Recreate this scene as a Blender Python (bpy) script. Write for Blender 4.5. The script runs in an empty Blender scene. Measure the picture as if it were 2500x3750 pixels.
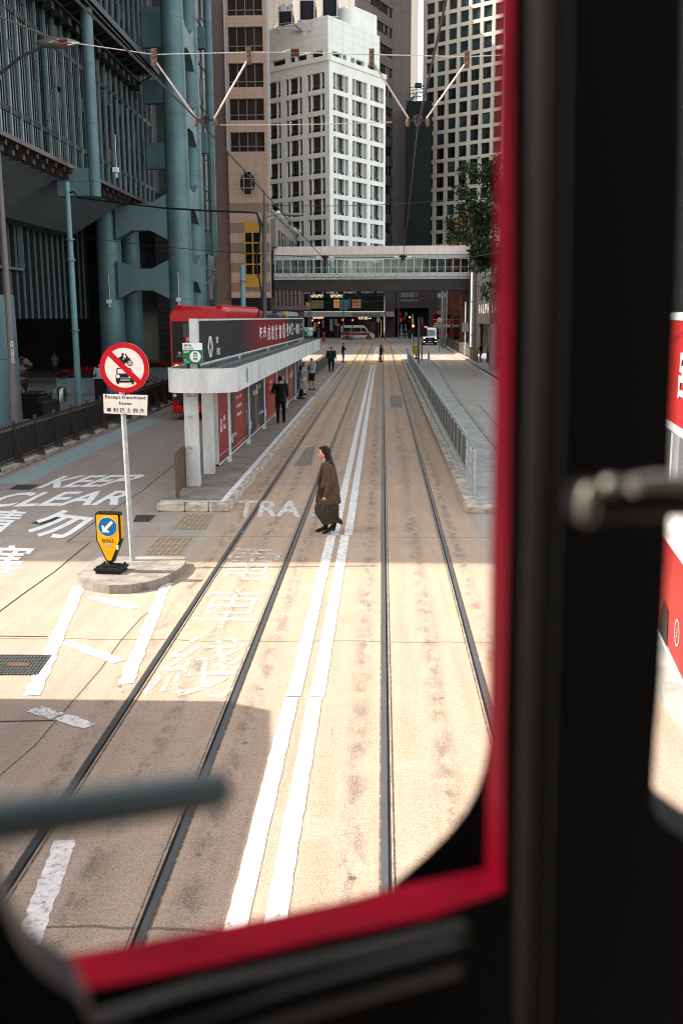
import bpy, math, random
from mathutils import Vector, Matrix
R=math.radians
random.seed(7)
sc=bpy.context.scene
COL=sc.collection
# ---------------- camera ----------------
CAM_H=4.1
FPX=3646.0
M3=((0.9991746684,-0.0030940369,0.0405019616),(0.0403433066,0.1917651839,-0.9806113052),(-0.0047328185,0.9814359588,0.1917317377))
ROT=Matrix(M3)
cd=bpy.data.cameras.new('camera'); cam=bpy.data.objects.new('camera',cd); COL.objects.link(cam)
cam.matrix_world=Matrix.Translation((0,0,CAM_H))@ROT.to_4x4()
cd.sensor_fit='VERTICAL'; cd.sensor_height=36; cd.lens=FPX/3750*36
cd.clip_start=.05; cd.clip_end=3000
cd.dof.use_dof=True; cd.dof.focus_distance=19; cd.dof.aperture_fstop=3.5
sc.camera=cam
# ---------------- world, sun, exposure ----------------
SUN_EL=41
w=bpy.data.worlds.new('World'); sc.world=w; w.use_nodes=True
nt=w.node_tree; bg=nt.nodes['Background']; sky=nt.nodes.new('ShaderNodeTexSky')
sky.sky_type='NISHITA'; sky.sun_disc=False; sky.sun_elevation=R(SUN_EL); sky.sun_rotation=R(-90)
sky.air_density=1.0; sky.dust_density=1.6; sky.ozone_density=1.0
tn=nt.nodes.new('ShaderNodeVectorMath'); tn.operation='MULTIPLY'; tn.inputs[1].default_value=(1.06,1.0,.90)
hs_=nt.nodes.new('ShaderNodeHueSaturation'); hs_.inputs['Saturation'].default_value=.5; nt.links.new(sky.outputs[0],hs_.inputs['Color']); nt.links.new(hs_.outputs[0],tn.inputs[0]); nt.links.new(tn.outputs[0],bg.inputs[0]); bg.inputs[1].default_value=.15
sl=bpy.data.lights.new('sun','SUN'); sl.energy=2.85; sl.angle=R(.53); sl.color=(1,.91,.80)
so=bpy.data.objects.new('sun',sl); COL.objects.link(so); so.rotation_euler=(0,-R(90-SUN_EL),0); so.location=(-30,0,60)
sc.view_settings.view_transform='Standard'; sc.view_settings.look='None'
sc.cycles.filter_width=1.05
sc.view_settings.gamma=1; sc.view_settings.exposure=1.88
# ---------------- helpers ----------------
CO=Vector((0,0,CAM_H))
def ray(px,py): return ROT@Vector((px-1250,1875-py,-FPX))
def G(px,py,z=0):
    r=ray(px,py); return CO+r*((z-CAM_H)/r.z)
def AY(px,py,Y):
    r=ray(px,py); return CO+r*(Y/r.y)
def lin(c):
    if isinstance(c,str): c=tuple(int(c[i:i+2],16)/255 for i in (0,2,4))
    return tuple((x/12.92 if x<.04045 else ((x+.055)/1.055)**2.4) for x in c)
MATS={}
def mat(name,col,rough=.6,metal=0,var=.12,scale=3,bump=0,bscale=60,emit=0,spec=.14,stretch=None,trans=0,coat=0,grid=None,gcol=.6):
    if name in MATS: return MATS[name]
    m=bpy.data.materials.new(name); m.use_nodes=True; n=m.node_tree; L=n.links.new; b=n.nodes['Principled BSDF']
    c=col if not isinstance(col,str) else lin(col)
    b.inputs['Roughness'].default_value=rough; b.inputs['Metallic'].default_value=metal
    b.inputs['Specular IOR Level'].default_value=spec if name!='dark brown tram interior' else .15; b.inputs['Coat Weight'].default_value=coat
    b.inputs['Coat Roughness'].default_value=.08
    tc=n.nodes.new('ShaderNodeTexCoord'); mp=n.nodes.new('ShaderNodeMapping'); L(tc.outputs['Object'],mp.inputs[0])
    if stretch: mp.inputs['Scale'].default_value=stretch
    nz=n.nodes.new('ShaderNodeTexNoise'); nz.inputs['Scale'].default_value=scale; nz.inputs['Detail'].default_value=6; nz.inputs['Roughness'].default_value=.65
    L(mp.outputs[0],nz.inputs[0])
    mr=n.nodes.new('ShaderNodeMapRange'); mr.inputs[1].default_value=.3; mr.inputs[2].default_value=.7
    mr.inputs[3].default_value=1-var; mr.inputs[4].default_value=1+var*.6; L(nz.outputs[0],mr.inputs[0])
    mx=n.nodes.new('ShaderNodeVectorMath'); mx.operation='SCALE'; mx.inputs[0].default_value=c[:3]; L(mr.outputs[0],mx.inputs['Scale'])
    out=mx.outputs[0]
    if grid:   # joints between cladding panels: (size x, size y, size z, line width)
        ge=n.nodes.new('ShaderNodeNewGeometry'); sx=n.nodes.new('ShaderNodeSeparateXYZ'); L(ge.outputs['Position'],sx.inputs[0])
        acc=None
        for i,g in enumerate(grid[:3]):
            if not g: continue
            a=n.nodes.new('ShaderNodeMath'); a.operation='PINGPONG'; a.inputs[1].default_value=g/2; L(sx.outputs[i],a.inputs[0])
            l=n.nodes.new('ShaderNodeMath'); l.operation='LESS_THAN'; l.inputs[1].default_value=grid[3]; L(a.outputs[0],l.inputs[0])
            if acc is None: acc=l.outputs[0]
            else:
                q=n.nodes.new('ShaderNodeMath'); q.operation='MAXIMUM'; L(acc,q.inputs[0]); L(l.outputs[0],q.inputs[1]); acc=q.outputs[0]
        f=n.nodes.new('ShaderNodeMapRange'); f.inputs[3].default_value=1; f.inputs[4].default_value=gcol; L(acc,f.inputs[0])
        m2=n.nodes.new('ShaderNodeVectorMath'); m2.operation='SCALE'; L(out,m2.inputs[0]); L(f.outputs[0],m2.inputs['Scale']); out=m2.outputs[0]
    L(out,b.inputs['Base Color'])
    if bump:
        n2=n.nodes.new('ShaderNodeTexNoise'); n2.inputs['Scale'].default_value=bscale; n2.inputs['Detail'].default_value=4; L(mp.outputs[0],n2.inputs[0])
        bp=n.nodes.new('ShaderNodeBump'); bp.inputs['Strength'].default_value=bump; bp.inputs['Distance'].default_value=.01; L(n2.outputs[0],bp.inputs['Height']); L(bp.outputs[0],b.inputs['Normal'])
    if emit:
        b.inputs['Emission Color'].default_value=(*c[:3],1); b.inputs['Emission Strength'].default_value=emit
    if trans:
        b.inputs['Transmission Weight'].default_value=trans; b.inputs['IOR'].default_value=1.05
    MATS[name]=m; return m
def vary(m,lo,hi,tint=None):
    """every copy of a pane gets its own brightness (blinds up or down, lamps on or off)"""
    n=m.node_tree; b=n.nodes['Principled BSDF']; s=b.inputs['Base Color'].links[0].from_socket
    oi=n.nodes.new('ShaderNodeObjectInfo'); r=n.nodes.new('ShaderNodeMapRange'); r.inputs[3].default_value=lo; r.inputs[4].default_value=hi
    p=n.nodes.new('ShaderNodeMath'); p.operation='POWER'; p.inputs[1].default_value=2.5; n.links.new(oi.outputs['Random'],p.inputs[0]); n.links.new(p.outputs[0],r.inputs[0])
    v=n.nodes.new('ShaderNodeVectorMath'); v.operation='SCALE'; n.links.new(s,v.inputs[0]); n.links.new(r.outputs[0],v.inputs['Scale']); n.links.new(v.outputs[0],b.inputs['Base Color']); return m
def wear(name,col,thr=.42,scale=14,rough=.7,soft=.06,fine=60):
    """paint that has flaked off in patches: see-through where worn"""
    if name in MATS: return MATS[name]
    m=mat(name,col,rough,var=.15,scale=6); n=m.node_tree; L=n.links.new
    b=n.nodes['Principled BSDF']; o=n.nodes['Material Output']
    ge=n.nodes.new('ShaderNodeNewGeometry')
    a=n.nodes.new('ShaderNodeTexNoise'); a.inputs['Scale'].default_value=scale; a.inputs['Detail'].default_value=9; a.inputs['Roughness'].default_value=.72; L(ge.outputs['Position'],a.inputs[0])
    r=n.nodes.new('ShaderNodeMapRange'); r.inputs[1].default_value=thr-soft; r.inputs[2].default_value=thr+soft; L(a.outputs[0],r.inputs[0])
    t=n.nodes.new('ShaderNodeBsdfTransparent'); x=n.nodes.new('ShaderNodeMixShader'); L(r.outputs[0],x.inputs[0]); L(t.outputs[0],x.inputs[1]); L(b.outputs[0],x.inputs[2]); L(x.outputs[0],o.inputs[0])
    return m
TC={}
def textgeo(s,bold=0):
    k=(s,bold)
    if k in TC: return TC[k]
    cu=bpy.data.curves.new('t','FONT'); cu.body=s; cu.size=1; cu.offset=bold; cu.resolution_u=3; cu.fill_mode='BOTH'
    ob=bpy.data.objects.new('t',cu); me=bpy.data.meshes.new_from_object(ob)
    vs=[tuple(v.co) for v in me.vertices]; fs=[tuple(p.vertices) for p in me.polygons]
    bpy.data.objects.remove(ob); bpy.data.meshes.remove(me); bpy.data.curves.remove(cu)
    if vs:
        x0=min(v[0] for v in vs);x1=max(v[0] for v in vs);y0=min(v[1] for v in vs);y1=max(v[1] for v in vs)
    else: x0=y0=0;x1=y1=1
    TC[k]=([(v[0]-x0,v[1]-y0) for v in vs],fs,x1-x0,y1-y0); return TC[k]
def V(*a): return Vector(a if len(a)>1 else a[0])
def off(p):
    o=Vector((0,0,0))
    while p is not None: o+=p.location; p=p.parent
    return o
class MB:
    def __init__(s): s.v=[];s.f=[];s.m=[]
    def add(s,vs,fs,mi=0):
        k=len(s.v); s.v+=[tuple(v) for v in vs]; s.f+=[tuple(i+k for i in f) for f in fs]; s.m+=[mi]*len(fs); return s
    def box(s,x0,x1,y0,y1,z0,z1,mi=0):
        vs=[(x,y,z) for z in (z0,z1) for y in (y0,y1) for x in (x0,x1)]
        return s.add(vs,[(0,2,3,1),(4,5,7,6),(0,1,5,4),(2,6,7,3),(0,4,6,2),(1,3,7,5)],mi)
    def obox(s,c,u,v,w,mi=0):
        c,u,v,w=V(c),V(u),V(v),V(w)
        vs=[c+a*u+b*v+d*w for d in (-1,1) for b in (-1,1) for a in (-1,1)]
        return s.add(vs,[(0,2,3,1),(4,5,7,6),(0,1,5,4),(2,6,7,3),(0,4,6,2),(1,3,7,5)],mi)
    def bar(s,a,b,wd,th,up=(0,0,1),mi=0):
        a,b=V(a),V(b); d=(b-a); L=d.length; d.normalize(); x=d.cross(V(up)); 
        if x.length<1e-4: x=V(1,0,0)
        x.normalize(); y=x.cross(d)
        return s.obox((a+b)/2,d*L/2,x*wd/2,y*th/2,mi)
    def quad(s,*p,mi=0): return s.add(p,[tuple(range(len(p)))],mi)
    def prism(s,poly,z0,z1,mi=0,top=None):
        n=len(poly); vs=[(x,y,z0) for x,y in poly]+[(x,y,z1) for x,y in poly]
        fs=[(i,(i+1)%n,n+(i+1)%n,n+i) for i in range(n)]
        s.add(vs,fs,mi); s.add(vs,[tuple(range(n-1,-1,-1))],mi); return s.add(vs,[tuple(range(n,2*n))],mi if top is None else top)
    def ext(s,poly,d,mi=0):
        """polygon of 3-D points extruded along d"""
        n=len(poly); d=V(d); vs=[V(p) for p in poly]; vs+= [p+d for p in vs]
        return s.add(vs,[(i,(i+1)%n,n+(i+1)%n,n+i) for i in range(n)]+[tuple(range(n-1,-1,-1)),tuple(range(n,2*n))],mi)
    def cyl(s,a,b,r0,r1=None,n=16,mi=0,caps=True):
        r1=r0 if r1 is None else r1; a,b=V(a),V(b); d=(b-a).normalized(); x=d.orthogonal().normalized(); y=d.cross(x)
        vs=[];
        for p,r in ((a,r0),(b,r1)):
            vs+=[p+(x*math.cos(t)+y*math.sin(t))*r for t in [2*math.pi*i/n for i in range(n)]]
        fs=[(i,(i+1)%n,n+(i+1)%n,n+i) for i in range(n)]
        if caps: fs+=[tuple(range(n-1,-1,-1)),tuple(range(n,2*n))]
        return s.add(vs,fs,mi)
    def tube(s,pts,r,n=6,mi=0):
        pts=[V(p) for p in pts]; rings=[]
        for i,p in enumerate(pts):
            d=(pts[min(i+1,len(pts)-1)]-pts[max(i-1,0)]).normalized()
            up=V(0,0,1) if abs(d.z)<.95 else V(1,0,0)
            x=d.cross(up).normalized(); y=x.cross(d); rr=r[i] if isinstance(r,(list,tuple)) else r
            rings.append([p+(x*math.cos(t)+y*math.sin(t))*rr for t in [2*math.pi*k/n for k in range(n)]])
        return s.loft(rings,mi)
    def loft(s,rings,mi=0,caps=True):
        n=len(rings[0]); vs=[p for r in rings for p in r]; fs=[]
        for j in range(len(rings)-1):
            fs+=[(j*n+i,j*n+(i+1)%n,(j+1)*n+(i+1)%n,(j+1)*n+i) for i in range(n)]
        if caps: fs+=[tuple(range(n-1,-1,-1)),tuple(range((len(rings)-1)*n,len(rings)*n))]
        return s.add(vs,fs,mi)
    def ell(s,c,r,nu=14,nv=9,mi=0,rot=None):
        c=V(c); r=(r,r,r) if isinstance(r,(int,float)) else r
        rm=rot or Matrix.Identity(3); vs=[];
        P=lambda th,ph:c+rm@V(r[0]*math.sin(th)*math.cos(ph),r[1]*math.sin(th)*math.sin(ph),r[2]*math.cos(th))
        vs=[P(0,0)]+[P(math.pi*j/nv,2*math.pi*i/nu) for j in range(1,nv) for i in range(nu)]+[P(math.pi,0)]
        fs=[(0,1+i,1+(i+1)%nu) for i in range(nu)]
        for j in range(nv-2): fs+=[(1+j*nu+i,1+(j+1)*nu+i,1+(j+1)*nu+(i+1)%nu,1+j*nu+(i+1)%nu) for i in range(nu)]
        k=1+(nv-2)*nu; fs+=[(k+i,len(vs)-1,k+(i+1)%nu) for i in range(nu)]
        return s.add(vs,fs,mi)
    def cap(s,a,b,r0,r1,n=10,mi=0):
        s.cyl(a,b,r0,r1,n,mi); s.ell(a,r0,n,6,mi); return s.ell(b,r1,n,6,mi)
    def rings(s,lst,n=20,mi=0,wob=0):
        """stack of ellipses: (z, cx, cy, rx, ry)"""
        rr=[]
        for z,cx,cy,rx,ry in lst:
            rr.append([(cx+rx*math.cos(t)*(1+wob*math.sin(9*t)),cy+ry*math.sin(t)*(1+wob*math.sin(11*t+z*5)),z) for t in [2*math.pi*k/n for k in range(n)]])
        return s.loft(rr,mi)
    def text(s,st,o,ux,uy,h=None,w=None,al='C',mi=0,bold=0):
        vs,fs,tw,th=textgeo(st,bold); o,ux,uy=V(o),V(ux).normalized(),V(uy).normalized()
        if h is None: h=w*th/tw
        sy=h/th; sx=w/tw if w else sy; W=tw*sx
        dx={'C':-W/2,'L':0,'R':-W}[al]
        return s.add([o+ux*(x*sx+dx)+uy*(y*sy-h/2) for x,y in vs],fs,mi)
    def build(s,name,mats,parent=None,smooth=False,bevel=0,label=None,cat=None,group=None,kind=None,angle=38):
        o0=off(parent); me=bpy.data.meshes.new(name)
        me.from_pydata([(a-o0.x,b-o0.y,c-o0.z) for a,b,c in s.v],[],s.f)
        if not isinstance(mats,(list,tuple)): mats=[mats]
        for m in mats: me.materials.append(m)
        if len(mats)>1: me.polygons.foreach_set('material_index',s.m)
        if smooth:
            me.polygons.foreach_set('use_smooth',[True]*len(me.polygons)); me.update(); me.set_sharp_from_angle(angle=R(angle))
        ob=bpy.data.objects.new(name,me); COL.objects.link(ob)
        if parent: ob.parent=parent
        if bevel:
            b=ob.modifiers.new('bevel','BEVEL'); b.width=bevel; b.segments=2; b.limit_method='ANGLE'; b.angle_limit=R(40)
        tag(ob,label,cat,group,kind); return ob
def tag(o,label=None,cat=None,group=None,kind=None):
    if label: o['label']=label
    if cat: o['category']=cat
    if group: o['group']=group
    if kind: o['kind']=kind
    return o
def thing(name,label,cat,loc=(0,0,0),group=None,kind=None):
    o=bpy.data.objects.new(name,None); COL.objects.link(o); o.location=loc; o.empty_display_size=.2
    return tag(o,label,cat,group,kind)
def dup(root,loc=None,rz=None,label=None,parent=None):
    c=root.copy(); COL.objects.link(c)
    if parent: c.parent=parent
    for ch in root.children: dup(ch,parent=c)
    if loc is not None: c.location=loc
    if rz is not None: c.rotation_euler=(0,0,rz)
    if label: c['label']=label
    return c
def fuse(mb,name,mats,parent,voxel,smooth=2,matfn=None):
    """many overlapping solids become one continuous skin"""
    ob=mb.build(name,mats[0] if isinstance(mats,list) else mats,None)
    md=ob.modifiers.new('r','REMESH'); md.mode='VOXEL'; md.voxel_size=voxel
    if smooth:
        sm=ob.modifiers.new('s','SMOOTH'); sm.iterations=smooth; sm.factor=.6
    dg=bpy.context.evaluated_depsgraph_get(); me=bpy.data.meshes.new_from_object(ob.evaluated_get(dg))
    bpy.data.objects.remove(ob); me.materials.clear()
    ms=mats if isinstance(mats,list) else [mats]
    for m in ms: me.materials.append(m)
    if matfn: me.polygons.foreach_set('material_index',[matfn(p.center) for p in me.polygons])
    o0=off(parent)
    if o0.length: me.transform(Matrix.Translation(-o0))
    me.polygons.foreach_set('use_smooth',[True]*len(me.polygons)); me.name=name
    o=bpy.data.objects.new(name,me); COL.objects.link(o)
    if parent: o.parent=parent
    return o
def face_frame(A,B):
    A,B=V(*A[:2],0),V(*B[:2],0); u=(B-A).normalized(); return A,u,V(u.y,-u.x,0),(B-A).length   # n points to the right of A->B
def wallgrid(mb,A,B,z0,z1,xs,zs,depth,mi=0,mr=0):
    """wall from A to B (outer side n) with openings at xs (list of pairs) x zs (list of pairs) set back by depth"""
    A,u,n,L=face_frame(A,B); P=lambda x,z,d=0:A+u*x+V(0,0,z)-n*d
    X=[0]+[a for p in xs for a in p]+[L]; Z=[z0]+[a for p in zs for a in p]+[z1]
    for i in range(len(X)-1):
        for j in range(len(Z)-1):
            if X[i+1]-X[i]<1e-4 or Z[j+1]-Z[j]<1e-4: continue
            a,b,c,d=X[i],X[i+1],Z[j],Z[j+1]
            if i%2 and j%2:
                mb.quad(P(a,c),P(a,c,depth),P(a,d,depth),P(a,d),mi=mr); mb.quad(P(b,c,depth),P(b,c),P(b,d),P(b,d,depth),mi=mr)
                mb.quad(P(a,c),P(b,c),P(b,c,depth),P(a,c,depth),mi=mr); mb.quad(P(a,d,depth),P(b,d,depth),P(b,d),P(a,d),mi=mr)
            else: mb.quad(P(a,c),P(b,c),P(b,d),P(a,d),mi=mi)
    return A,u,n,L
# ---------------- shared materials ----------------
steel=mat('galvanised steel',(.42,.44,.44),.42,.7,.18,8)
steel_d=mat('dull grey steel',(.20,.215,.21),.5,.55,.2,6)
iron=mat('dark painted iron',(.035,.034,.032),.5,.3,.25,10)
blk=mat('black plastic',(.012,.012,.013),.45,0,.1,8)
white=mat('white enamel',(.62,.64,.63),.45,0,.08,4)
concrete=mat('kerb concrete',(.30,.27,.235),.9,0,.5,5,.5,50)
glass_d=mat('dark window glass',(.008,.012,.013),.07,0,.2,1.5,spec=.35)
rust=mat('brown rusted steel',(.13,.085,.06),.7,.3,.4,14)
teal_paint=mat('blue grey pole paint',(.17,.30,.32),.5,0,.1,3)
# ---------------- ground ----------------
def road_material():
    m=bpy.data.materials.new('street concrete'); m.use_nodes=True; n=m.node_tree; N=n.nodes.new; L=n.links.new; b=n.nodes['Principled BSDF']
    ge=N('ShaderNodeNewGeometry'); sep=N('ShaderNodeSeparateXYZ'); L(ge.outputs['Position'],sep.inputs[0])
    def noise(scale,det=5,st=(1,1,1),ro=.6):
        mp=N('ShaderNodeMapping'); mp.inputs['Scale'].default_value=st; L(ge.outputs['Position'],mp.inputs[0])
        z=N('ShaderNodeTexNoise'); z.inputs['Scale'].default_value=scale; z.inputs['Detail'].default_value=det; z.inputs['Roughness'].default_value=ro; L(mp.outputs[0],z.inputs[0]); return z.outputs[0]
    def mr(x,a,b_,c,d):
        q=N('ShaderNodeMapRange'); q.inputs[1].default_value=a; q.inputs[2].default_value=b_; q.inputs[3].default_value=c; q.inputs[4].default_value=d; L(x,q.inputs[0]); return q.outputs[0]
    def ma(op,a,b_=None):
        q=N('ShaderNodeMath'); q.operation=op
        for i,t in enumerate((a,b_)):
            if t is None: continue
            if isinstance(t,(int,float)): q.inputs[i].default_value=t
            else: L(t,q.inputs[i])
        return q.outputs[0]
    def mix(f,a,b_):
        q=N('ShaderNodeMix'); q.data_type='RGBA'
        if isinstance(f,(int,float)): q.inputs[0].default_value=f
        else: L(f,q.inputs[0])
        for i,t in ((6,a),(7,b_)):
            if isinstance(t,tuple): q.inputs[i].default_value=(*t,1)
            else: L(t,q.inputs[i])
        return q.outputs[2]
    X,Y=sep.outputs[0],sep.outputs[1]
    track=ma('MULTIPLY',mr(X,-3.5,-3.2,0,1),mr(X,1.7,1.9,1,0))
    leftl=mr(X,-4.6,-4.0,1,0)
    col=mix(track,(.36,.345,.305),(.50,.345,.23))
    col=mix(leftl,col,(.37,.305,.255))
    near=mr(Y,13,20,1,0); col=mix(ma('MULTIPLY',near,.8),col,(.41,.325,.245))
    big=noise(.35,4); col=mix(mr(big,.35,.65,0,.22),col,(.30,.25,.21))
    st=noise(1.0,5,(5,.25,1)); col=mix(mr(st,.45,.72,0,.45),col,(.25,.185,.13))
    rustn=noise(1.3,6,(1.2,.5,1),.7); col=mix(ma('MULTIPLY',track,mr(rustn,.52,.75,0,.2)),col,(.42,.25,.155))
    pale=noise(.9,5,(1,1,1),.7); col=mix(mr(pale,.55,.75,0,.45),col,(.54,.48,.42))
    # wheel and rail soiling: dark bands beside each rail
    acc=None
    for rx in (-2.95,-1.38,-.22,1.36,-2.2,.6):
        d=ma('ABSOLUTE',ma('SUBTRACT',X,rx)); k=mr(d,.02,.15,1,0); acc=k if acc is None else ma('MAXIMUM',acc,k)
    sp=noise(5,6,(1,.45,1),.75); col=mix(ma('MULTIPLY',acc,mr(sp,.45,.58,0,.62)),col,(.085,.08,.075))
    # oil spots
    vo=N('ShaderNodeTexVoronoi'); vo.inputs['Scale'].default_value=4.2; L(ge.outputs['Position'],vo.inputs[0])
    wob=ma('ADD',vo.outputs['Distance'],ma('MULTIPLY',ma('SUBTRACT',noise(14,3),.5),.10))
    spot=mr(wob,.09,.17,1,0); col=mix(ma('MULTIPLY',spot,ma('MULTIPLY',mr(noise(1.1,2),.40,.56,0,1),ma('ADD',ma('MULTIPLY',acc,.65),.25))),col,(.09,.07,.055))
    fs=noise(95,3,(1,1,1),.8); col=mix(mr(fs,.5,.70,0,.6),col,(.11,.09,.07)); col=mix(mr(fs,.28,.45,.25,0),col,(.5,.45,.38))
    f2=noise(22,4,(1,1,1),.75); col=mix(mr(f2,.56,.68,0,.5),col,(.15,.105,.07)); f3=noise(3,5,(1.6,11,1),.75); col=mix(mr(f3,.50,.72,0,.5),col,(.20,.14,.095)); f4=noise(60,2,(1,1,1),.6); col=mix(mr(f4,.56,.64,0,.45),col,(.12,.085,.06)); col=mix(mr(f4,.36,.42,.5,0),col,(.62,.52,.42))
    # slab joints and crazy cracks
    jy=ma('LESS_THAN',ma('PINGPONG',ma('ADD',Y,ma('MULTIPLY',noise(.8,3),.25)),3.1),.016)
    wx=N('ShaderNodeTexVoronoi'); wx.feature='DISTANCE_TO_EDGE'; wx.inputs['Scale'].default_value=.22
    wmp=N('ShaderNodeVectorMath'); wmp.operation='ADD'; L(ge.outputs['Position'],wmp.inputs[0])
    nz=N('ShaderNodeTexNoise'); nz.inputs['Scale'].default_value=1.4; nz.inputs['Detail'].default_value=7; L(ge.outputs['Position'],nz.inputs[0])
    L(nz.outputs[1],wmp.inputs[1]); L(wmp.outputs[0],wx.inputs[0])
    cr=ma('MULTIPLY',mr(wx.outputs['Distance'],.0004,.002,1,0),mr(noise(.5,3),.5,.6,0,.7))
    col=mix(ma('MULTIPLY',ma('MAXIMUM',jy,cr),.6),col,(.05,.042,.035))
    L(col,b.inputs['Base Color']); b.inputs['Roughness'].default_value=.85; b.inputs['Specular IOR Level'].default_value=.12
    bp=N('ShaderNodeBump'); bp.inputs['Strength'].default_value=.45; bp.inputs['Distance'].default_value=.008; L(fs,bp.inputs['Height']); L(bp.outputs[0],b.inputs['Normal'])
    return m
road_m=road_material()
MB().box(-220,220,-30,480,-.4,0).build('road',road_m,kind='structure',label='worn brown concrete street with cracks and stains')
pave=mat('footway paving',(.27,.225,.19),.85,0,.4,2.2,.4,60)
pave_g=mat('grey footway paving',(.33,.325,.30),.85,0,.3,2.5,.4,60)
plaza=mat('plaza paving',(.20,.195,.185),.75,0,.25,1.5,.2,50,grid=(1.2,1.2,0,.012),gcol=.7)
kerb_m=mat('stained kerb stone',(.48,.41,.33),.85,0,.62,4.5,.8,30,stretch=(1,.6,2.5))
kerb_w=wear('worn white kerb paint',(.78,.76,.72),.42,9)
def slab(name,poly,h,top,label,kw=.22):
    MB().prism(poly,0.0,h,0).build(name,top,kind='structure',label=label,bevel=.012)
# left tram platform: kerb stones are separate pieces along the track
slab('platform',[(-4.85,21.15),(-3.5,21.15),(-3.5,87.2),(-4.85,87.2)],.196,pave,'long narrow tram platform paved in brown concrete left of the tracks')
k=MB()
random.seed(3)
y=21.13
while y<87:
    l=random.choice([.9,.92,.95]); w=random.uniform(-.012,.012); k.prism([(-3.497,y+.008),(-3.28+w,y+.008),(-3.28+w*.5,y+l-.008),(-3.497,y+l-.008)],0,.205+random.uniform(-.006,.006)); y+=l
x=-4.85
while x<-3.3:
    l=min(.55+random.uniform(-.1,.1),-3.28-x); k.box(x+.006,x+l-.006,20.9+random.uniform(-.01,.01),21.127,0,.205+random.uniform(-.006,.006)); x+=l
k.build('platform_kerb',kerb_m,kind='structure',label='stained kerb stones edging the left tram platform',bevel=.03)
k=MB(); k.quad((-3.492,21.1,.2135),(-3.37,21.1,.2135),(-3.34,50,.2135),(-3.492,50,.2135)); k.quad((-4.8,21.0,.2135),(-3.4,21.0,.2135),(-3.4,21.11,.2135),(-4.8,21.11,.2135))
k.build('kerb_paint',kerb_w,kind='structure')
# right platform
slab('platform_right',[(2.05,21.1),(3.4,21.1),(3.45,34),(3.7,55),(4.35,80),(4.35,97),(2.1,97),(2.1,60)],.15,pave_g,'grey tram platform right of the tracks')
k=MB(); y=21.1
while y<96:
    l=.93; k.prism([(1.80,y+.008),(2.045,y+.008),(2.045,y+l-.008),(1.80,y+l-.008)],0,.158+random.uniform(-.005,.005)); y+=l
k.box(1.8,2.5,20.85,21.09,0,.16); k.box(2.51,3.4,20.85,21.09,0,.155)
k.build('platform_right_kerb',kerb_m,kind='structure',bevel=.025)
k=MB()
pr=[(3.42,21.1),(3.47,34),(3.72,55),(4.37,80),(4.37,97)]
for a,b_ in zip(pr,pr[1:]):
    k.prism([a,(a[0]+.14,a[1]),(b_[0]+.14,b_[1]),b_],0,.162)
k.build('platform_right_back_kerb',concrete,kind='structure',bevel=.02)
# left pavement/plaza, right pavement, far pavements
slab('plaza',[(-80,5),(-10.35,5),(-10.35,97),(-80,97)],.146,plaza,'dim paved plaza under the glass and steel tower')
k=MB(); y=5
while y<97: k.box(-10.34,-10.08,y+.006,y+.914,0,.152+random.uniform(-.004,.004)); y+=.92
k.build('plaza_kerb',kerb_m,kind='structure',bevel=.02)
slab('left_pavement',[(-80,113),(-10.3,113),(-10.5,150),(-17,176),(-80,176)],.15,pave,'pavement beyond the side street')
slab('right_pavement',[(7.7,40),(7.9,79.5),(8.1,92),(8.5,131),(9.2,165),(12,172),(60,172),(60,40)],.15,pave_g,'grey pavement along the right side of the street')
k=MB()
rk=[(7.68,40),(7.88,79.5),(8.08,92),(8.48,131),(9.18,165)]
for a,b_ in zip(rk,rk[1:]): k.prism([(a[0]-.16,a[1]),a,b_,(b_[0]-.16,b_[1])],0,.16)
k.build('right_pavement_kerb',concrete,kind='structure',bevel=.02)
slab('far_pavement',[(-60,196.5),(-9,196.5),(2,198),(20,198),(60,198),(60,260),(-60,260)],.15,pave_g,'pavement in front of the far buildings')
# sign island
isl=[tuple(G(px,py,.15))[:2] for px,py in [(285,2112),(283,2100),(330,2062),(365,2036),(560,2035),(672,2033),(682,2050),(672,2068),(640,2092),(590,2114),(540,2128),(480,2138),(400,2140),(340,2133),(300,2122)]]
MB().prism(isl,0,.14).build('traffic_island',mat('island concrete',(.26,.235,.20),.9,0,.45,4,.6,40),kind='structure',bevel=.025,label='low rounded concrete island under the sign')
# road patches, tactile squares, bus lane strip
def sheet(name,pts,m,z=.004,label=None):
    MB().quad(*[(p[0],p[1],z) for p in pts]).build(name,m,kind='structure',label=label)
asph=wear('dark asphalt patch',(.055,.052,.05),.30,30); asph2=wear('grey asphalt patch',(.23,.195,.155),.42,9)
tact=mat('worn yellow tactile tiles',(.40,.31,.205),.85,0,.45,9,.8,60,grid=(.1,.1,0,.012),gcol=.55)
tealp=wear('faded pale blue green surfacing',(.30,.37,.35),.36,5)
P=lambda *a:[G(*p) for p in a]
sheet('road_patch',P((32,1793),(65,1775),(146,1775),(110,1794)),asph)
sheet('road_patch',P((110,1916),(200,1891),(240,1894),(150,1922)),asph,.0035)
sheet('road_patch',P((488,1911),(500,1886),(572,1886),(546,1912)),asph)
sheet('road_patch',P((1075,1708),(1120,1640),(1155,1634),(1140,1705)),asph2)
sheet('road_patch',P((1430,1492),(1428,1448),(1468,1450),(1474,1494)),asph2)
sheet('tactile_paving',P((630,1939),(676,1884),(786,1882),(752,1941)),tact)
sheet('tactile_paving',P((528,2033),(583,1969),(705,1969),(668,2034)),tact)
sheet('bus_lane_strip',[(-9.9,24.5),(-9.0,24.5),(-9.0,41),(-9.9,41)],tealp)
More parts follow.
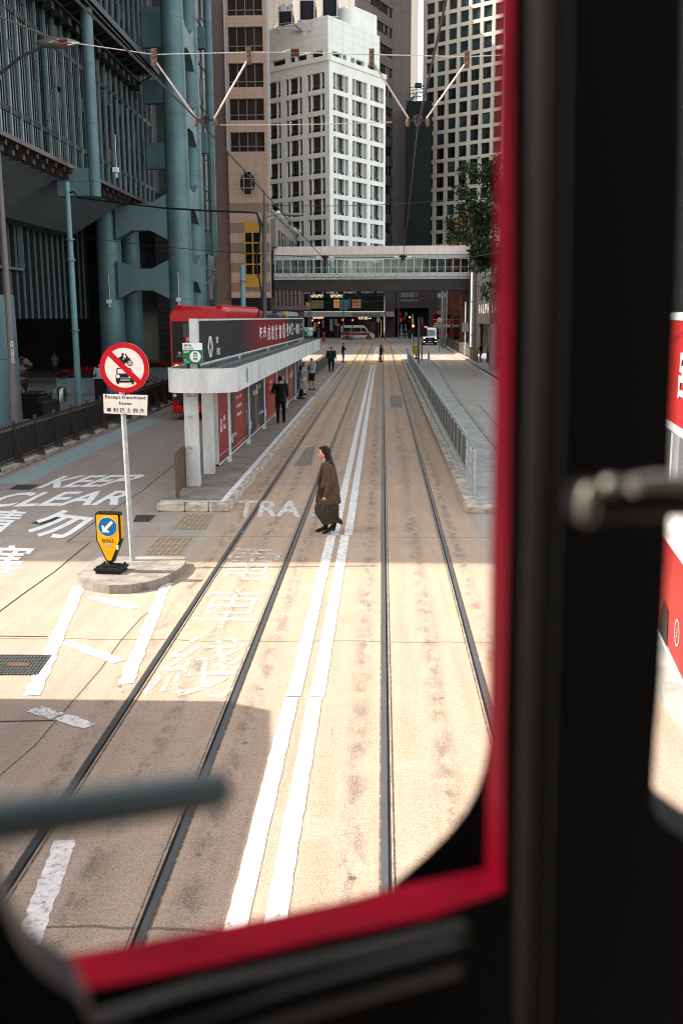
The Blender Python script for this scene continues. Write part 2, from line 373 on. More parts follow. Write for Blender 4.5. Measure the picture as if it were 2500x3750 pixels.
# joints
jm=mat('dark joint filler',(.03,.027,.024),.9)
def joint(*px,wd=.02,z=.0055):
    pts=[G(*p) for p in px]; mb=MB()
    for a,b_ in zip(pts,pts[1:]): 
        d=(b_-a).normalized(); s_=V(-d.y,d.x,0)*wd/2; mb.quad(a-s_,a+s_,b_+s_,b_-s_)
    for i,v in enumerate(mb.v): mb.v[i]=(v[0],v[1],z)
    mb.build('road_joint',jm,kind='structure')
joint((-40,2270),(80,2180),(200,2095),(328,1988)); joint((246,1986),(390,1985)); joint((246,1986),(385,1885),(520,1800),(640,1700))
joint((1490,1385),(1560,1440),(1620,1490),(1760,1640),wd=.04); joint((-20,2330),(175,2332)); joint((0,2643),(200,2640)); joint((-20,2860),(130,2730),(240,2600),(370,2450),(440,2350),(520,2260),(600,2200),wd=.008)
joint((1718,1482),(1755,1484),(1990,1760),wd=.03)
# manhole cover
mh=thing('manhole_cover','square studded iron manhole cover on the sunlit road, crossed by a worn white line','manhole cover',(-4.42,11.27,0))
mb=MB(); q=[V(-4.72,11.62,0),V(-4.08,11.62,0),V(-4.02,10.95,0),V(-4.66,10.91,0)]
mb.prism([(a.x,a.y) for a in q],0,.012).build('frame',iron,mh,bevel=.004)
mb=MB(); u=(q[1]-q[0])/15; v_=(q[3]-q[0])/13; 
for i in range(15):
    for j in range(13):
        if 4<=i<=10 and 5<=j<=7: continue
        c=q[0]+u*(i+.5)+v_*(j+.5)+V(0,0,.014)
        if (i+j)%2: mb.obox(c,u*.36,v_*.22,V(0,0,.004))
        else: mb.obox(c,u*.22,v_*.36,V(0,0,.004))
mb.build('stud_pattern',steel_d,mh)
mb=MB(); mb.obox(q[0]+u*7.5+v_*6.5+V(0,0,.015),u*3.4,v_*1.2,V(0,0,.004)); mb.build('badge',rust,mh)
# ---------------- rails ----------------
rail_m=mat('polished rail steel',(.17,.175,.175),.36,.85,.2,3,stretch=(8,.5,1)); groove_m=mat('rail groove shade',(.022,.018,.015),.9); mort=wear('rusty rail bedding',(.16,.105,.07),.48,9,.9,.14); lip_m=mat('pale worn rail lip',(.36,.31,.26),.5,.3,.4,6)
def railpath(x,r,cx=22.3,cy=160,y0=-4):
    p=[(x,yy) for yy in (y0,5,10,20,40,80,120,150,160)]
    for i in range(1,15): a=math.pi/2*i/14; p.append((cx-(cx-x)*math.cos(a),cy+(cx-x)*math.sin(a)))
    p.append((60,p[-1][1])); return p
def strip(mb,path,o0,o1,z,mi=0,z2=None):
    n=len(path); L_=[];
    for i,(x,y) in enumerate(path):
        a=path[max(i-1,0)]; b_=path[min(i+1,n-1)]; d=V(b_[0]-a[0],b_[1]-a[1],0).normalized(); s_=V(d.y,-d.x,0)
        L_.append((V(x,y,z)+s_*o0,V(x,y,z)+s_*o1))
    for (a,b_),(c,d) in zip(L_,L_[1:]): mb.quad(a,b_,d,c,mi=mi)
labs=['tram rail nearest the left platform, groove on its right','second tram rail from the left, left of the double white line','third tram rail, first to the right of the double white line','rightmost tram rail, beside the right platform kerb']
for i,(x,inn) in enumerate(((-2.75,1),(-1.61,-1),(.03,1),(1.15,-1))):
    t=thing('tram_rail',labs[i],'rail',(x,0,0),'grooved tram rails set in the street'); pa=railpath(x,0)
    mb=MB(); strip(mb,pa,-.028,.026,.009); mb.build('rail_head',rail_m,t)
    mb=MB(); a,b_=(.026,.052) if inn>0 else (-.054,-.028); strip(mb,pa,a,b_,.003); mb.build('groove',groove_m,t)  # flat dark strip stands in for the shade inside the groove
    mb=MB(); a,b_=(.052,.070) if inn>0 else (-.072,-.054); strip(mb,pa,a,b_,.008); mb.build('guard_lip',lip_m,t)
    mb=MB(); strip(mb,pa,-.045,.085,.0018) if inn>0 else strip(mb,pa,-.087,.045,.0018); mb.build('bedding',mort,t)
# ---------------- markings ----------------
paint=wear('worn white road paint',(.73,.70,.65),.39,16,soft=.10); paint_o=wear('old flaking white road paint',(.68,.65,.60),.45,16,soft=.07); paint_y=wear('worn yellow road paint',(.62,.40,.09),.40,9); faint=wear('almost gone white road paint',(.66,.62,.56),.52,12,soft=.03)
def jline(pts,wd,m=paint,z=.0075,name='road_line',seg=.14,jit=.006,label=None):
    mb=MB(); vs=[]
    for a,b_ in zip(pts,pts[1:]):
        a,b_=V(*a,z),V(*b_,z); L_=(b_-a).length; n=max(1,int(L_/max(seg,L_/260))); d=(b_-a).normalized(); s_=V(-d.y,d.x,0)
        r_=[]
        for i in range(n+1): r_.append((a+(b_-a)*i/n-s_*(wd/2+random.uniform(-jit,jit)),a+(b_-a)*i/n+s_*(wd/2+random.uniform(-jit,jit))))
        for p,q_ in zip(r_,r_[1:]): mb.quad(p[0],p[1],q_[1],q_[0])
    mb.build(name,m,kind='structure',label=label)
for dx in (-.905,-.645):
    jline([(dx,18.65),(dx-.01,40),(dx+.0,88)],.16,z=.0075); jline([(dx-.06,10.35),(dx-.055,18.6)],.165,z=.0075); jline([(dx-.085,4),(dx-.08,10.3)],.155,paint,z=.0075); jline([(dx+.02,99),(dx+.1,140)],.16)
jline([tuple(G(291,2147))[:2],tuple(G(119,2548))[:2]],.18,paint,seg=.09,jit=.02); jline([tuple(G(611,2137))[:2],tuple(G(460,2505))[:2]],.17,seg=.1,jit=.015)
jline([tuple(G(335,2186))[:2],tuple(G(492,2230))[:2]],.17,seg=.08,jit=.02); jline([tuple(G(240,2352))[:2],tuple(G(437,2425))[:2]],.18,seg=.08,jit=.02); 
jline([tuple(G(125,2596))[:2],tuple(G(210,2625))[:2]],.19,paint_o,seg=.07,jit=.02); jline([tuple(G(225,2625))[:2],tuple(G(330,2662))[:2]],.17,paint,seg=.07,jit=.02)
jline([tuple(G(238,3080))[:2],tuple(G(90,3500))[:2]],.17,paint,seg=.07,jit=.012)
for px in (1282,1326,1370,1414,1460):
    c=[G(px-10,1323),G(px+9,1323),G(px+8,1335),G(px-12,1335)]; sheet('crossing_mark',c,paint_y,.0075)
for px in (1587,1626,1668,1704):
    c=[G(px,1323),G(px+13,1324),G(px+27,1335),G(px+13,1334)]; sheet('crossing_mark',c,paint_y,.0075)
jline([(-3.2,85.7),(1.7,85.7)],.2,faint)
# junction box markings
for k_ in range(9): jline([(2.2+k_*.2,103+k_*4.2),(5.0+k_*.15,104.5+k_*4.2)],.12,paint_o,seg=1)
jline([(2.6,99),(1.9,125)],.14,paint_o,seg=1); jline([(1.9,125),(.9,150)],.12,paint_o,seg=1); jline([(-.2,172),(3.2,120)],.12,paint_o,seg=2)
for a in range(7): jline([(-14+a*1.6,174),(-13.2+a*1.6,174)],1.6,paint_y,seg=1)
jline([(-15,170),(-8.5,190)],.25,paint_y,seg=1); jline([(-8.5,190),(-6.5,176)],.25,paint_y,seg=1)
for a in range(6): jline([(0+a*2.2,176),(1+a*2.2,176)],1.4,paint_y,seg=1)
mb=MB(); 
for c in ((6.2,104),(-8.6,150),(-2.2,165)): mb.add([(c[0]-.12,c[1]-3,.0075),(c[0]+.12,c[1]-3,.0075),(c[0]+.12,c[1],.0075),(c[0]+.5,c[1],.0075),(c[0],c[1]+2.5,.0075),(c[0]-.5,c[1],.0075),(c[0]-.12,c[1],.0075)],[(0,1,2,6),(3,4,5)])
mb.build('road_arrow',paint,kind='structure')
jline([(7.35,55),(7.6,79)],.12,paint,seg=1)
# painted words on the road
def ground_text(st,q,m,name='road_lettering',bold=.02,z=.0075,label=None):
    """q: four pixels tl,tr,br,bl of the letters as they lie on the road"""
    vs,fs,tw,th=textgeo(st,bold); c=[G(*p) for p in q]; mb=MB(); out=[]
    for x,y in vs:
        u,v=x/tw,y/th; p=(c[3]*(1-u)+c[2]*u)*(1-v)+(c[0]*(1-u)+c[1]*u)*v; out.append((p.x,p.y,z))
    mb.add(out,fs); mb.build(name,m,kind='structure',label=label)
ground_text('TRA',[(872,1834),(1106,1834),(1100,1895),(858,1893)],paint_o,label='worn TRAM lane lettering'); ground_text('M',[(1160,1838),(1215,1838),(1205,1892),(1140,1890)],faint)
ground_text('LANE',[(868,1912),(1190,1914),(1140,1958),(840,1958)],wear('nearly vanished white road paint',(.64,.60,.54),.60,6,soft=.03),bold=.05)
cjp=wear('half worn white road characters',(.70,.65,.57),.515,8,soft=.10)
ground_text('電',[(850,2010),(1048,2015),(985,2125),(795,2125)],cjp,bold=0)
ground_text('車',[(770,2155),(985,2160),(925,2302),(690,2300)],cjp,bold=0)
ground_text('綫',[(665,2330),(918,2335),(835,2560),(512,2550)],cjp,bold=0)
pk=wear('bright lane lettering paint',(.84,.82,.78),.33,16,soft=.07)
ground_text('KEEP',[(232,1744),(552,1738),(412,1782),(134,1789)],pk,bold=.025,label='white KEEP lettering on the bus lane')
ground_text('CLEAR',[(40,1805),(520,1796),(430,1850),(-80,1860)],pk,bold=.025,label='white CLEAR lettering on the bus lane')
ground_text('勿',[(185,1862),(365,1884),(250,1975),(70,1962)],pk,bold=.02); ground_text('請',[(-60,1862),(112,1870),(10,1955),(-160,1950)],pk,bold=.015)
ground_text('塞',[(-45,1996),(148,2000),(40,2115),(-150,2112)],pk,bold=.015)
# ---------------- glass and steel bank tower (left) ----------------
hs=thing('office_tower','blue grey steel and glass bank tower on round tubular masts, left side','building',(-16,60,0))
hp=mat('blue grey aluminium cladding',(.118,.200,.215),.5,.25,.30,.5,grid=(0,0,2.6,.014),gcol=.55)
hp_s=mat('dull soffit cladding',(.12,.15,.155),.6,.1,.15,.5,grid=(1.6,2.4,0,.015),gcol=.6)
fin_m=mat('pale aluminium fins',(.20,.29,.30),.4,.5,.15,1)
hglass=mat('teal curtain glass',(.006,.011,.012),.15,0,.9,.35,spec=.25,stretch=(1,1,.35)); hglass2=mat('lower teal glass',(.02,.05,.058),.35,0,.5,.3)
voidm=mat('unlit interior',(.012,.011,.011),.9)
def mast(x,y,r0,r1,ztop,nm='mast_tube'):
    mb=MB(); L_=[(0.146,r0*1.05),(5,r0*1.0),(11,r0*.94),(20,r0*.86),(40,r1)]
    rr=[[(x+r*math.cos(2*math.pi*k/28),y+r*math.sin(2*math.pi*k/28),z) for k in range(28)] for z,r in L_ if z<=ztop]
    mb.loft(rr); mb.build(nm,hp,hs,smooth=True)
for x,y,zt_ in ((-12.0,60.5,40),(-16.25,60.5,11),(-12.25,66.4,40),(-16.5,66.2,11)): mast(x,y,.74,.55,zt_+1)
mast(-14.75,38.2,.72,.6,9.5); mast(-20,38.2,.72,.6,9.5); mast(-16.4,90,.6,.5,9)
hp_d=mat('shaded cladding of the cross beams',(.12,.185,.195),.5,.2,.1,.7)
def haunch(a,b_,z,hc,he,th=.9):
    """tapered beam between two tubes: deep at the ends"""
    a,b_=V(a[0],a[1],0),V(b_[0],b_[1],0); d=b_-a; s_=V(-d.y,d.x,0).normalized()*th/2
    pr=[(0,z+he/2),(.32,z+hc/2),(.68,z+hc/2),(1,z+he/2),(1,z-he/2),(.68,z-hc/2),(.32,z-hc/2),(0,z-he/2)]
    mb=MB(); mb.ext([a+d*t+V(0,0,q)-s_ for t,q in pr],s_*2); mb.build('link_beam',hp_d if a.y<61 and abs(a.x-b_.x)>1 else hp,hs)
for z in (6.35,):
    haunch((-15.6,60.2),(-12.6,60.2),z,1.25,2.2); 
haunch((-15.6,60.2),(-12.6,60.2),9.9,1.5,2.5)
for z in (6.9,11.2,15.9,20.4,25,29.5,34): haunch((-12.05,61.1),(-12.2,65.8),z,1.1,2.4)
for z,h_ in ((12.9,1.5),(16.6,1.3),(19.7,2.2),(25,2.2)): mb=MB(); mb.box(-14.1,-12.6,62,62.4,z,z+h_); mb.build('tie_block',hp,hs)
# upper body with fins
XF=-14.6; ZB=11.1
YE=66.3
mb=MB(); mb.box(-48,XF-.12,18,YE,ZB,46); mb.build('curtain_wall',hglass,hs)
mb=MB(); mb.ext([(XF-.13,18.0,8.95),(XF-.13,16.45,13.2),(XF-.13,16.45,46),(XF-.13,18.0,46)],(-33,0,0)); mb.build('shadow_end_wall',hp,hs)  # out of view; sloped end shaped to set the shadow edge on the road
mb=MB(); mb.box(-48,-15.6,66.4,82,ZB+1.5,46,0); mb.box(-48,-16.35,82,97.6,8,46,0); mb.build('rear_wall',mat('brown grey cladding',(.12,.12,.12),.6,0,.3,1),hs)
mb=MB(); y=17
while y<YE: mb.box(XF-.12,XF-.02,y-.02,y+.02,ZB,46); y+=1.2
mb.build('fins',fin_m,hs)
mb=MB()
y=17.6
while y<YE:    # inner mullions, blinds and floor slabs read behind the glass
    mb.box(XF-.12,XF-.09,y-.12,y-.09,ZB,40); mb.box(XF-.12,XF-.09,y+.14,y+.17,ZB,40); y+=1.2
z=ZB+1.0
while z<40: mb.box(XF-.12,XF-.075,18,YE,z,z+.22); z+=3.9
mb.build('inner_mullions',mat('dark mullions',(.012,.016,.017),.5,.3,.4,3),hs)
mb=MB(); random.seed(5)
for i in range(330):
    y=19.1+1.2*random.randint(0,38)+random.choice([0,.6]); z=ZB+1.3+random.random()*27; h=random.uniform(.3,1.1)
    mb.box(XF-.119,XF-.085,y,y+.35,z,z+h)
mb.build('blinds',mat('pale interior blinds',(.075,.08,.078),.8,0,.5,2),hs,kind='stuff')
# bottom edge beam and hanging brackets, soffit
mb=MB(); mb.box(XF-.5,XF+.22,18,66.3,ZB-.16,ZB+.02); mb.build('edge_beam',mat('bronze edge beam',(.14,.11,.10),.5,.4),hs)
y=18.2
while y<66:
    mb=MB(); mb.box(XF-.45,XF-.05,y-.16,y+.16,ZB-.62,ZB-.17); mb.cyl((XF-.05,y,ZB-.3),(XF+.12,y,ZB-.3),.12,n=8); mb.build('bracket',mat('dark bronze brackets',(.05,.04,.035),.5,.4),hs); y+=1.2
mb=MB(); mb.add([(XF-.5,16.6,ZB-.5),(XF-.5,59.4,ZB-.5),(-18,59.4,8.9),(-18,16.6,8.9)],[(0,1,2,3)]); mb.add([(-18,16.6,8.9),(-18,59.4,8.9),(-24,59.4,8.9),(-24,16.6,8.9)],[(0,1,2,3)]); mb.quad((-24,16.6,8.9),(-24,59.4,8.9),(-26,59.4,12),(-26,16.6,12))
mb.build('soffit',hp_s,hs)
# projecting maintenance ledges with lattice
def ledge(z,y0,y1,xo=-13.1):
    mb=MB(); mb.box(XF,xo,y0,y1,z-.05,z+.02); mb.box(xo,xo+.06,y0,y1,z-.12,z+.16)
    y=y0+.3
    while y<y1: mb.bar((XF,y,z-.7),(xo,y,z-.06),.06,.06); mb.box(XF,XF+.4,y-.22,y+.22,z-.95,z-.4); mb.bar((XF,y,z-.1),(xo,y+.6,z-.1),.05,.05); y+=1.2
    mb.bar((xo,y0,z-.3),(xo,y1,z-.3),.05,.05); mb.bar((XF+.5,y0,z-.6),(XF+.5,y1,z-.6),.07,.07); mb.build('service_ledge',mat('dark service ledge',(.035,.04,.042),.5,.4),hs)
ledge(18.15,25,61.5); ledge(24.3,30,61.5); ledge(30.5,30,61.5)
# thin tube on the facade, box heads
mb=MB(); mb.cyl((-13.55,48.5,9.75),(-13.55,48.5,40),.27,n=20); mb.box(-15.2,-13.75,48.1,48.7,9.75,11.0); mb.build('service_tube',hp,hs,smooth=True)
mb=MB(); mb.box(-14.5,-13.7,46.8,48.3,21.5,22.6); mb.build('cladding_box',hp,hs,bevel=.03)
# underbelly glass wall and dark hall
mb=MB(); mb.box(-19.4,-19.2,30,66,4.15,11); mb.build('lower_glass',hglass2,hs)
mb=MB(); y=30
while y<66: mb.box(-19.2,-19.1,y-.022,y+.022,4.12,11); mb.box(-19.2,-19.17,y+.35,y+.85,4.15,11,1); y+=1.0
mb.build('lower_fins',[fin_m,voidm],hs)
mb=MB(); mb.box(-19.19,-18.9,49.2,53.5,6.6,6.72); mb.box(-19.19,-18.9,49.2,53.5,9.0,9.1); mb.box(-19.19,-18.9,53.4,53.5,6.6,9.1); mb.build('lobby_frame',fin_m,hs)
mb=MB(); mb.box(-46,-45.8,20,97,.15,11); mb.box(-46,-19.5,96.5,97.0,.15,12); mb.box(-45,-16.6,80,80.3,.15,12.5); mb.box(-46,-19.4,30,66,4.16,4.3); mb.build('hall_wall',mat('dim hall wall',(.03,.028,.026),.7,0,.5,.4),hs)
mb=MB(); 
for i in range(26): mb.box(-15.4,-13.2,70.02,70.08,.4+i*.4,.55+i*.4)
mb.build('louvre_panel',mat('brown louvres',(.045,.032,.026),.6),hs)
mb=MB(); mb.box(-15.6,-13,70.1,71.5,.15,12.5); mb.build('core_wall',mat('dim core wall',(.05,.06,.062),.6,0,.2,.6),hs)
mb=MB(); 
for x,y in ((-31,60.4),(-30,60.4)): mb.box(x-.4,x+.4,y-.2,y+.2,4.02,4.08)
mb.build('downlight',mat('warm hall light',(1,.55,.25),.5,emit=.35),hs)
# glazed stair tower with bracing and outer service tube
mb=MB(); mb.box(-18,-13.9,72,85,1,60); mb.build('stair_glass',mat('green stair glass',(.055,.075,.068),.2,0,.7,.35,spec=.7),hs)
mb=MB(); z=2
while z<50: mb.box(-13.9,-13.82,72,85,z-.06,z+.06); mb.bar((-13.8,72,z),(-13.8,85,z+3),.07,.07); mb.box(-13.9,-13.84,73+(z*1.7)%9,74.2+(z*1.7)%9,z+.6,z+2.0,1); z+=3.0
for y in (72,76.4,80.7,85): mb.box(-13.9,-13.8,y-.05,y+.05,1,50)
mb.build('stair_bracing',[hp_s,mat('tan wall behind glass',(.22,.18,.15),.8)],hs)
mb=MB(); mb.cyl((-13.25,80.3,8.9),(-13.25,80.3,60),.3,n=18); mb.box(-14.3,-13.4,79.5,80.2,9.0,10.6); mb.box(-14.3,-13.4,79.5,80.2,16.5,18); mb.box(-14.3,-13.4,79.5,80.2,24,25.5); mb.box(-14.3,-13.4,79.5,80.2,32,33.5); mb.build('outer_service_tube',hp,hs,smooth=True)
for px,py,Y in ((403,1105,59.7),(656,1098,59.7),(428,625,47.8)):
    p=AY(px,py,Y); mb=MB(); mb.box(p.x-.12,p.x+.12,p.y-.3,p.y,p.z-.1,p.z+.12); mb.cyl((p.x,p.y-.1,p.z-.1),(p.x,p.y-.1,p.z-.32),.06,n=8); mb.cyl((p.x,p.y,p.z+.1),(p.x,p.y,p.z+1.6),.02,n=6); mb.build('camera_housing',white,hs)
# ---------------- chamfered granite building ----------------
gr=thing('granite_building','pink and purple banded granite building with a tall yellow framed window','building',(-14,114,0))
def band_granite():
    m=mat('banded pink granite',(.35,.255,.20),.6,0,.12,3,grid=(1.0,0,1.03,.018),gcol=.68); n=m.node_tree; L=n.links.new; N=n.nodes.new; b=n.nodes['Principled BSDF']
    src=b.inputs['Base Color'].links[0].from_socket
    ge=N('ShaderNodeNewGeometry'); s=N('ShaderNodeSeparateXYZ'); L(ge.outputs['Position'],s.inputs[0])
    a=N('ShaderNodeMath'); a.operation='PINGPONG'; a.inputs[1].default_value=1.07; L(s.outputs[2],a.inputs[0])
    g=N('ShaderNodeMath'); g.operation='GREATER_THAN'; g.inputs[1].default_value=.54; L(a.outputs[0],g.inputs[0])
    h=N('ShaderNodeMath'); h.operation='LESS_THAN'; h.inputs[1].default_value=17.2; L(s.outputs[2],h.inputs[0])
    k=N('ShaderNodeMath'); k.operation='MULTIPLY'; L(g.outputs[0],k.inputs[0]); L(h.outputs[0],k.inputs[1])
    x=N('ShaderNodeMix'); x.data_type='RGBA'; x.blend_type='MULTIPLY'; x.inputs[7].default_value=(.54,.56,.62,1); L(k.outputs[0],x.inputs[0]); L(src,x.inputs[6]); L(x.outputs[2],b.inputs['Base Color']); return m
bg_m=band_granite(); purple=mat('purple granite',(.17,.12,.115),.6,0,.12,2,grid=(1.4,0,1.03,.018),gcol=.7)
zw=[(35.8,39.6),(30.95,34.7),(27.4,31.0-.1+.0)]
wins=[(35.8,39.4),(32.2,34.7),(28.6,31.05),(25.2,27.45),(21.95,24.0)]
A0,B0=(-16.95,114.0),(-12.55,114.0)
mb=MB(); A,u,n,L_=wallgrid(mb,A0,B0,6.3,46,[(.3,4.35-.3)],[(a,b_) for a,b_ in reversed(wins)],.35)
# back/side body: the sides run along the sight line
mb.prism([(-12.55,114.0),(-17.4,160),(-29.5,262),(-62,262),(-62,118),(-21,118),(-20.6,116),(-16.95,114.0)][::-1][::-1],6.3,6.31)
body=[(-12.55,114.05),(-16.9,155),(-29.5,262),(-62,262),(-62,118),(-16.9,114.5)]
body2=[(-12.56,114.7),(-16.9,155),(-62,155),(-62,118),(-16.9,114.7)]
for bd_,zt_ in ((body2,46),([(-16.95,155.2),(-29.5,262),(-62,262),(-62,155.2)],74)):  # taller hidden rear wing added to shade the white office block
    for a,b_ in zip(bd_,bd_[1:]): mb.quad((*a,0),(*b_,0),(*b_,zt_),(*a,zt_))
    mb.quad((*bd_[-1],0),(*bd_[0],0),(*bd_[0],zt_),(*bd_[-1],zt_)); mb.quad(*[(*p,zt_) for p in bd_])
mb.build('wall',bg_m,gr)
mb=MB(); mb.box(-19.8,-16.98,114.6,116,0,46); mb.box(-24,-19.8,113,116,0,46); mb.build('recessed_wall',purple,gr)
mb=MB(); mb.cyl((-12.35,114.1,19.5),(-12.35,114.1,46),.12,n=12); mb.cyl((-16.98,114.0,22),(-16.98,114.0,46),.1,n=12); mb.build('downpipe',mat('pale grey pipe',(.3,.3,.32),.4,.4),gr,smooth=True)
brn_gl=mat('brown tinted glass',(.022,.015,.010),.1,0,.5,.6,spec=.7)
for a,b_ in wins:
    mb=MB(); mb.quad((-16.65,114.33,a),(-12.9,114.33,a),(-12.9,114.33,b_),(-16.65,114.33,b_)); w_=mb.build('window',brn_gl,gr)
    mb=MB()
    for i in range(5): x=-16.65+3.75*i/4; mb.box(x-.04,x+.04,114.22,114.32,a,b_)
    mb.box(-16.65,-12.9,114.2,114.3,a+.55,a+.63); mb.box(-16.65,-12.9,114.2,114.3,a,a+.06); mb.build('frame',mat('taupe window frame',(.20,.15,.125),.5),w_)
mb=MB(); c=V(-14.85,113.9,18.65); oc=[(c.x+.95*math.cos(R(22.5+45*k)),113.95,c.z+1.35*math.sin(R(22.5+45*k))) for k in range(8)]
mb.ext(oc,(0,.04,0)); w_=mb.build('octagonal_window',brn_gl,gr)
mb=MB(); 
for p,q_ in zip(oc,oc[1:]+oc[:1]): mb.bar((p[0],113.9,p[2]),(q_[0],113.9,q_[2]),.1,.09,up=(0,1,0))
for dx in (-.42,.42): mb.box(c.x+dx-.03,c.x+dx+.03,113.87,113.93,c.z-1.2,c.z+1.2)
for dz in (-.5,.5): mb.box(c.x-.9,c.x+.9,113.87,113.93,c.z+dz-.03,c.z+dz+.03)
mb.build('frame',mat('pale granite trim',(.33,.29,.27),.6),w_)
yel=mat('ochre yellow panels',(.36,.20,.035),.5,0,.15,2)
a,b_=AY(893,812,113.9),AY(955,812,113.9); zt=a.z; z1=AY(893,850,113.9).z; z2=AY(900,1007,113.9).z; z3=AY(900,1052,113.9).z
mb=MB(); mb.box(a.x,b_.x,113.82,113.98,z1,zt); w_=mb.build('yellow_window',yel,gr); mb=MB(); mb.box(a.x,b_.x,113.82,113.98,z3,z2); mb.build('lower_panel',yel,w_)
mb=MB(); xm=(a.x+b_.x)/2
for x in (a.x+.06,xm,b_.x-.06): mb.box(x-.07,x+.07,113.78,113.97,z2,z1)
for i in range(5): z=z2+(z1-z2)*i/4; mb.box(a.x,b_.x,113.79,113.965,z-.07,z+.07)
mb.build('frame',yel,w_); mb=MB(); mb.box(a.x+.05,b_.x-.05,113.9,113.99,z2,z1); mb.build('pane',hglass,w_)
mb=MB(); mb.quad((-12.55,114,6.3),(-12.56,114.7,6.3),(-12.56,114.7,46),(-12.55,114,46)); mb.build('side_return',bg_m,gr)
mb=MB(); mb.box(-16.9,-12.6,113.94,114.2,0.15,6.3); mb.build('black_base',mat('black base cladding',(.012,.015,.016),.25),gr)
mb=MB(); mb.box(-12.5,-12.2,113.9,114.3,.15,6.3); mb.build('corner_post',mat('dark brown post',(.045,.035,.032),.5),gr)
# low stone building beyond the footbridge
lo=thing('low_stone_building','low stone building with square openings and globe lamps on its parapet, beyond the footbridge','building',(-18,160,0))
stone=mat('weathered grey beige stone',(.23,.205,.18),.8,0,.2,1,grid=(0,2.4,2.0,.03),gcol=.7)
mb=MB(); mb.box(-26,-17.5,160.5,214,0.15,20.4); mb.box(-26,-16.4,157.8,160.4,14.9,19.0); mb.box(-26.2,-17.3,160.3,214.2,20.4,20.9); mb.box(-25,-17.45,157.9,160.3,19,20.9); mb.build('wall',stone,lo)
for i in range(9):
    y=163+i*5; mb=MB(); mb.box(-17.49,-17.4,y,y+2.6,14.4,18.6); mb.build('window',glass_d,lo)
    mb=MB(); mb.box(-17.49,-17.4,y,y+2.6,7,12.5); mb.build('window',glass_d,lo)
mb=MB(); mb.box(-17.2,-15.3,160.6,161.2,8.5,0.2); 
for i in range(7): mb.box(-16.9+.01+i*.62,-16.6+i*.62,159.7,160.1,2.2,8.3)
mb.build('stone_fins',mat('brown stone fins',(.22,.17,.15),.7),lo)
mb=MB(); mb.box(-17.3,-11.6,158.0,160,5.3,5.9); mb.box(-16.9,-12.4,160.2,161,2.2,9); mb.build('podium',purple,lo)
for px,py,Y in ((1017,781,158),(1032,791,166),(1080,841,186),(1093,849,196)):
    p=AY(px,py,Y); g=thing('globe_lamp','white glass globe lamp on the low stone parapet','lamp',(p.x,p.y,p.z),'globe lamps on the stone parapet')
    mb=MB(); mb.ell(p,.42); mb.build('globe',white,g,smooth=True); mb=MB(); mb.cyl((p.x,p.y,p.z-.9),(p.x,p.y,p.z-.4),.12,n=8); mb.build('stem',steel_d,g)
# ---------------- white office block ----------------
wb=thing('white_office_block','white concrete office block with deep square windows at the end of the street','building',(-10.5,205,0))
wm=mat('pale concrete',(.78,.79,.74),.75,0,.10,.4); wtile=mat('pale tile cladding',(.74,.78,.73),.6,0,.08,.5,grid=(2.0,0,1.35,.035),gcol=.72)
K=V(-10.45,205,0); z0w=8.7; ZC=52.9
ld=(G(1002,261,52.87)-G(1190,220,52.87)); ld.z=0; ld.normalize(); rd=(G(1400,293,52.87)-G(1190,220,52.87)); rd.z=0; rd.normalize()
LL,RL=19.5,21.5; KL=K+ld*LL; KR=K+rd*20.2
nr=12; p0=3.93; tops=[50.95-3.93*i for i in range(nr)]; zz=[(t-3.05,t) for t in tops]; zz=[q for q in zz if q[0]>8]; zz.sort()
rxs=[(1.35,6.5),(7.9,13.2),(14.5,19.4)]; lxs=[(LL-5.8,LL-1.2),(LL-11.6,LL-7.1),(LL-17.4,LL-12.9)]; lxs.sort()
mb=MB()
fL=wallgrid(mb,KL,K,z0w,ZC,lxs,zz,.7); fR=wallgrid(mb,K,KR,z0w,ZC,rxs,zz,.7)
mb.quad(V(KR.x,KR.y,z0w),V(KR.x-4,KR.y+25,z0w),V(KR.x-4,KR.y+25,ZC),V(KR.x,KR.y,ZC)); mb.quad(V(KL.x,KL.y,z0w),V(KL.x,KL.y,ZC),V(KL.x-6,KL.y+25,ZC),V(KL.x-6,KL.y+25,z0w))
mb.quad(V(KL.x,KL.y,ZC),V(K.x,K.y,ZC),V(KR.x,KR.y,ZC),V(KR.x-4,KR.y+25,ZC),V(KL.x-6,KL.y+25,ZC)); mb.build('wall',wm,wb)
wpane=mat('dim office glass',(.022,.024,.024),.12,0,.8,.25,spec=.5); vary(wpane,.4,2.2); wpane2=mat('dim office glass with brown blinds',(.05,.042,.038),.2,0,.8,.5)
proto={}
def wwin(f,xp,zp,parent,nm='window',fin=True):
    A,u,n,L_=f; w_=xp[1]-xp[0]; h=zp[1]-zp[0]; key=(round(w_,2),round(h,2),fin,n.x>-.5 and u.x>0 and u.y>0)
    if key not in proto:
        mb=MB(); mb.quad((0,.68,0),(w_,.68,0),(w_,.68,h),(0,.68,h),mi=1); me=[]
        if fin:
            for t in (.23,.77): mb.box(w_*t-.10,w_*t+.10,.06,.66,0,h); mb.box(w_*t-.15,w_*t+.15,.4,.66,0,h*.2,1)
            mb.box(0,w_,.5,.66,0,h*.15,1)
            mb.box(w_*.52,w_*.54,.62,.66,h*.15,h,2); mb.box(w_*.25,w_*.75,.62,.66,h*.3,h*.32,2)
        else: mb.box(w_*.6-.12,w_*.6+.12,.1,.97,0,h)
        proto[key]=mb
    mb=proto[key]; ob=None
    if isinstance(mb,MB):
        ob=mb.build(nm,[wm,wpane,steel_d],None); ob.parent=parent; proto[key]=ob
    else:
        ob=mb.copy(); COL.objects.link(ob); ob.parent=parent
    ob.location=A+u*xp[0]+V(0,0,zp[0])-parent.location; ob.rotation_euler=(0,0,math.atan2(u.y,u.x)); return ob
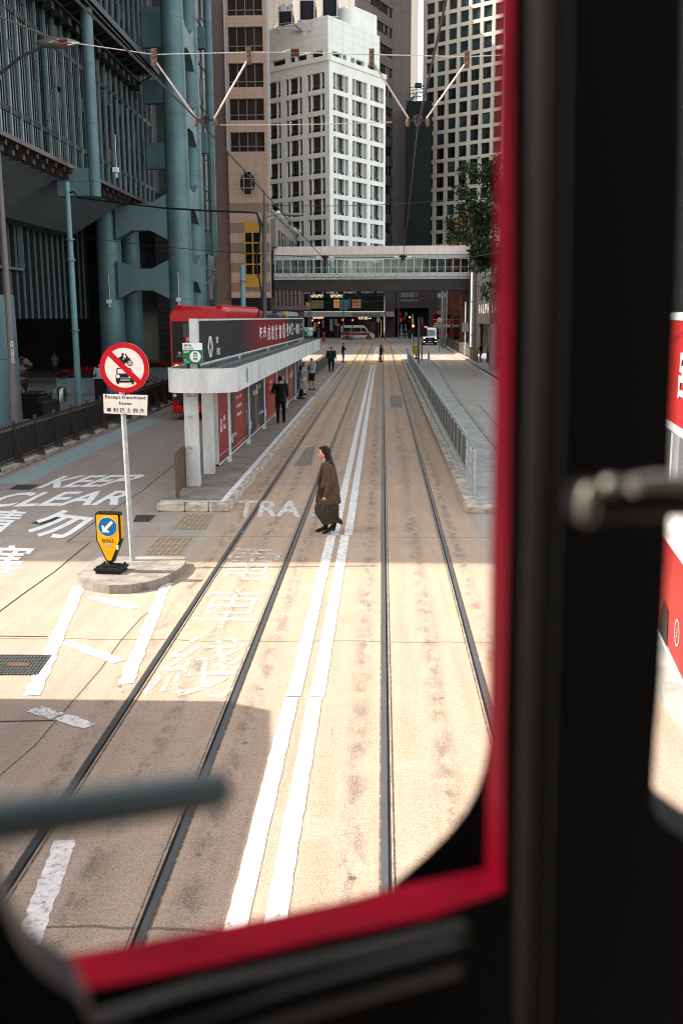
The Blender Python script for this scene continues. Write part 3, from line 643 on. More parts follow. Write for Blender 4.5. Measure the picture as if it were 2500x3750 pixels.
for f,xs in ((fL,lxs),(fR,rxs)):
    for xp in xs:
        for zp in zz: wwin(f,xp,zp,wb)
# cornice, attic, penthouse box
mb=MB(); o=-(ld+rd).normalized()*.0
for a,b_,nn in ((KL,K,fL[2]),(K,KR,fR[2])):
    mb.ext([V(a.x,a.y,ZC-.02)+nn*.0,V(b_.x,b_.y,ZC-.02),V(b_.x,b_.y,ZC-.02)+nn*.28,V(a.x,a.y,ZC-.02)+nn*.28],(0,0,.9))
mb.build('cornice',wm,wb)
Ks=K+ld*.9+rd*.9; Ksl=Ks+ld*(LL-.9); Ksr=Ks+rd*(18.3)
mb=MB(); azs=[(ZC+1.0,ZC+2.3)]
fl2=wallgrid(mb,Ksl,Ks,ZC+.3,61.3,[(LL-19.3+.4,3.0),(3.6,7.3),(8.4,9.9),(10.3,13.0),(14.2,17.2)][1:],azs,.8); fr2=wallgrid(mb,Ks,Ksr,ZC+.3,61.3,[(1.5,4.6),(5.0,6.3),(7.8,9.2),(9.6,12.5),(13.9,17.2)],azs,.8)
mb.quad(V(Ksl.x,Ksl.y,61.3),V(Ks.x,Ks.y,61.3),V(Ksr.x,Ksr.y,61.3),V(Ksr.x-4,Ksr.y+20,61.3)); mb.quad(V(Ksr.x,Ksr.y,ZC+.3),V(Ksr.x-4,Ksr.y+20,ZC+.3),V(Ksr.x-4,Ksr.y+20,61.3),V(Ksr.x,Ksr.y,61.3)); mb.build('attic_wall',wtile,wb)
mb=MB()
for f,xs in ((fl2,[(3.6,17.2)]),(fr2,[(1.5,17.2)])):
    A,u,n,L_=f
    for a,b_ in xs: mb.quad(*[A+u*x-n*.79+V(0,0,z) for x,z in ((a,azs[0][0]),(b_,azs[0][0]),(b_,azs[0][1]),(a,azs[0][1]))])
mb.build('attic_glazing',glass_d,wb)
mb=MB(); c0=Ks+rd*6.2+ld*-0; c0=Ks+rd*8.2+V(0,1.2,0); q_=[c0,c0+rd*9,c0+rd*9+ld*8,c0+ld*8]
mb.ext([V(p.x,p.y,61.3) for p in q_],(0,0,4.0)); mb.build('lift_tower',wm,wb)
# rooftop cooling units
def cooler(p,wd,dp,h,nf,label):
    t=thing('cooling_unit',label,'cooling unit',p,'rooftop cooling units'); x,y,z=p
    mb=MB(); 
    for a in (0,wd): mb.box(x+a-.1,x+a+.1,y,y+.3,z-1.2,z+h)
    mb.box(x,x+wd,y+.1,y+dp,z+h-.3,z+h); mb.box(x-.4,x+wd+.4,y-.8,y+dp,z-.3,z-.1); mb.build('frame',steel,t)
    mb=MB(); mb.add([(x+.1,y+.2,z+h-.3),(x+wd-.1,y+.2,z+h-.3),(x+wd*.66,y+.2,z),(x+wd*.33,y+.2,z)],[(0,1,2,3)]); mb.box(x,x+wd,y+.5,y+dp,z,z+h-.3); mb.build('casing',blk,t)
    for i in range(nf):
        fx=x+wd*(.2+.6*(i%2)); fy=y+.6+1.5*(i//2); mb=MB(); mb.loft([[(fx+r*math.cos(2*math.pi*k/14),fy+r*math.sin(2*math.pi*k/14),z+h+zh+(.5*math.cos(2*math.pi*k/14) if zh>.3 else 0)) for k in range(14)] for zh,r in ((0,.62),(.35,.5),(.85,.62))]); mb.build('fan_cowl',mat('pale green grey metal',(.30,.37,.35),.5,.3),t,smooth=True)
cooler(tuple(AY(1098,75,214)),2.9,8,4.0,6,'middle cooling unit of the three rooftop ones, with tilted fan cowls')
cooler(tuple(AY(1181,62,214)),2.9,10,3.6,9,'largest rooftop cooling unit, right of the others on its platform')
cooler(tuple(AY(1020,98,214)),2.7,6,3.2,4,'leftmost and lowest rooftop cooling unit beside the stairs')
mb=MB(); t=thing('rooftop_pipework','tangle of pipes, rails and stairs between the rooftop cooling units','pipes',tuple(AY(1080,105,210)))
for i in range(9):
    a=AY(995+i*22,random.uniform(95,125),209+random.random()*3); mb.tube([a,a+V(1.5,0,.2),a+V(3,.5,.1)],.16)
for i in range(14): a=AY(1000+i*15,112-i*1.7,208.5); mb.cyl(a,a+V(0,0,1.1),.04,n=5)
for dz in (.6,1.1): mb.cyl(AY(1000,112,208.5)+V(0,0,dz),AY(1195,90,208.5)+V(0,0,dz),.035,n=5)
mb.build('pipe_runs',mat('pale pipe lagging',(.45,.43,.38),.6,.1,.4,1),t)
mb=MB(); a=AY(1080,88,209.5); b_=AY(1102,112,209.5)
for d in (0,.8): mb.bar(a+V(0,d,0),b_+V(0,d,0),.1,.3)
for i in range(9): mb.bar(a+(b_-a)*i/8,a+(b_-a)*i/8+V(0,.8,0),.3,.06)
mb.build('steps',steel_d,t)
# podium with shops
pod=mat('black shopfront cladding',(.012,.012,.013),.25,0,.3,1); warm=mat('warm lit shop interior',(.8,.36,.13),.6,emit=.08,var=.7,scale=1.2)
mb=MB(); mb.box(-17,0.35,200.6,206.5,5.3,8.75); mb.box(-16.9,0.3,203.2,206.5,.15,5.2); mb.build('shop_podium',pod,wb)
mb=MB(); mb.box(-16.3,2.25,198.6,203.3,4.25,5.2); cn=mb.build('canopy',mat('pale canopy edge',(.42,.40,.37),.6,0,.1,1),wb)
lit=mat('lit pale lettering',(1,.9,.55),.5,emit=.35); bron=mat('bronze lettering',(.06,.04,.03),.5)
def sign(st,px0,px1,py,h,Y,m,parent,nm='sign',bold=.015):
    a=AY(px0,py,Y); b_=AY(px1,py,Y); mb=MB(); mb.text(st,(a+b_)/2,(1,0,0),(0,0,1),h,(b_-a).length,bold=bold,mi=0); return mb.build(nm,m,parent)
sign('SUITSUPPLY',1134,1184,1084,.52,200.5,lit,wb); sign('SUITSUPPLY',1210,1254,1084,.52,200.5,lit,wb); sign('SUITSUPPLY',1145,1186,1164,.42,203.05,lit,wb)
sign('新顯利大廈',1290,1327,1152,.5,198.5,bron,wb); sign('NEW HENRY HOUSE',1332,1391,1152,.48,198.5,bron,wb); sign('DUTY ZERO',1318,1346,1165,.5,203.0,lit,wb); sign('by cdf',1348,1359,1166,.35,203.0,lit,wb)
p=AY(1314,1165,203.1); mb=MB(); mb.text('$',p,(1,0,0),(0,0,1),.5); mb.build('sign',mat('yellow lit sign',(1,.6,.1),.5,emit=.4),wb)
for (x0,x1,y0,y1,m_) in ((1120,1136,1105,1130,warm),(1140,1185,1100,1130,mat('dim green lit window',(.12,.10,.05),.6,emit=.15,var=.8,scale=1)),(1221,1242,1096,1128,warm),(1288,1322,1096,1129,mat('dim lit window',(.25,.13,.07),.6,emit=.15,var=.9,scale=1)),(1272,1283,1092,1130,mat('pale blue lit window',(.05,.08,.10),.6,emit=.15))):
    a,b_=AY(x0,y1,200.5),AY(x1,y0,200.5); mb=MB(); mb.box(a.x,b_.x,200.48,200.58,a.z,b_.z); o_=mb.build('lit_window',m_,wb)
    mb=MB(); n_=max(2,int((b_.x-a.x)/.7))
    for i in range(n_+1): x=a.x+(b_.x-a.x)*i/n_; mb.box(x-.04,x+.04,200.4,200.47,a.z,b_.z)
    for i in range(4): z=a.z+(b_.z-a.z)*i/3; mb.box(a.x,b_.x,200.4,200.46,z-.03,z+.03)
    mb.build('glazing_bars',pod,o_)
for (x0,x1,y0,y1,cc) in ((1148,1156,1180,1215,'c8a890'),(1180,1186,1172,1200,'9c8478'),(1208,1218,1168,1212,'8a9aa4'),(1224,1234,1168,1190,'7c8a96'),(1330,1352,1172,1230,'4a3428'),(1355,1375,1175,1228,'5a4032'),(1222,1236,1196,1236,'38241e')):
    a,b_=AY(x0,y1,203.1),AY(x1,y0,203.1); mb=MB(); mb.box(a.x,b_.x,202.98,203.1,a.z,b_.z); mb.build('shop_display',mat('shop display '+cc,cc,.6,emit=.04,var=.6,scale=2),wb)
mb=MB(); p=AY(1390,1200,202.9); mb.tube([p+V(-.0,0,1.7),p+V(.25,0,1.2),p+V(.3,0,0),p+V(.2,0,-1.4),p+V(-.05,0,-1.9)],.06); mb.build('lit_arc',mat('orange lit arc',(1,.45,.1),.5,emit=.12),wb)
# ---------------- dark granite tower behind ----------------
dt=thing('dark_granite_tower','tall brown granite tower with long window bands behind the white block','building',(-7,250,0))
dg=mat('brown granite cladding',(.15,.125,.115),.6,0,.1,.3,grid=(2.2,2.2,2.15,.05),gcol=.7); dgl=mat('pale tile wall',(.24,.215,.19),.6,0,.08,.3,grid=(1.6,0,4.3,.06),gcol=.7)
D0=V(-6.64,250,0); d1=V(3.12,272.73,0); dd=(d1-D0).normalized()
mb=MB(); bz=[]; z=90-.0
zt=AY(1299,66,250).z
bands=[(zt-3.0-8.4*i*.52*1.0,zt-.6-8.4*i*.52) for i in range(-5,17)]
# floor pitch 4.45 m
bands=[(z-1.0,z+1.35) for z in [74.2-4.75*i for i in range(-3,14)]]; bands.sort()
fD=wallgrid(mb,D0,D0+dd*27,10,94,[(1.6,25)],bands,.4); mb.build('wall',dg,dt)
A,u,n,L_=fD; random.seed(11)
for a,b_ in bands:
    mb=MB(); mb.quad(*[A+u*x-n*.39+V(0,0,z) for x,z in ((1.6,a),(25,a),(25,b_),(1.6,b_))]); o_=mb.build('window_band',glass_d,dt)
    mb=MB()
    for i in range(17):
        x=1.6+23.4*i/16; mb.add([A+u*(x-.05)-n*.37+V(0,0,a),A+u*(x+.05)-n*.37+V(0,0,a),A+u*(x+.05)-n*.37+V(0,0,b_),A+u*(x-.05)-n*.37+V(0,0,b_)],[(0,1,2,3)])
        if random.random()<.35: mb.add([A+u*(x+.1)-n*.38+V(0,0,a+random.random()*.9),A+u*(x+.6)-n*.38+V(0,0,a+.5),A+u*(x+.6)-n*.38+V(0,0,b_),A+u*(x+.1)-n*.38+V(0,0,b_)],[(0,1,2,3)],1)
    mb.build('mullions',[dg,mat('pale reflections of blinds',(.28,.28,.27),.4)],o_)
E1=D0+dd*27
mb=MB(); mb.prism([(E1.x-2.5,E1.y-3.5),(E1.x+3.0,E1.y-3.5),(E1.x+3.4,E1.y+14),(E1.x-2.5,E1.y+14)],10,94); mb.build('corner_pier',dg,dt)
LD=ld; D2=D0+LD*1.2+V(0,0,0); D3=D0+LD*40
mb=MB(); mb.quad(V(D3.x,D3.y,10),V(D0.x,D0.y,10),V(D0.x,D0.y,94),V(D3.x,D3.y,94)); mb.build('tiled_wall',dgl,dt)
mb=MB(); mb.ext([V(-60,270,94),V(D0.x,D0.y+1,94),V(E1.x,E1.y+1,94),V(10,300,94)],(0,0,-1)); mb.build('roof',dg,dt)
# lower bank frontage
be=thing('bank_frontage','dark stone bank frontage with silver Chinese and English lettering over a dark entrance','building',(4,215,0))
bst=mat('dark brown grey stone',(.085,.075,.070),.6,0,.12,.4,grid=(2.4,0,2.2,.03),gcol=.8)
mb=MB(); mb.box(.45,2.5,202,230,0.15,16.5); mb.box(2.5,10.9,203.5,230,5.9,16.5); mb.box(9.2,10.9,203.4,230,.15,5.9); mb.build('wall',bst,be)
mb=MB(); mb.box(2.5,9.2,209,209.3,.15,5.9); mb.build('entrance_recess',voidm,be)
mb=MB(); 
for i in range(12): mb.box(7.0,9.15,206.0,206.1,.4+i*.42,.5+i*.42)
mb.build('louvres',bst,be)
silv=mat('silver lettering',(.4,.4,.39),.4,.4)
sign('東亞銀行',1466,1528,1080,.95,203.3,silv,be); sign('THE BANK OF EAST ASIA',1466,1528,1100,.4,203.3,silv,be,bold=.01)
for px,py,cc in ((1466,1150,'a02018'),(1486,1150,'4a9080'),(1467,1172,'c06050'),(1480,1166,'6a4038')):
    p=AY(px,py,208.8); mb=MB(); mb.ext([p+V(-.35,0,0),p+V(0,0,.6),p+V(.35,0,0),p+V(0,0,-.6)],(0,.1,0)); mb.build('festive_panel',mat('display '+cc,cc,.6,emit=.06),be)
t0=None
for px in (1469,1484,1421):
    p=AY(px,1222,205); mb=MB()
    for i in range(6): mb.cyl((p.x,p.y,.2+i*.42),(p.x,p.y,.6+i*.42),.55-.085*i,.12,10,i%2)
    mb.build('christmas_tree',[mat('snowy tree ornament',(.35,.38,.36),.7),mat('white tree ornament',(.6,.62,.6),.7)],None,label={1469:'white tiered ornamental tree left of the pair by the entrance',1484:'white tiered ornamental tree right of the pair by the entrance',1421:'white tiered ornamental tree by the shop corner'}[px],cat='ornamental tree',group='white ornamental trees')
# side street wall with pale band
sw=thing('grey_side_building','grey building with a pale white band behind the red tram','building',(14,225,0))
mb=MB(); mb.box(10.95,40,212,230,.15,17); mb.build('wall',mat('grey render',(.13,.125,.12),.8,0,.15,.5),sw); mb=MB(); mb.box(10.98,16.5,211.6,212,7.9,9.0); mb.build('pale_band',white,sw)
for i in range(3): mb=MB(); mb.box(12+i*1.6,13+i*1.6,211.8,212,9.3,11); mb.build('window',glass_d,sw)
# ---------------- thin tower, dark glass tower, grid tower ----------------
tt=thing('pale_thin_tower','pale slender tower with small windows just left of the sky strip','building',(12,400,0))
tw=AY(1483,100,400).x; te=AY(1531,100,400).x
pm=mat('cream wall',(.5,.46,.38),.7,0,.06,.2)
mb=MB(); fT=wallgrid(mb,(tw-8,400),(te,400),10,160,[(te-tw+8-6.0,te-tw+8-4.2)],[(14+6.2*i,17.6+6.2*i) for i in range(22)],.4); mb.quad((te,400,10),(te,420,10),(te,420,160),(te,400,160)); mb.build('wall',pm,tt)
for i in range(22):
    mb=MB(); x=te-6.0; mb.quad((x,400.39,14+6.2*i),(x+1.8,400.39,14+6.2*i),(x+1.8,400.39,17.6+6.2*i),(x,400.39,17.6+6.2*i)); mb.build('window',mat('blue window glass',(.03,.08,.11),.15),tt)
bt=thing('black_glass_tower','near black glass office slab between the brown tower and the grid tower','building',(9,262,0))
a=AY(1489,370,262); b_=AY(1552,360,262)
mb=MB(); mb.box(a.x,b_.x+2,262,282,10,a.z); mb.build('wall',mat('black green glass',(.003,.006,.007),.3,0,.2,.3,spec=.08,grid=(1.1,0,1.3,.04),gcol=1.9),bt)
mb=MB()
for i in range(7): x=a.x+i*.8; mb.cyl((x,263,a.z),(x,263,a.z+2.6),.06,n=5)
for dz in (.9,1.8,2.6,3.3): mb.cyl((a.x+.4,263,a.z+dz),(b_.x,263,a.z+dz+.5),.1,n=5); mb.cyl((a.x+.4,263,a.z),(b_.x,263,a.z+dz+.6),.08,n=5)
mb.cyl((b_.x-1.4,263,a.z+3.3),(b_.x-1.4,263,a.z+4.3),.9,n=12); mb.build('roof_gantry',mat('dark teal plant',(.03,.06,.07),.6,.3),bt)
gt=thing('grid_facade_tower','beige tower with a regular grid of deep square windows, right of the sky strip','building',(11,280,0))
gm=mat('beige precast concrete',(.52,.46,.38),.8,0,.10,.25)
GA=AY(1545,538,280); ga=G(1562,538,AY(1562,538,280).z); gb=G(1772,510,ga.z); gd=(gb-ga); gd.z=0; gd.normalize()
PX=(G(1562+42*5,538-28*.97,ga.z)-ga).length/5
A0=V(GA.x,280.6,0); pitch=PX*.985; ncol=9
zp=3.62; zbase=ga.z-zp*11
xs=[(.95+pitch*i,.95+pitch*i+pitch*.74) for i in range(ncol)]; zs=[(zbase+zp*j,zbase+zp*j+zp*.76) for j in range(23)]; zs=[q for q in zs if q[0]>8]
Lg=.95+pitch*ncol
mb=MB(); fG=wallgrid(mb,A0,A0+gd*Lg,6,zs[-1][1]+.9,xs,zs,.55)
ztop=zs[-1][1]+.9; e=A0+gd*Lg; mb.quad(V(A0.x,A0.y,6),V(A0.x,A0.y,ztop),V(A0.x+3,A0.y+25,ztop),V(A0.x+3,A0.y+25,6)); mb.quad(V(A0.x,A0.y,ztop),V(e.x,e.y,ztop),V(e.x+3,e.y+25,ztop),V(A0.x+3,A0.y+25,ztop)); mb.build('wall',gm,gt)
mbp=MB(); w_=pitch*.74; h_=zp*.76; mbp.quad((0,.53,0),(w_,.53,0),(w_,.53,h_),(0,.53,h_),mi=1); mbp.box(0,w_,.46,.52,0,.08); mbp.box(w_*.32,w_*.32+.04,.49,.52,0,h_,2)
A,u,n,L_=fG; cells=[(i,j) for j in range(len(zs)) for i in range(ncol)]
cells.sort(key=lambda c:(c[0]>5,c[1])); w0=None; rest=MB()
for k_,(i,j) in enumerate(cells):
    pos=A+u*xs[i][0]+V(0,0,zs[j][0])
    if k_<100:
        if w0 is None: w0=mbp.build('window',[gm,mat('dark teal window glass',(.012,.02,.022),.1,0,.8,.3,spec=.5),steel_d],None); w0.parent=gt; ob=w0; vary(MATS['dark teal window glass'],.5,4)
        else: ob=w0.copy(); COL.objects.link(ob); ob.parent=gt
        ob.location=pos-gt.location; ob.rotation_euler=(0,0,math.atan2(u.y,u.x))
    else: rest.quad(*[pos+u*x-n*.53+V(0,0,z) for x,z in ((0,0),(w_,0),(w_,h_),(0,h_))])
rest.build('window_rest',MATS['dark teal window glass'],gt,kind='stuff')
# ---------------- right side frontage ----------------
rb=thing('copper_clad_building','copper brown shop building on the right just past the footbridge','building',(12.5,170,0))
cop=mat('copper brown cladding',(.22,.10,.055),.45,.3,.35,1.2,stretch=(2,2,.4)); 
mb=MB(); mb.box(12.4,30,163,200,.15,9.0); mb.build('wall',cop,rb); mb=MB()
for i in range(9): mb.box(12.2,12.4,163.2+i*2.2,163.9+i*2.2,5.2,19.5); mb.bar((12.3+i*.55,162.8,19.6-i*.2),(12.5+i*.55,162.8,6.0+(i%3)*1.6),.28,.2,up=(0,1,0))
mb.build('vertical_fins',mat('red copper fins',(.36,.13,.07),.3,.6,.3,1),rb)
mb=MB(); mb.box(12.6,30,163.2,199,9.0,20); mb.build('upper_wall',mat('dim brown upper wall',(.10,.055,.04),.6),rb)
mb=MB(); 
for i in range(3): mb.box(12.3,12.41,164+i*5,167.5+i*5,.4,4.2)
mb.build('shop_window',glass_d,rb)
rp=thing('stone_frontage','grey brown stone pier and column frontage carrying the right end of the footbridge','building',(10.5,118,0))
sp_=mat('grey brown stone',(.17,.15,.135),.7,0,.15,.6,grid=(0,3,2.6,.03),gcol=.7)
mb=MB(); mb.box(13.5,20,158,163,.15,15.4); mb.build('wall',sp_,rp); mb=MB(); mb.box(11.0,12.2,126,129,.15,13); mb.build('wall',sp_,rp)
mb=MB(); mb.box(10.7,11.6,112,116,.15,15.5); mb.build('pier',sp_,rp)
rl=thing('dark_shop_building','dark glazed shop building with tall pale letters above its colonnade, far right','building',(10.3,95,0))
dk=mat('dark bronze cladding',(.05,.048,.047),.4,.2,.2,.6,grid=(0,3.2,2.8,.03),gcol=1.6)
mb=MB(); mb.box(10.2,26,66,84,3.4,30); mb.build('wall',dk,rl); mb=MB(); mb.box(10.2,26,84.01,111,3.4,15.5); mb.build('wall',dk,rl)
mb=MB(); mb.box(11.4,11.6,66,111,.15,3.4); mb.build('shopfront_glass',glass_d,rl)
mb=MB(); mb.box(11.25,11.38,83,93,.3,3.2); mb.build('red_display',mat('deep red shop display',(.22,.02,.02),.5,emit=.06),rl)
for y in (70,80,90,100,110): mb=MB(); mb.cyl((10.6,y,.15),(10.6,y,3.4),.28,n=16); mb.build('column',dk,rl,smooth=True)
mb=MB(); st='RALPH LAUREN'
for i,ch in enumerate(st):
    if ch!=' ': mb.text(ch,(10.15,107-i*2.1,4.9),(0,-1,0),(0,0,1),.9,1.0,bold=.02)
mb.build('lettering',mat('pale pink letters',(.6,.5,.48),.5),rl)
for i in range(6): mb=MB(); mb.box(10.1,10.19,70+i*6.4,74.5+i*6.4,8,12.5); mb.build('window',glass_d,rl)
mb=MB(); mb.cyl((8.25,75.5,.15),(8.25,75.5,3.6),.3,n=20); mb.build('round_column',mat('pinkish grey column',(.36,.28,.28),.6),rl,smooth=True)
# ---------------- footbridge ----------------
fb=thing('footbridge','enclosed pedestrian footbridge with pale stone bands and a row of windows across the street','footbridge',(-1.6,160,8.3))
fs=mat('bridge stone with painted light',(.72,.62,.55),.75,0,.10,.6,grid=(1.2,0,0,.022),gcol=.6); fsg=mat('grey green bridge panels',(.50,.51,.48),.7,0,.25,1.5,grid=(1.2,0,0,.022),gcol=.55); fdk=mat('dark bridge beam',(.055,.046,.042),.6,0,.2,.5,grid=(1.2,0,0,.02),gcol=.8)
bx0,bx1=-17.0,13.5
mb=MB(); mb.box(bx0,bx1,160,164.5,8.2,10.0); mb.build('beam',fdk,fb)
mb=MB(); mb.box(bx0,bx1,159.85,160.02,9.95,10.85); mb.build('lower_band',fsg,fb); mb=MB(); mb.box(bx0,bx1,159.8,159.84,10.24,10.29); mb.build('ledge',fdk,fb)
mb=MB(); mb.ext([(bx0,159.9,13.7),(bx0,160.15,15.0),(bx0,164.4,15.0),(bx0,164.6,13.7)],(bx1-bx0,0,0)); mb.build('roof',fs,fb)  # stone colour paled to carry the light on this fascia
mb=MB(); mb.box(bx0,bx1,160.05,160.3,13.05,13.68); mb.build('upper_band',fsg,fb)
mb=MB()
for i in range(26):
    x=bx0+.2+i*(bx1-bx0-.4)/25; mb.box(x-.045,x+.045,159.95,160.07,10.85,13.05); mb.box(x-.04,x+.04,164.3,164.4,10.85,13.05)
mb.box(bx0,bx1,159.97,160.06,11.72,11.77); mb.box(bx0,bx1,159.97,160.06,10.86,10.92); mb.box(bx0,bx1,159.97,160.06,12.98,13.04); mb.box(bx0,bx1,164.3,164.38,11.75,11.8); mb.box(bx0,bx1,160.5,160.53,11.4,11.44)
mb.build('window_frame',mat('white window bars',(.7,.72,.7),.5),fb)
gl=bpy.data.materials.new('clear bridge glass'); gl.use_nodes=True; n_=gl.node_tree
tr=n_.nodes.new('ShaderNodeBsdfTransparent'); tr.inputs[0].default_value=(.82,.88,.87,1); gs=n_.nodes.new('ShaderNodeBsdfGlossy'); gs.inputs['Roughness'].default_value=.05; mx=n_.nodes.new('ShaderNodeMixShader'); fr=n_.nodes.new('ShaderNodeFresnel'); fr.inputs[0].default_value=1.45
n_.links.new(fr.outputs[0],mx.inputs[0]); n_.links.new(tr.outputs[0],mx.inputs[1]); n_.links.new(gs.outputs[0],mx.inputs[2]); n_.links.new(mx.outputs[0],n_.nodes['Material Output'].inputs[0])
mb=MB(); mb.box(bx0,bx1,160.01,160.03,10.9,13.05); mb.box(bx0,bx1,164.33,164.35,10.9,13.05); mb.build('glass',gl,fb)
mb=MB()
for px in (1543,1576,1604): p=AY(px,903,160.3); mb.box(p.x-.15,p.x+.15,160.2,160.6,15.0,15.3)
mb.build('roof_lamp',blk,fb)
pots=[(1017,'r'),(1087,'r'),(1173,'w'),(1258,'r'),(1361,'w'),(1470,'r'),(1605,'w'),(1046,'w'),(1443,'w')]
for px,c in pots:
    p=AY(px,1002,160.9); t=thing('potted_plant',{'r':'dark red leafed pot plant','w':'white flowered pot plant'}[c]+' behind the footbridge glass','potted plant',(p.x,160.9,10.4),'pot plants behind the footbridge glass')
    random.seed(px); mb=MB()
    for i in range(70):
        a=random.random()*6.28; r=random.random()**.5*.45; h=10.75+(.45-r)*.9*random.random(); q=V(p.x+r*math.cos(a),160.9+r*math.sin(a)*.5,h); s_=.1
        mb.quad(q+V(-s_,0,0),q+V(0,-s_,.03),q+V(s_,0,.05),q+V(0,s_,.02))
    mb.build('foliage',{'r':mat('dark red foliage',(.10,.012,.015),.7,0,.5,9),'w':mat('white bloom foliage',(.28,.28,.17),.7,0,.9,9)}[c],t); mb=MB(); mb.cyl((p.x,160.9,10.15),(p.x,160.9,10.75),.2,.28,n=10); mb.build('pot',concrete,t)
# ---------------- tram shelter ----------------
adred=mat('advert dark red',(.20,.012,.014),.45,0,.2,1.5); adblk=mat('advert near black',(.014,.015,.018),.4,0,.2,2); adw=mat('advert white print',(.62,.60,.58),.5); shw=mat('white shelter paint',(.50,.51,.50),.45,0,.30,2.2,stretch=(1,1,.3))
def grad_ad(name,xax,a,b_,c0,c1,lo_=None):
    if name in MATS: return MATS[name]
    m=mat(name,c0,.4,0,.1,3); n=m.node_tree; N=n.nodes.new; L=n.links.new; b=n.nodes['Principled BSDF']
    ge=N('ShaderNodeNewGeometry'); s=N('ShaderNodeSeparateXYZ'); L(ge.outputs['Position'],s.inputs[0]); r=N('ShaderNodeValToRGB'); q=N('ShaderNodeMapRange'); q.inputs[1].default_value=a; q.inputs[2].default_value=b_; L(s.outputs[xax],q.inputs[0]); L(q.outputs[0],r.inputs[0])
    e=r.color_ramp.elements; lo_=.22 if c0[0]<.02 and xax==1 and b_>50 else .1; e[0].position=lo_; e[0].color=(*c0,1); e[1].position=.78 if lo_>.2 else .9; e[1].color=(*c0,1); k=r.color_ramp.elements.new(.40); k.color=(*c1,1); k=r.color_ramp.elements.new(.62); k.color=(*c1,1)
    L(r.outputs[0],b.inputs['Base Color']); return m
def hexlogo(mb,c,ux,uz,w_,h_,mi=0,n=V(0,0,0)):
    c,ux,uz=V(c),V(ux),V(uz); P=lambda a,b_:c+ux*(a*w_/2)+uz*(b_*h_/2)
    for t in (((-1,0),(-.5,-1),(-.5,1)),((1,0),(.5,1),(.5,-1)),((-.46,1),(0,.03),(.46,1)),((-.46,-1),(.46,-1),(0,-.03))): mb.quad(*[P(*q) for q in t],mi=mi)
sh=thing('tram_shelter','long white tram shelter with curved canopy and red and black adverts, left platform','tram shelter',(-4.1,37,.2))
def rounded_end(x0,x1,y0,y1,r,n=10):
    pts=[(x1,y1)]
    pts+=[(x1-r+r*math.cos(a),y0+r-r*math.sin(a)) for a in [math.pi/2*i/n for i in range(n+1)]]
    pts+=[(x0+r-r*math.sin(a),y0+r-r*math.cos(a)) for a in [math.pi/2*i/n for i in range(n+1)]]
    pts+=[(x0,y1)]; return pts
cano=rounded_end(-4.86,-3.27,22.15,53.3,.55)
mb=MB(); ins=[(x*1,y) for x,y in rounded_end(-4.80,-3.33,22.21,53.24,.5)]
mb.prism(cano,2.46,2.56); n=len(cano)
for i in range(n-1):
    a,b_=cano[i],cano[i+1]; c,d=ins[i+1],ins[i]
    mb.add([(*a,2.56),(*b_,2.56),(*b_,3.0),(*a,3.0)],[(0,1,2,3)]); mb.add([(*d,3.0),(*c,3.0),(*c,2.6),(*d,2.6)],[(0,1,2,3)]); mb.add([(*a,3.0),(*b_,3.0),(*c,3.0),(*d,3.0)],[(0,1,2,3)])
mb.build('canopy',shw,sh,smooth=True,angle=30)
mb=MB(); mb.prism(ins,2.60,2.83); mb.build('canopy_roof',mat('grimy canopy roof',(.16,.16,.145),.9,0,.5,1.5),sh)
mb=MB()
for y in (26.5,30.7,34.9,39.1,43.3,47.5,51.7): mb.box(-3.272,-3.2655,y,y+.012,2.5,2.98)
mb.build('fascia_seams',mat('dark seam',(.12,.12,.115),.8),sh)
mb=MB()
mb.box(-3.268,-3.262,53.0,53.3,2.5,2.98); mb.build('canopy_end',blk,sh)
grn=mat('tram stop green',(.012,.13,.05),.45); 
def ring(mb,c,u,v,r0,r1,n=28,mi=0,a0=0,a1=2*math.pi):
    c,u,v=V(c),V(u),V(v)
    for i in range(n):
        t0,t1=a0+(a1-a0)*i/n,a0+(a1-a0)*(i+1)/n; P=lambda r,t:c+u*(r*math.cos(t))+v*(r*math.sin(t)); mb.quad(P(r0,t0),P(r1,t0),P(r1,t1),P(r0,t1),mi=mi)
def tramicon(mb,c,u,v,s_,m1,m0):
    """round tram stop symbol: m1 figure on m0 ground"""
    c,u,v=V(c),V(u),V(v); Q=lambda a,b_,d,e,mi:mb.quad(*[c+u*x*s_+v*y*s_ for x,y in ((a,b_),(d,b_),(d,e),(a,e))],mi=mi)
    Q(-.32,-.62,.32,.62,m1); Q(-.18,.62,.18,.72,m1)
    o=u.cross(v)*.003; c+=o
    for xa,xb in ((-.24,-.05),(.05,.24)): Q(xa,.2,xb,.45,m0); Q(xa,-.25,xb,.05,m0)
    Q(-.24,-.45,.24,-.38,m0)
mb=MB(); c=(-3.266,24.2,2.74); ring(mb,c,(0,1,0),(0,0,1),.15,.185,mi=0); tramicon(mb,c,V(0,1,0),V(0,0,1),.17,0,1); mb.build('tram_symbol',[grn,shw],sh)
mb=MB(); random.seed(4); y=23.2
while y<52.5:   # cable brackets and upstand fixings on the canopy roof
    for x in (-3.55,-3.95,-4.5): 
        if random.random()<.85: mb.box(x-.12,x+.10,y-.05,y+.03,2.93,2.96); mb.box(x-.01,x+.01,y-.02,y,2.83,2.94)
    mb.bar((-4.12,y,2.9),(-3.45,y+.25,2.86),.025,.02); y+=.75
mb.box(-3.8,-3.77,23,52.8,2.95,2.975); mb.box(-4.62,-4.6,23,52.8,2.93,2.96); mb.build('roof_bracket',steel_d,sh,kind='stuff')
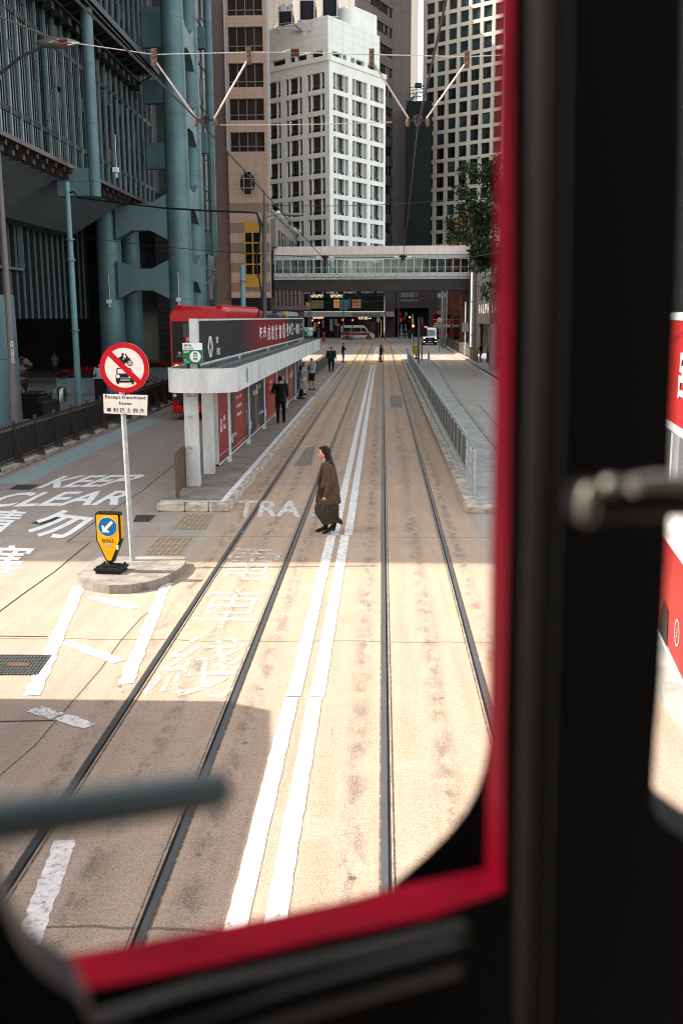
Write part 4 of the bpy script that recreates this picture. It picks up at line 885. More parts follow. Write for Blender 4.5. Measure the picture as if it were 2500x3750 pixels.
# advert board on the roof
bm=MB(); bm.box(-4.22,-4.17,22.75,53.2,3.08,4.04); bd=bm.build('roof_board',grad_ad('roof board print',1,22.7,53.2,(.014,.015,.018),(.17,.006,.010)),sh)
mb=MB(); mb.box(-4.25,-4.14,22.7,53.25,4.04,4.085); mb.box(-4.25,-4.14,22.7,53.25,3.035,3.08); mb.box(-4.25,-4.14,22.66,22.74,3.035,4.085); mb.box(-4.25,-4.14,53.2,53.28,3.035,4.085); mb.build('frame',shw,bd,bevel=.006)
mb=MB(); mb.box(-4.31,-4.13,22.45,22.62,2.83,4.09); mb.build('board_post',shw,sh,bevel=.01)
for y in (30,37.5,45,52.6): mb=MB(); mb.box(-4.3,-4.24,y,y+.08,2.83,3.9); mb.build('board_post',shw,sh)
mb=MB(); X_=-4.165; u_,z_=V(0,1,0),V(0,0,1)
hexlogo(mb,(X_,24.35,3.42),u_,z_,.75,.5); mb.text('滙豐',(X_,25.35,3.56),u_,z_,.17,bold=.01); mb.text('HSBC',(X_,25.55,3.27),u_,z_,.17,bold=.02)
for ch,y in zip('每步成就財富',(34.6,35.75,37.1,38.4,39.7,41.2)): mb.text(ch,(X_,y,3.55),u_,z_,.56,.85,bold=.02)
hexlogo(mb,(X_,42.75,3.56),u_,z_,1.15,.6)
for ch,y in zip('見地又',(44.4,45.6,46.8)): mb.text(ch,(X_,y,3.57),u_,z_,.54,.9,bold=.02)
mb.text('一',(X_,47.9,3.57),u_,z_,.06,.75,bold=.02)
for ch,y in zip('境象',(49.1,50.3)): mb.text(ch,(X_,y,3.57),u_,z_,.54,.9,bold=.02)
mb.text('滙豐',(X_,52.2,3.75),u_,z_,.12,.7,bold=.015); mb.text('Go Wealth Living',(X_,52.0,3.52),u_,z_,.12,1.2,bold=.015)
mb.build('print',adw,bd)
# wall panels
def ppanel(y0,y1,m,nm='advert_panel',lab=None):
    mb=MB(); mb.box(-4.235,-4.185,y0+.07,y1-.07,.42,2.42); p=mb.build(nm,m,sh,label=lab)
    mb=MB(); mb.box(-4.25,-4.165,y0+.02,y0+.07,.38,2.5); mb.box(-4.25,-4.165,y1-.07,y1-.02,.38,2.5); mb.box(-4.25,-4.165,y0+.02,y1-.02,.38,.42); mb.box(-4.25,-4.165,y0+.02,y1-.02,2.42,2.46); mb.build('frame',shw,p); return p
ys=[27.15,31.15,35.35,39.55,43.9,48.1,52.0]
p1=ppanel(25.1,26.95,mat('deep red panel',(.20,.018,.016),.4,0,.12,2))
XP=-4.18
mb=MB(); hexlogo(mb,(XP,25.75,1.35),u_,z_,.42,.34); mb.text('滙豐',(XP,26.25,1.5),u_,z_,.14,bold=.015); mb.text('HSBC',(XP,26.28,1.27),u_,z_,.12,bold=.02); mb.box(-4.184,-4.18,25.3,26.8,.60,.61); mb.build('print',adw,p1)
specs=[grad_ad('panel print black red',1,27.15,31.1,(.016,.016,.02),(.22,.018,.015)),mat('dark blue advert',(.018,.022,.030),.4,0,.3,2),grad_ad('panel print red',1,35.3,39.6,(.12,.012,.012),(.30,.022,.018)),mat('brown advert',(.10,.06,.045),.4,0,.9,1.2,stretch=(1,2,.5)),grad_ad('panel print maroon',1,43.9,48.1,(.05,.02,.02),(.20,.04,.03)),mat('grey blue advert',(.05,.06,.075),.4,0,.5,1)]
for i in range(6):
    y0,y1=ys[i],ys[i+1]; p=ppanel(y0,y1,specs[i],lab=['black panel fading to red with small white print','dark blue advert panel with figures','bright red advert panel','brown photographic advert panel','maroon advert panel','grey blue end panel'][i]); mb=MB(); yc=(y0+y1)/2
    if i in (0,):
        for k,(st,z) in enumerate((('每步成就財富',2.1),('見地又一境象',1.85),('財富管理',1.6),('環球機遇',1.35))): mb.text(st,(XP,yc-.1,z),u_,z_,.10,1.25-.1*k,bold=.01)
        hexlogo(mb,(XP,y0+.45,.8),u_,z_,.35,.26); mb.text('滙豐 HSBC',(XP,y0+1.0,.85),u_,z_,.13,.6); mb.box(-4.184,-4.18,y0+.3,y1-.4,.50,.51); mb.text('滙豐財富人生',(XP,y1-.45,1.2),(0,0,1),(0,-1,0),.12,.7)
    elif i==1:
        mb.text('滙豐 財富',(XP,yc-.5,1.7),u_,z_,.16,.9,bold=.01); hexlogo(mb,(XP,yc+.1,1.75),u_,z_,.4,.3); mb.text('財富',(XP,yc+.8,1.8),u_,z_,.14,.5); hexlogo(mb,(XP,y0+.45,.75),u_,z_,.35,.26); mb.text('Go Wealth',(XP,y1-.9,.9),u_,z_,.14,1.1)
        mb.add([(XP,yc-.9,.42),(XP,yc+.7,.42),(XP,yc+.4,.62)],[(0,1,2)],1); mb.box(-4.184,-4.18,yc-.35,yc-.15,.6,1.5,1); mb.box(-4.184,-4.18,yc+.25,yc+.42,.6,1.35,2); mb.ell((XP,yc-.25,1.62),(.004,.1,.13),mi=1); mb.ell((XP,yc+.33,1.46),(.004,.09,.12),mi=1)
    elif i==2:
        mb.text('財富管理',(XP,yc,1.75),u_,z_,.12,.9,bold=.01); mb.text('Go Wealth Living',(XP,yc+.1,1.5),u_,z_,.14,1.5,bold=.01); hexlogo(mb,(XP,y0+.45,.75),u_,z_,.35,.26); mb.box(-4.184,-4.18,y0+.3,y1-.4,.50,.51)
    elif i in (3,4):
        mb.text('滙豐 財富',(XP,yc-.5,1.5),u_,z_,.16,.9,bold=.01); hexlogo(mb,(XP,yc+.2,1.55),u_,z_,.45,.32); mb.text('財富',(XP,yc+.9,1.6),u_,z_,.14,.5); mb.box(-4.184,-4.18,yc-.6,yc-.3,.5,1.3,1); mb.box(-4.184,-4.18,yc+.2,yc+.6,.9,1.35,2)
    if mb.f: mb.build('print',[adw,mat('advert figure skin',(.25,.13,.08),.5),mat('advert figure grey',(.10,.11,.13),.5)],p)
for y in ys+[50.2]: mb=MB(); mb.box(-4.27,-4.15,y-.045,y+.045,.2,2.5); mb.build('post',shw,sh,bevel=.01)
mb=MB(); mb.box(-4.6,-4.28,22.98,23.17,.2,2.5); p=mb.build('front_pillar',shw,sh,bevel=.02)
mb=MB(); mb.tube([(-4.5,22.98,1.85),(-4.48,22.86,1.9),(-4.46,22.85,1.5),(-4.46,22.85,1.2),(-4.46,22.96,1.12)],.028,8); mb.build('grab_rail',shw,p,smooth=True)
mb=MB(); mb.text('請勿攀爬',(-4.4,22.974,2.41),(1,0,0),z_,.05,.2,bold=.01); mb.text('Do Not Climb',(-4.4,22.974,2.34),(1,0,0),z_,.04,.24,bold=.01); mb.build('notice',mat('dark red print',(.2,.03,.02),.6),p)
mb=MB(); mb.box(-4.52,-4.25,24.85,25.1,.2,2.5); mb.build('rear_pillar',shw,sh,bevel=.02); mb=MB(); mb.box(-4.62,-4.58,23.9,24.3,.25,1.5); mb.build('upright_board',blk,sh)
# tram stop signs
def stopsign(p,name,label,st1,st2,s_=1):
    t=thing(name,label,'tram stop sign',p,'green and white tram stop signs'); x,y,z=p; w_=.22*s_
    mb=MB(); mb.box(x-w_,x+w_,y,y+.03,z,z+.46*s_); b0=mb.build('board',white,t,bevel=.004)
    yy=y-.003; mb=MB(); mb.quad((x-w_,yy,z),(x+w_,yy,z),(x+w_,yy,z+.305*s_),(x-w_,yy,z+.305*s_)); mb.build('green_field',grn,b0)
    yy=y-.006; mb=MB(); ring(mb,(x+.06*s_,yy,z+.16*s_),(1,0,0),z_,0,.125*s_,mi=0); yy-=.003; tramicon(mb,(x+.06*s_,yy,z+.16*s_),V(1,0,0),V(0,0,1),.13*s_,1,0)
    mb.text('68W',(x-.2*s_,y-.006,z+.265*s_),(1,0,0),z_,.045*s_,al='L',bold=.01); mb.text('西行',(x-.19*s_,y-.006,z+.085*s_),(1,0,0),z_,.03*s_,al='L'); mb.text('Westbound',(x-.19*s_,y-.006,z+.045*s_),(1,0,0),z_,.022*s_,w=.13*s_,al='L',bold=.01)
    mb.text(st1,(x-.19*s_,y-.006,z+.405*s_),(1,0,0),z_,.055*s_,al='L',mi=2,bold=.01); mb.text(st2,(x-.19*s_,y-.006,z+.34*s_),(1,0,0),z_,.033*s_,al='L',mi=2,bold=.01); mb.build('print',[white,grn,blk],b0)
    for d in (-.12,.12): mb=MB(); mb.box(x+d-.02,x+d+.02,y+.03,y+.07,z-.28,z+.4*s_); mb.build('bracket',blk,t)
stopsign((-4.22,22.3,3.10),'tram_stop_sign','green and white Bank Street tram stop sign on the near end of the shelter roof','銀行街','Bank Street')
stopsign((-3.86,53.15,3.13),'tram_stop_sign','distant green and white tram stop sign at the far end of the shelter roof','銀行街','Bank Street')
# ---------------- railings ----------------
def railing(name,label,a,b_,z,h,nb,post,cat='railing',panel=None,mt=steel,bars=True,group=None,proud=0,fin=False,posts_r=.03):
    a,b_=V(*a,z),V(*b_,z); t=thing(name,label,cat,tuple(a),group); d=(b_-a); L_=d.length; d.normalize(); s_=V(-d.y,d.x,0)
    mb=MB(); mb.bar(a+V(0,0,h),b_+V(0,0,h),.05,.05); mb.build('top_rail',mt,t); mb=MB(); mb.bar(a+V(0,0,.12),b_+V(0,0,.12),.04,.04); mb.build('bottom_rail',mt,t)
    n=int(round(L_/post))
    for i in range(n+1):
        p=a+d*(L_*i/n); mb=MB(); mb.obox(p+V(0,0,(h+proud)/2),d*posts_r,s_*posts_r,V(0,0,(h+proud)/2))
        if fin: mb.add([p-d*.02-s_*.25,p-d*.02+s_*.02,p-d*.02+s_*.0+V(0,0,h*.9),p+d*.02-s_*.25,p+d*.02+s_*.02,p+d*.02+V(0,0,h*.9)],[(0,1,2),(3,5,4),(0,2,5,3),(1,4,5,2)]); mb.ell(p+V(0,0,h+proud),(.06,.05,.045),8,5)
        mb.build('post',mt,t)
    if bars:
        mb=MB(); k=int(L_/nb)
        for i in range(k): p=a+d*(L_*(i+.5)/k); mb.bar(p+V(0,0,.12),p+V(0,0,h-.03),.018,.018,up=(1,0,0))
        mb.build('infill_bars',mt,t)
    if panel: mb=MB(); mb.bar(a+V(0,0,h*.53),b_+V(0,0,h*.53),.012,h*.72); mb.build('mesh_panel',panel,t)
    return t
pan=mat('perforated panel',(.085,.085,.08),.5,.4,.3,8); panR=mat('grey perforated panel',(.16,.165,.16),.45,.5,.25,6)
railing('platform_railing','grey barrier with perforated panels behind the far part of the left platform',(-4.55,50),(-4.55,85.5),.2,1.0,.2,2,panel=pan,mt=steel_d,bars=False)
railing('platform_railing','long grey railing with perforated panels along the right platform, beside the rightmost rail',(2.14,25.2),(2.3,88),.15,1.0,.2,1.5,panel=panR,bars=False)
t=thing('railing_end','open four bar end section of grey railing at the near tip of the right platform','railing',(2.07,22.2,.15))
mb=MB(); 
for z in (.25,.5,.75): mb.bar((2.07,22.2,.15+z),(2.13,25.15,.15+z),.025,.035)
mb.build('bars',steel,t); mb=MB(); mb.tube([(2.07,22.2,.15),(2.07,22.2,1.08),(2.075,22.3,1.16),(2.13,25.15,1.16)],.03,8); mb.build('top_rail',steel,t,smooth=True)
for y in (22.7,23.9,25.1): mb=MB(); mb.box(2.06+(y-22.2)*.02,2.11+(y-22.2)*.02,y-.03,y+.03,.15,1.14); mb.build('post',steel,t)
railing('plaza_fence','dark fence of close vertical bars with finned posts along the plaza kerb on the left',(-10.22,22),(-10.22,62),.15,1.05,.1,1.72,mt=mat('dark bronze fence',(.07,.058,.05),.5,.4,.3,5),panel=mat('fence mesh',(.035,.033,.03),.7,.2,.3,12),fin=True,proud=.1,posts_r=.035)
t=railing('short_railing','short brown barred railing beside the white pillar at the near end of the shelter',(-4.50,21.5),(-4.62,22.9),.2,.95,.12,1.4,mt=rust,posts_r=.04)
railing('pavement_railing','dark railing of upright bars along the right pavement beyond the crossing',(8.35,89),(8.75,131),.15,1.1,.45,2.4,mt=rust,panel=mat('see through mesh',(.12,.10,.085),.6,.3,.3,8),bars=True)
railing('pavement_railing','farthest dark railing on the right pavement, leading to the copper building',(8.8,133),(9.5,163),.15,1.1,.45,2.6,mt=rust,panel=MATS['see through mesh'])
railing('pavement_railing','short dark railing on the right beside the man in jeans',(9.0,78),(9.0,87.5),.15,1.05,.2,2,mt=rust)
railing('far_railing','dark railing in front of the bank entrance at the far corner',(0.2,198.6),(11,199.0),.15,1.1,.5,2.5,mt=iron)
railing('island_railing','nearest short railing on the tip of the right platform by the grey post',(3.9,83.5),(3.9,86.5),.15,1.1,.2,1.5)
railing('island_railing','middle short railing behind the yellow bollard of the right platform',(3.45,94),(3.45,97),.15,1.1,.2,1.5); railing('island_railing','short railing at the far left tip of the right platform',(2.35,89),(2.35,95.5),.15,1.1,.2,1.5)
# ---------------- no-vehicle sign ----------------
red=mat('sign red',(.46,.006,.014),.4,0,.08,6); signw=mat('sign off white',(.66,.62,.56),.5,0,.06,8)
ns=thing('no_vehicles_sign','red ringed round sign barring motorcycles and cars, over a plate reading Except franchised buses','traffic sign',(-4.14,15.99,.15))
yS=16.06
mb=MB(); mb.cyl((-4.15,16.0,.14),(-4.27,16.25,3.62),.042,n=14); mb.build('pole',mat('pale grey pole paint',(.36,.39,.39),.5,.2,.25,6),ns,smooth=True)
cS=AY(456,1347,yS); rS=.402
mb=MB(); mb.cyl(cS+V(0,.012,0),cS,rS,n=56); di=mb.build('round_plate',signw,ns,smooth=True)
mb=MB(); ring(mb,cS+V(0,-.003,0),(1,0,0),z_,rS*.795,rS,56); dv=V(math.cos(R(-45)),0,math.sin(R(-45))); pv=V(-dv.z,0,dv.x); a_=rS*.80
mb.add([cS+V(0,-.0045,0)+dv*s1*a_+pv*s2*.045 for s1,s2 in ((-1,-1),(1,-1),(1,1),(-1,1))],[(0,1,2,3)]); mb.build('red_ring_and_bar',red,di)
mb=MB(); f=rS/360*2.02
def SP(pts,mi=0,dy=-.0025): 
    # coordinates in the enlarged view: centre (613,575), 355 px radius
    mb.quad(*[cS+V((x-613)/355*rS,dy,-(y-575)/355*rS) for x,y in pts],mi=mi)
def SD(x,y,r,mi=0,dy=-.0025): ring(mb,cS+V((x-613)/355*rS,dy,-(y-575)/355*rS),(1,0,0),z_,0,r/355*rS,18,mi=mi)
SD(598,387,19); SP([(580,405),(556,420),(534,440),(545,470),(570,500),(610,518),(650,510),(662,480),(650,470),(620,455),(600,462),(598,440),(612,425),(602,408)]); SP([(612,425),(640,440),(645,420),(630,372),(640,372),(668,415),(690,440),(708,440),(705,465),(680,468),(655,490),(640,470),(608,440)]); SD(697,510,42); SD(697,510,30,1,-.003); SD(697,510,22,0,-.0035); SD(697,510,12,1,-.004)
SP([(497,672),(497,600),(512,574),(700,574),(716,600),(722,660),(745,680),(745,785),(484,785),(482,680)]); SP([(514,654),(516,600),(524,590),(692,590),(702,600),(706,654)],1,-.003); SD(517,695,26,1,-.003); SD(697,695,26,1,-.003); SP([(497,780),(525,780),(525,805),(500,806)]); SP([(706,780),(738,780),(738,810),(710,812)])
for k,(x0,x1,y) in enumerate(((555,680,718),(545,690,735),(550,680,751))): SP([(x0,y-2),(x1,y-2),(x1,y+3),(x0,y+3)],1,-.003)
mb.build('pictogram',[blk,signw],di)
pl=[AY(376,1441,yS),AY(544,1446,yS),AY(542,1523,yS),AY(379,1514,yS)]
mb=MB(); mb.ext(pl,(0,.012,0)); pt=mb.build('text_plate',blk,ns,bevel=.006)
c_=sum(pl,V(0,0,0))/4; mb=MB(); mb.add([c_+(p-c_)*.97+V(0,-.003,0) for p in pl],[(0,1,2,3)]); mb.build('plate_face',signw,pt)
ux=(pl[1]-pl[0]).normalized(); uz=V(-ux.z,0,ux.x)
mb=MB(); o=V(0,-.006,0); mb.text('Except franchised',c_+uz*.108+o,ux,uz,.070,.66,bold=.014); mb.text('buses',c_+uz*.02+o,ux,uz,.050,.2,bold=.014); mb.text('專 利 巴 士 例 外',c_-uz*.095+o,ux,uz,.075,.62,bold=.01); mb.build('print',blk,pt)
mb=MB()
for p in (c_+uz*.158,c_-uz*.158,cS-V(0,0,rS*.9)): mb.cyl(p+V(0,-.012,0),p+V(0,0,0),.012,n=10)
for i in range(18): z=.5+i*.11; mb.cyl((-4.155-.034*z,15.945+.075*z,z),(-4.155-.034*z,15.96+.075*z,z),.006,n=6)
mb.build('bolt',rust,ns)
# ---------------- keep-left bollards ----------------
yl=mat('bollard yellow',(.66,.33,.006),.35,0,.06,4); blu=mat('sign blue',(.008,.11,.30),.4)
def bollard(p,s_,label,rz=0,face=True,backside=False):
    t=thing('keep_left_bollard',label,'bollard',(0,0,0),'yellow traffic bollards'); hw=.205; 
    out=[(-hw,.93),(-hw+.02,.97),(hw-.02,.97),(hw,.93),(hw,.52),(.05,.16),(-.05,.16),(-hw,.52)]
    mb=MB(); mb.ext([(x,-.07,z) for x,z in out],(0,.14,0)); sh_=mb.build('shield_body',blk,t,bevel=.012)
    inn=[(-hw+.025,.91),(-hw+.04,.935),(hw-.04,.935),(hw-.025,.91),(hw-.025,.53),(.035,.20),(-.035,.20),(-hw+.025,.53)]
    mb=MB(); mb.ext([(x,-.078,z) for x,z in inn],(0,.006,0)); mb.ext([(x,.074,z) for x,z in inn],(0,.006,0)); mb.box(hw-.002,hw+.006,-.045,.045,.55,.92); mb.box(-hw-.006,-hw+.002,-.045,.045,.55,.92); mb.build('yellow_face',yl,sh_)
    if face:
        mb=MB(); ring(mb,(0,-.081,.745),(1,0,0),z_,0,.158,36,mi=1); ring(mb,(0,-.083,.745),(1,0,0),z_,0,.15,36,mi=0)
        ar=[(-.095,-.10),(.005,-.105),(.03,-.075),(-.02,-.06),(.10,.07),(.065,.105),(-.06,-.02),(-.075,.02),(-.10,-.01)]
        ar=[(-.09,-.09),(.035,-.09),(.01,-.055),(-.02,-.055),(.10,.065),(.065,.10),(-.055,-.02),(-.055,.01),(-.09,.03)]
        mb.add([(x,-.085,.745+z) for x,z in ar],[tuple(range(9))],1); mb.build('arrow_disc',[blu,signw],sh_)
        mb=MB(); mb.text('B565',(0,-.081,.52),(1,0,0),z_,.062,.19,bold=.008); mb.build('number',blk,sh_); mb=MB(); mb.box(-.055,.055,-.0812,-.079,.435,.475); mb.box(.13,.165,-.0812,-.079,.38,.45,1); mb.build('sticker',[mat('pink sticker',(.5,.3,.28),.6),signw],sh_)
    mb=MB(); mb.box(-.03,.03,-.03,.03,.1,.2); mb.cyl((0,0,.07),(0,0,.14),.08,.05,n=12); mb.box(-.22,.22,-.2,.2,.05,.09); mb.box(-.2,.2,-.18,.18,0,.05); mb.box(-.12,.12,-.1,.1,.09,.12)
    for x in (-.17,.17):
        for y in (-.15,.15): mb.cyl((x,y,.09),(x,y,.125),.02,n=8)
    mb.build('base',blk,t,bevel=.006); t.location=p; t.rotation_euler=(0,0,rz); t.scale=(s_,)*3; return t
bb=bollard((-4.3,15.25,.14),1.0,'yellow shield bollard marked B565 with a blue arrow disc, on the near concrete island',R(-6))
bollard((3.25,97,.15),1.25,'plain yellow shield bollard on the right platform between the traffic light posts',0,False); bollard((-5.9,189,.0),1.25,'small distant yellow bollard in front of the police van',0,False)
# ---------------- lamp posts and poles ----------------
def pole(name,label,base,h,r0,r1,m,bands=(),cat='post',top=None,lean=0):
    t=thing(name,label,cat,tuple(base)); x,y,z=base; mb=MB(); mb.cyl((x,y,z),(x+lean,y,z+h),r0,r1,n=18); mb.build('shaft',m,t,smooth=True)
    for b_ in bands: mb=MB(); mb.cyl((x+lean*b_/h,y,z+b_),(x+lean*b_/h,y,z+b_+.06),r0*1.35,n=14); mb.build('band',steel_d,t)
    return t
p=V(-13.95,45.5,.15); t=pole('lamp_post','blue grey banded post behind the plaza fence, left of the round sign','-' and tuple(p),9.9,.155,.10,teal_paint,(7.4,6.5,3.4),'post')
p=V(-13.75,36.9,.15); t=thing('lamp_post','brown grey lamp post with thick base and number strip, far left','lamp post',tuple(p)); mb=MB(); mb.loft([[(p.x+r*math.cos(a),p.y+r*math.sin(a),z) for a in [k*math.pi/10 for k in range(20)]] for z,r in ((.15,.2),(1.7,.18),(1.95,.13),(12,.08))]); mb.build('shaft',mat('brown grey paint',(.17,.145,.135),.5,.2,.1,2),t,smooth=True)
mb=MB(); mb.tube([(p.x,p.y,12),(p.x+.3,p.y,12.6),(p.x+1.4,p.y-1,12.9),(p.x+2.6,p.y-2,13.0)],.06,8); mb.build('arm',steel_d,t); mb=MB(); mb.ell((p.x+3.1,p.y-2.4,12.95),(.7,.3,.16)); mb.build('lamp_head',steel_d,t,smooth=True)
mb=MB(); mb.box(p.x+.05,p.x+.14,p.y-.16,p.y-.12,2.5,3.3); nl=mb.build('number_strip',white,t); mb=MB()
for i,ch in enumerate('18723'): mb.text(ch,(p.x+.095,p.y-.165,3.2-i*.15),(1,0,0),z_,.11,bold=.01)
mb.build('digits',blk,nl)
p=V(-4.75,40.2,0); t=thing('street_lamp','slim dark street lamp with long arm rising behind the shelter board, cables strapped to it','lamp post',tuple(p)); mb=MB(); tp=AY(968,785,p.y); mb.cyl(p,tp,.11,.07,n=12); mb.cyl(tp,tp+V(0,0,.9),.03,n=8); mb.build('shaft',mat('dark lamp post',(.07,.075,.08),.5,.3),t,smooth=True)
e=AY(1040,792,p.y+.5); mb=MB(); mb.tube([tp+V(0,0,-.1),tp+V(.8,0,.05),e],.03,6); mb.ell(e+V(.35,0,.06),(.45,.14,.06)); mb.build('arm',steel_d,t); mb=MB(); pts=[tp+V(-.25+.25*math.sin(i*1.3)*.4,-.12,-i*.5) for i in range(14)]; mb.tube(pts,.035,5); mb.build('strapped_cable',blk,t)
pole('blue_post','short pale blue post standing behind the red bus','' or (-10.3,75,.15),7.8,.2,.17,mat('pale blue post',(.25,.42,.48),.5),(6.6,))
pole('white_post','bright white post in front of the stone pier on the right',(8.75,100,.15),8.2,.16,.15,mat('white post paint',(.55,.60,.60),.4),(5.4,2.2))
def P2(px,py,Y): return AY(px,py,Y)
for i,(px,ytop,Y,lab) in enumerate(((1128,1060,165,'left one of the two slim grey poles beyond the shelter end'),(1136,1060,168,'right one of the two slim grey poles beyond the shelter end'),(1459,1060,190,'slim grey pole in front of the bank lettering'),(1617,1065,140,'leftmost of three slim poles before the red tram'),(1624,1070,128,'middle of three slim poles before the red tram'),(1634,1066,134,'rightmost of three slim poles before the red tram'),(1411,1060,180,'slim pole with dark fitting beside the shop canopy end'))):
    a=AY(px,ytop,Y); pole('slim_pole',lab,(a.x,Y,.1),a.z,.11,.09,steel_d)
t=pole('banner_pole','slim pole with a pair of teal banners carrying red discs','-' and (AY(1257,1100,185).x,185,.1),9.4,.1,.08,steel_d,cat='banner pole'); x=t.location.x
for d in (-1,1):
    mb=MB(); a,b_=(x+.12,x+.72) if d>0 else (x-.72,x-.12); mb.box(a,b_,184.95,184.98,5.4,7.25); bn=mb.build('banner',mat('teal banner',(.06,.30,.34),.6),t); mb=MB(); ring(mb,((a+b_)/2,184.93,6.3),(1,0,0),z_,0,.22,20); mb.text('節',((a+b_)/2,184.92,6.3),(1,0,0),z_,.2,mi=1); mb.text('HONG KONG',((a+b_)/2,184.93,7.0),(1,0,0),z_,.09,.4,mi=1); mb.build('emblem',[red,signw],bn)
# traffic lights
def signal(name,label,base,h,heads,m=steel_d,gr_='traffic signals'):
    t=thing(name,label,'traffic light',tuple(base),gr_); x,y,z=base; mb=MB(); mb.cyl(base,(x,y,z+h),.075,n=12); mb.build('pole',m,t,smooth=True)
    for dx,zz_,lit_,w_ in heads:
        mb=MB(); mb.box(x+dx-w_,x+dx+w_,y-.3,y-.05,z+zz_,z+zz_+w_*5.2); hd=mb.build('signal_head',blk,t,bevel=.03)
        for i in range(3):
            c=V(x+dx,y-.31,z+zz_+w_*(.9+1.7*i)); on=lit_==i; mb=MB(); mb.cyl(c+V(0,.02,0),c,w_*.62,n=16); mb.build('lens',mat('lit red lens',(1,.12,.03),.4,emit=2.2) if on else mat('unlit lens',(.02,.018,.016),.2),hd); mb=MB(); mb.loft([[c+V(w_*.7*math.cos(a),0 if q==0 else -.16,w_*.7*math.sin(a)) for a in [math.pi*k/8 for k in range(9)]]+[c+V(w_*.66*math.cos(a),0 if q==0 else -.16,w_*.66*math.sin(a)) for a in [math.pi*(8-k)/8 for k in range(9)]] for q in (0,1)]); mb.build('visor',blk,hd)
signal('traffic_light','nearest left traffic light on the right platform with its amber red lamp lit','' or (2.95,98,.15),3.9,[(0.0,2.3,2,.19),(-.32,1.9,9,.15)])
signal('traffic_light','traffic light facing away on the thick grey post in front of the others',(2.98,83.5,.15),3.9,[]); signal('traffic_light','traffic light on the post behind the thick grey one',(3.62,93,.15),3.9,[(.0,2.2,9,.2),(.3,2.2,9,.16)]); signal('traffic_light','slim far post with small red lamp right of the lit signal',(3.45,118,.15),4.3,[(-.3,3.3,2,.15)])
for px,py,Y,lab in ((1291,1174,188,'far red traffic light above the police van'),(1255,1173,186,'far red traffic light left of the police van on the banner pole side'),(1145,1175,176,'far red pedestrian light near the shop doorway at left'),(1168,1183,172,'far red light over the left no entry sign')):
    a=AY(px,py,Y); signal('traffic_light',lab,(a.x,Y,.1),a.z+.4,[(0,a.z-.9,2,.2)])
def noentry(px,py,Y,lab):
    a=AY(px,py,Y); t=thing('no_entry_sign',lab,'traffic sign',(a.x,Y,.1),'no entry signs'); mb=MB(); mb.cyl((a.x,Y+.05,.1),(a.x,Y+.05,a.z+.4),.05,n=8); mb.build('pole',steel_d,t); mb=MB(); mb.cyl(a+V(0,.02,0),a,.36,n=24); di=mb.build('disc',red,t); mb=MB(); mb.box(a.x-.26,a.x+.26,Y-.012,Y-.004,a.z-.06,a.z+.06); mb.build('white_bar',signw,di)
noentry(1162,1190,172,'left no entry sign at the far corner, partly behind a post'); noentry(1237,1190,180,'right no entry sign, just left of the police van')
a=AY(1609,1172,118); t=thing('round_sign_back','grey back of a round traffic sign on the right pavement','traffic sign',(a.x,118,.15)); mb=MB(); mb.cyl((a.x,118,.15),(a.x,118,a.z),.05,n=8); mb.build('pole',steel_d,t); mb=MB(); mb.cyl(a,a+V(0,.03,0),.3,n=24); mb.build('disc',steel,t); mb=MB(); mb.box(a.x-.28,a.x+.28,117.95,117.98,a.z-.95,a.z-.4); mb.build('plate',steel_d,t)
a=AY(1703,1198,104); t=thing('square_sign_back','pale grey blank back of a square sign on a white post','traffic sign',(a.x,104,.15)); mb=MB(); mb.cyl((a.x,104,.15),(a.x,104,5.6),.05,n=8); mb.build('pole',white,t); mb=MB(); mb.box(a.x-.33,a.x+.33,103.93,103.96,a.z-.46,a.z+.46); mb.build('plate',mat('pale back plate',(.3,.33,.32),.5,.3),t)
a=AY(1185,1245,170); t=thing('pink_totem','pink pillar sign at the far left corner','sign',(a.x,170,.1)); mb=MB(); mb.box(a.x-.24,a.x+.24,170,170.2,.1,1.75); mb.build('panel',mat('pink panel',(.35,.03,.10),.5),t,bevel=.02)
a=AY(1384,1170,190); t=thing('direction_sign','small pale square sign beside the lit shop','traffic sign',(a.x,190,.1)); mb=MB(); mb.cyl((a.x,190,.1),(a.x,190,4.2),.05,n=8); mb.build('pole',steel_d,t); mb=MB(); mb.box(a.x-.25,a.x+.25,189.9,189.94,3.2,4.1); mb.build('plate',steel,t)
# ---------------- overhead wires ----------------
wsil=mat('bright twisted wire',(.5,.48,.44),.35,.8,.2,40); wdk=mat('dark cable',(.05,.045,.045),.6,.2)
def sag(a,b_,s_,n=14):
    a,b_=V(a),V(b_); return [a+(b_-a)*i/n-V(0,0,s_*4*(i/n)*(1-i/n)) for i in range(n+1)]
def wire(label,pts,r,m,name='overhead_wire'): 
    mb=MB(); mb.tube(pts,r,5); o=mb.build(name,m,None); tag(o,label,'wire','overhead tram wires'); return o
YH=13.0; Wp=lambda px,py,Y=YH:AY(px,py,Y)
TL,TR,TL2,TR2=Wp(565,200),Wp(910,195),Wp(1360,200),Wp(1708,208)
wire('bright span wire crossing the whole street near the top of the photo',[Wp(217,150),TL+V(0,0,.0)]+[TR+V(0,0,.01),Wp(1080,192),TL2,TR2,Wp(1950,196)],.0065,wsil,'span_wire')
wire('dark cable rising to the upper left corner',[Wp(-300,-10,YH),Wp(0,61,YH),Wp(217,150,YH)],.012,wdk,'span_wire'); wire('bright lower span wire between the two wire hangers',sag(Wp(805,458),Wp(1435,447),.01),.0055,wsil,'span_wire')
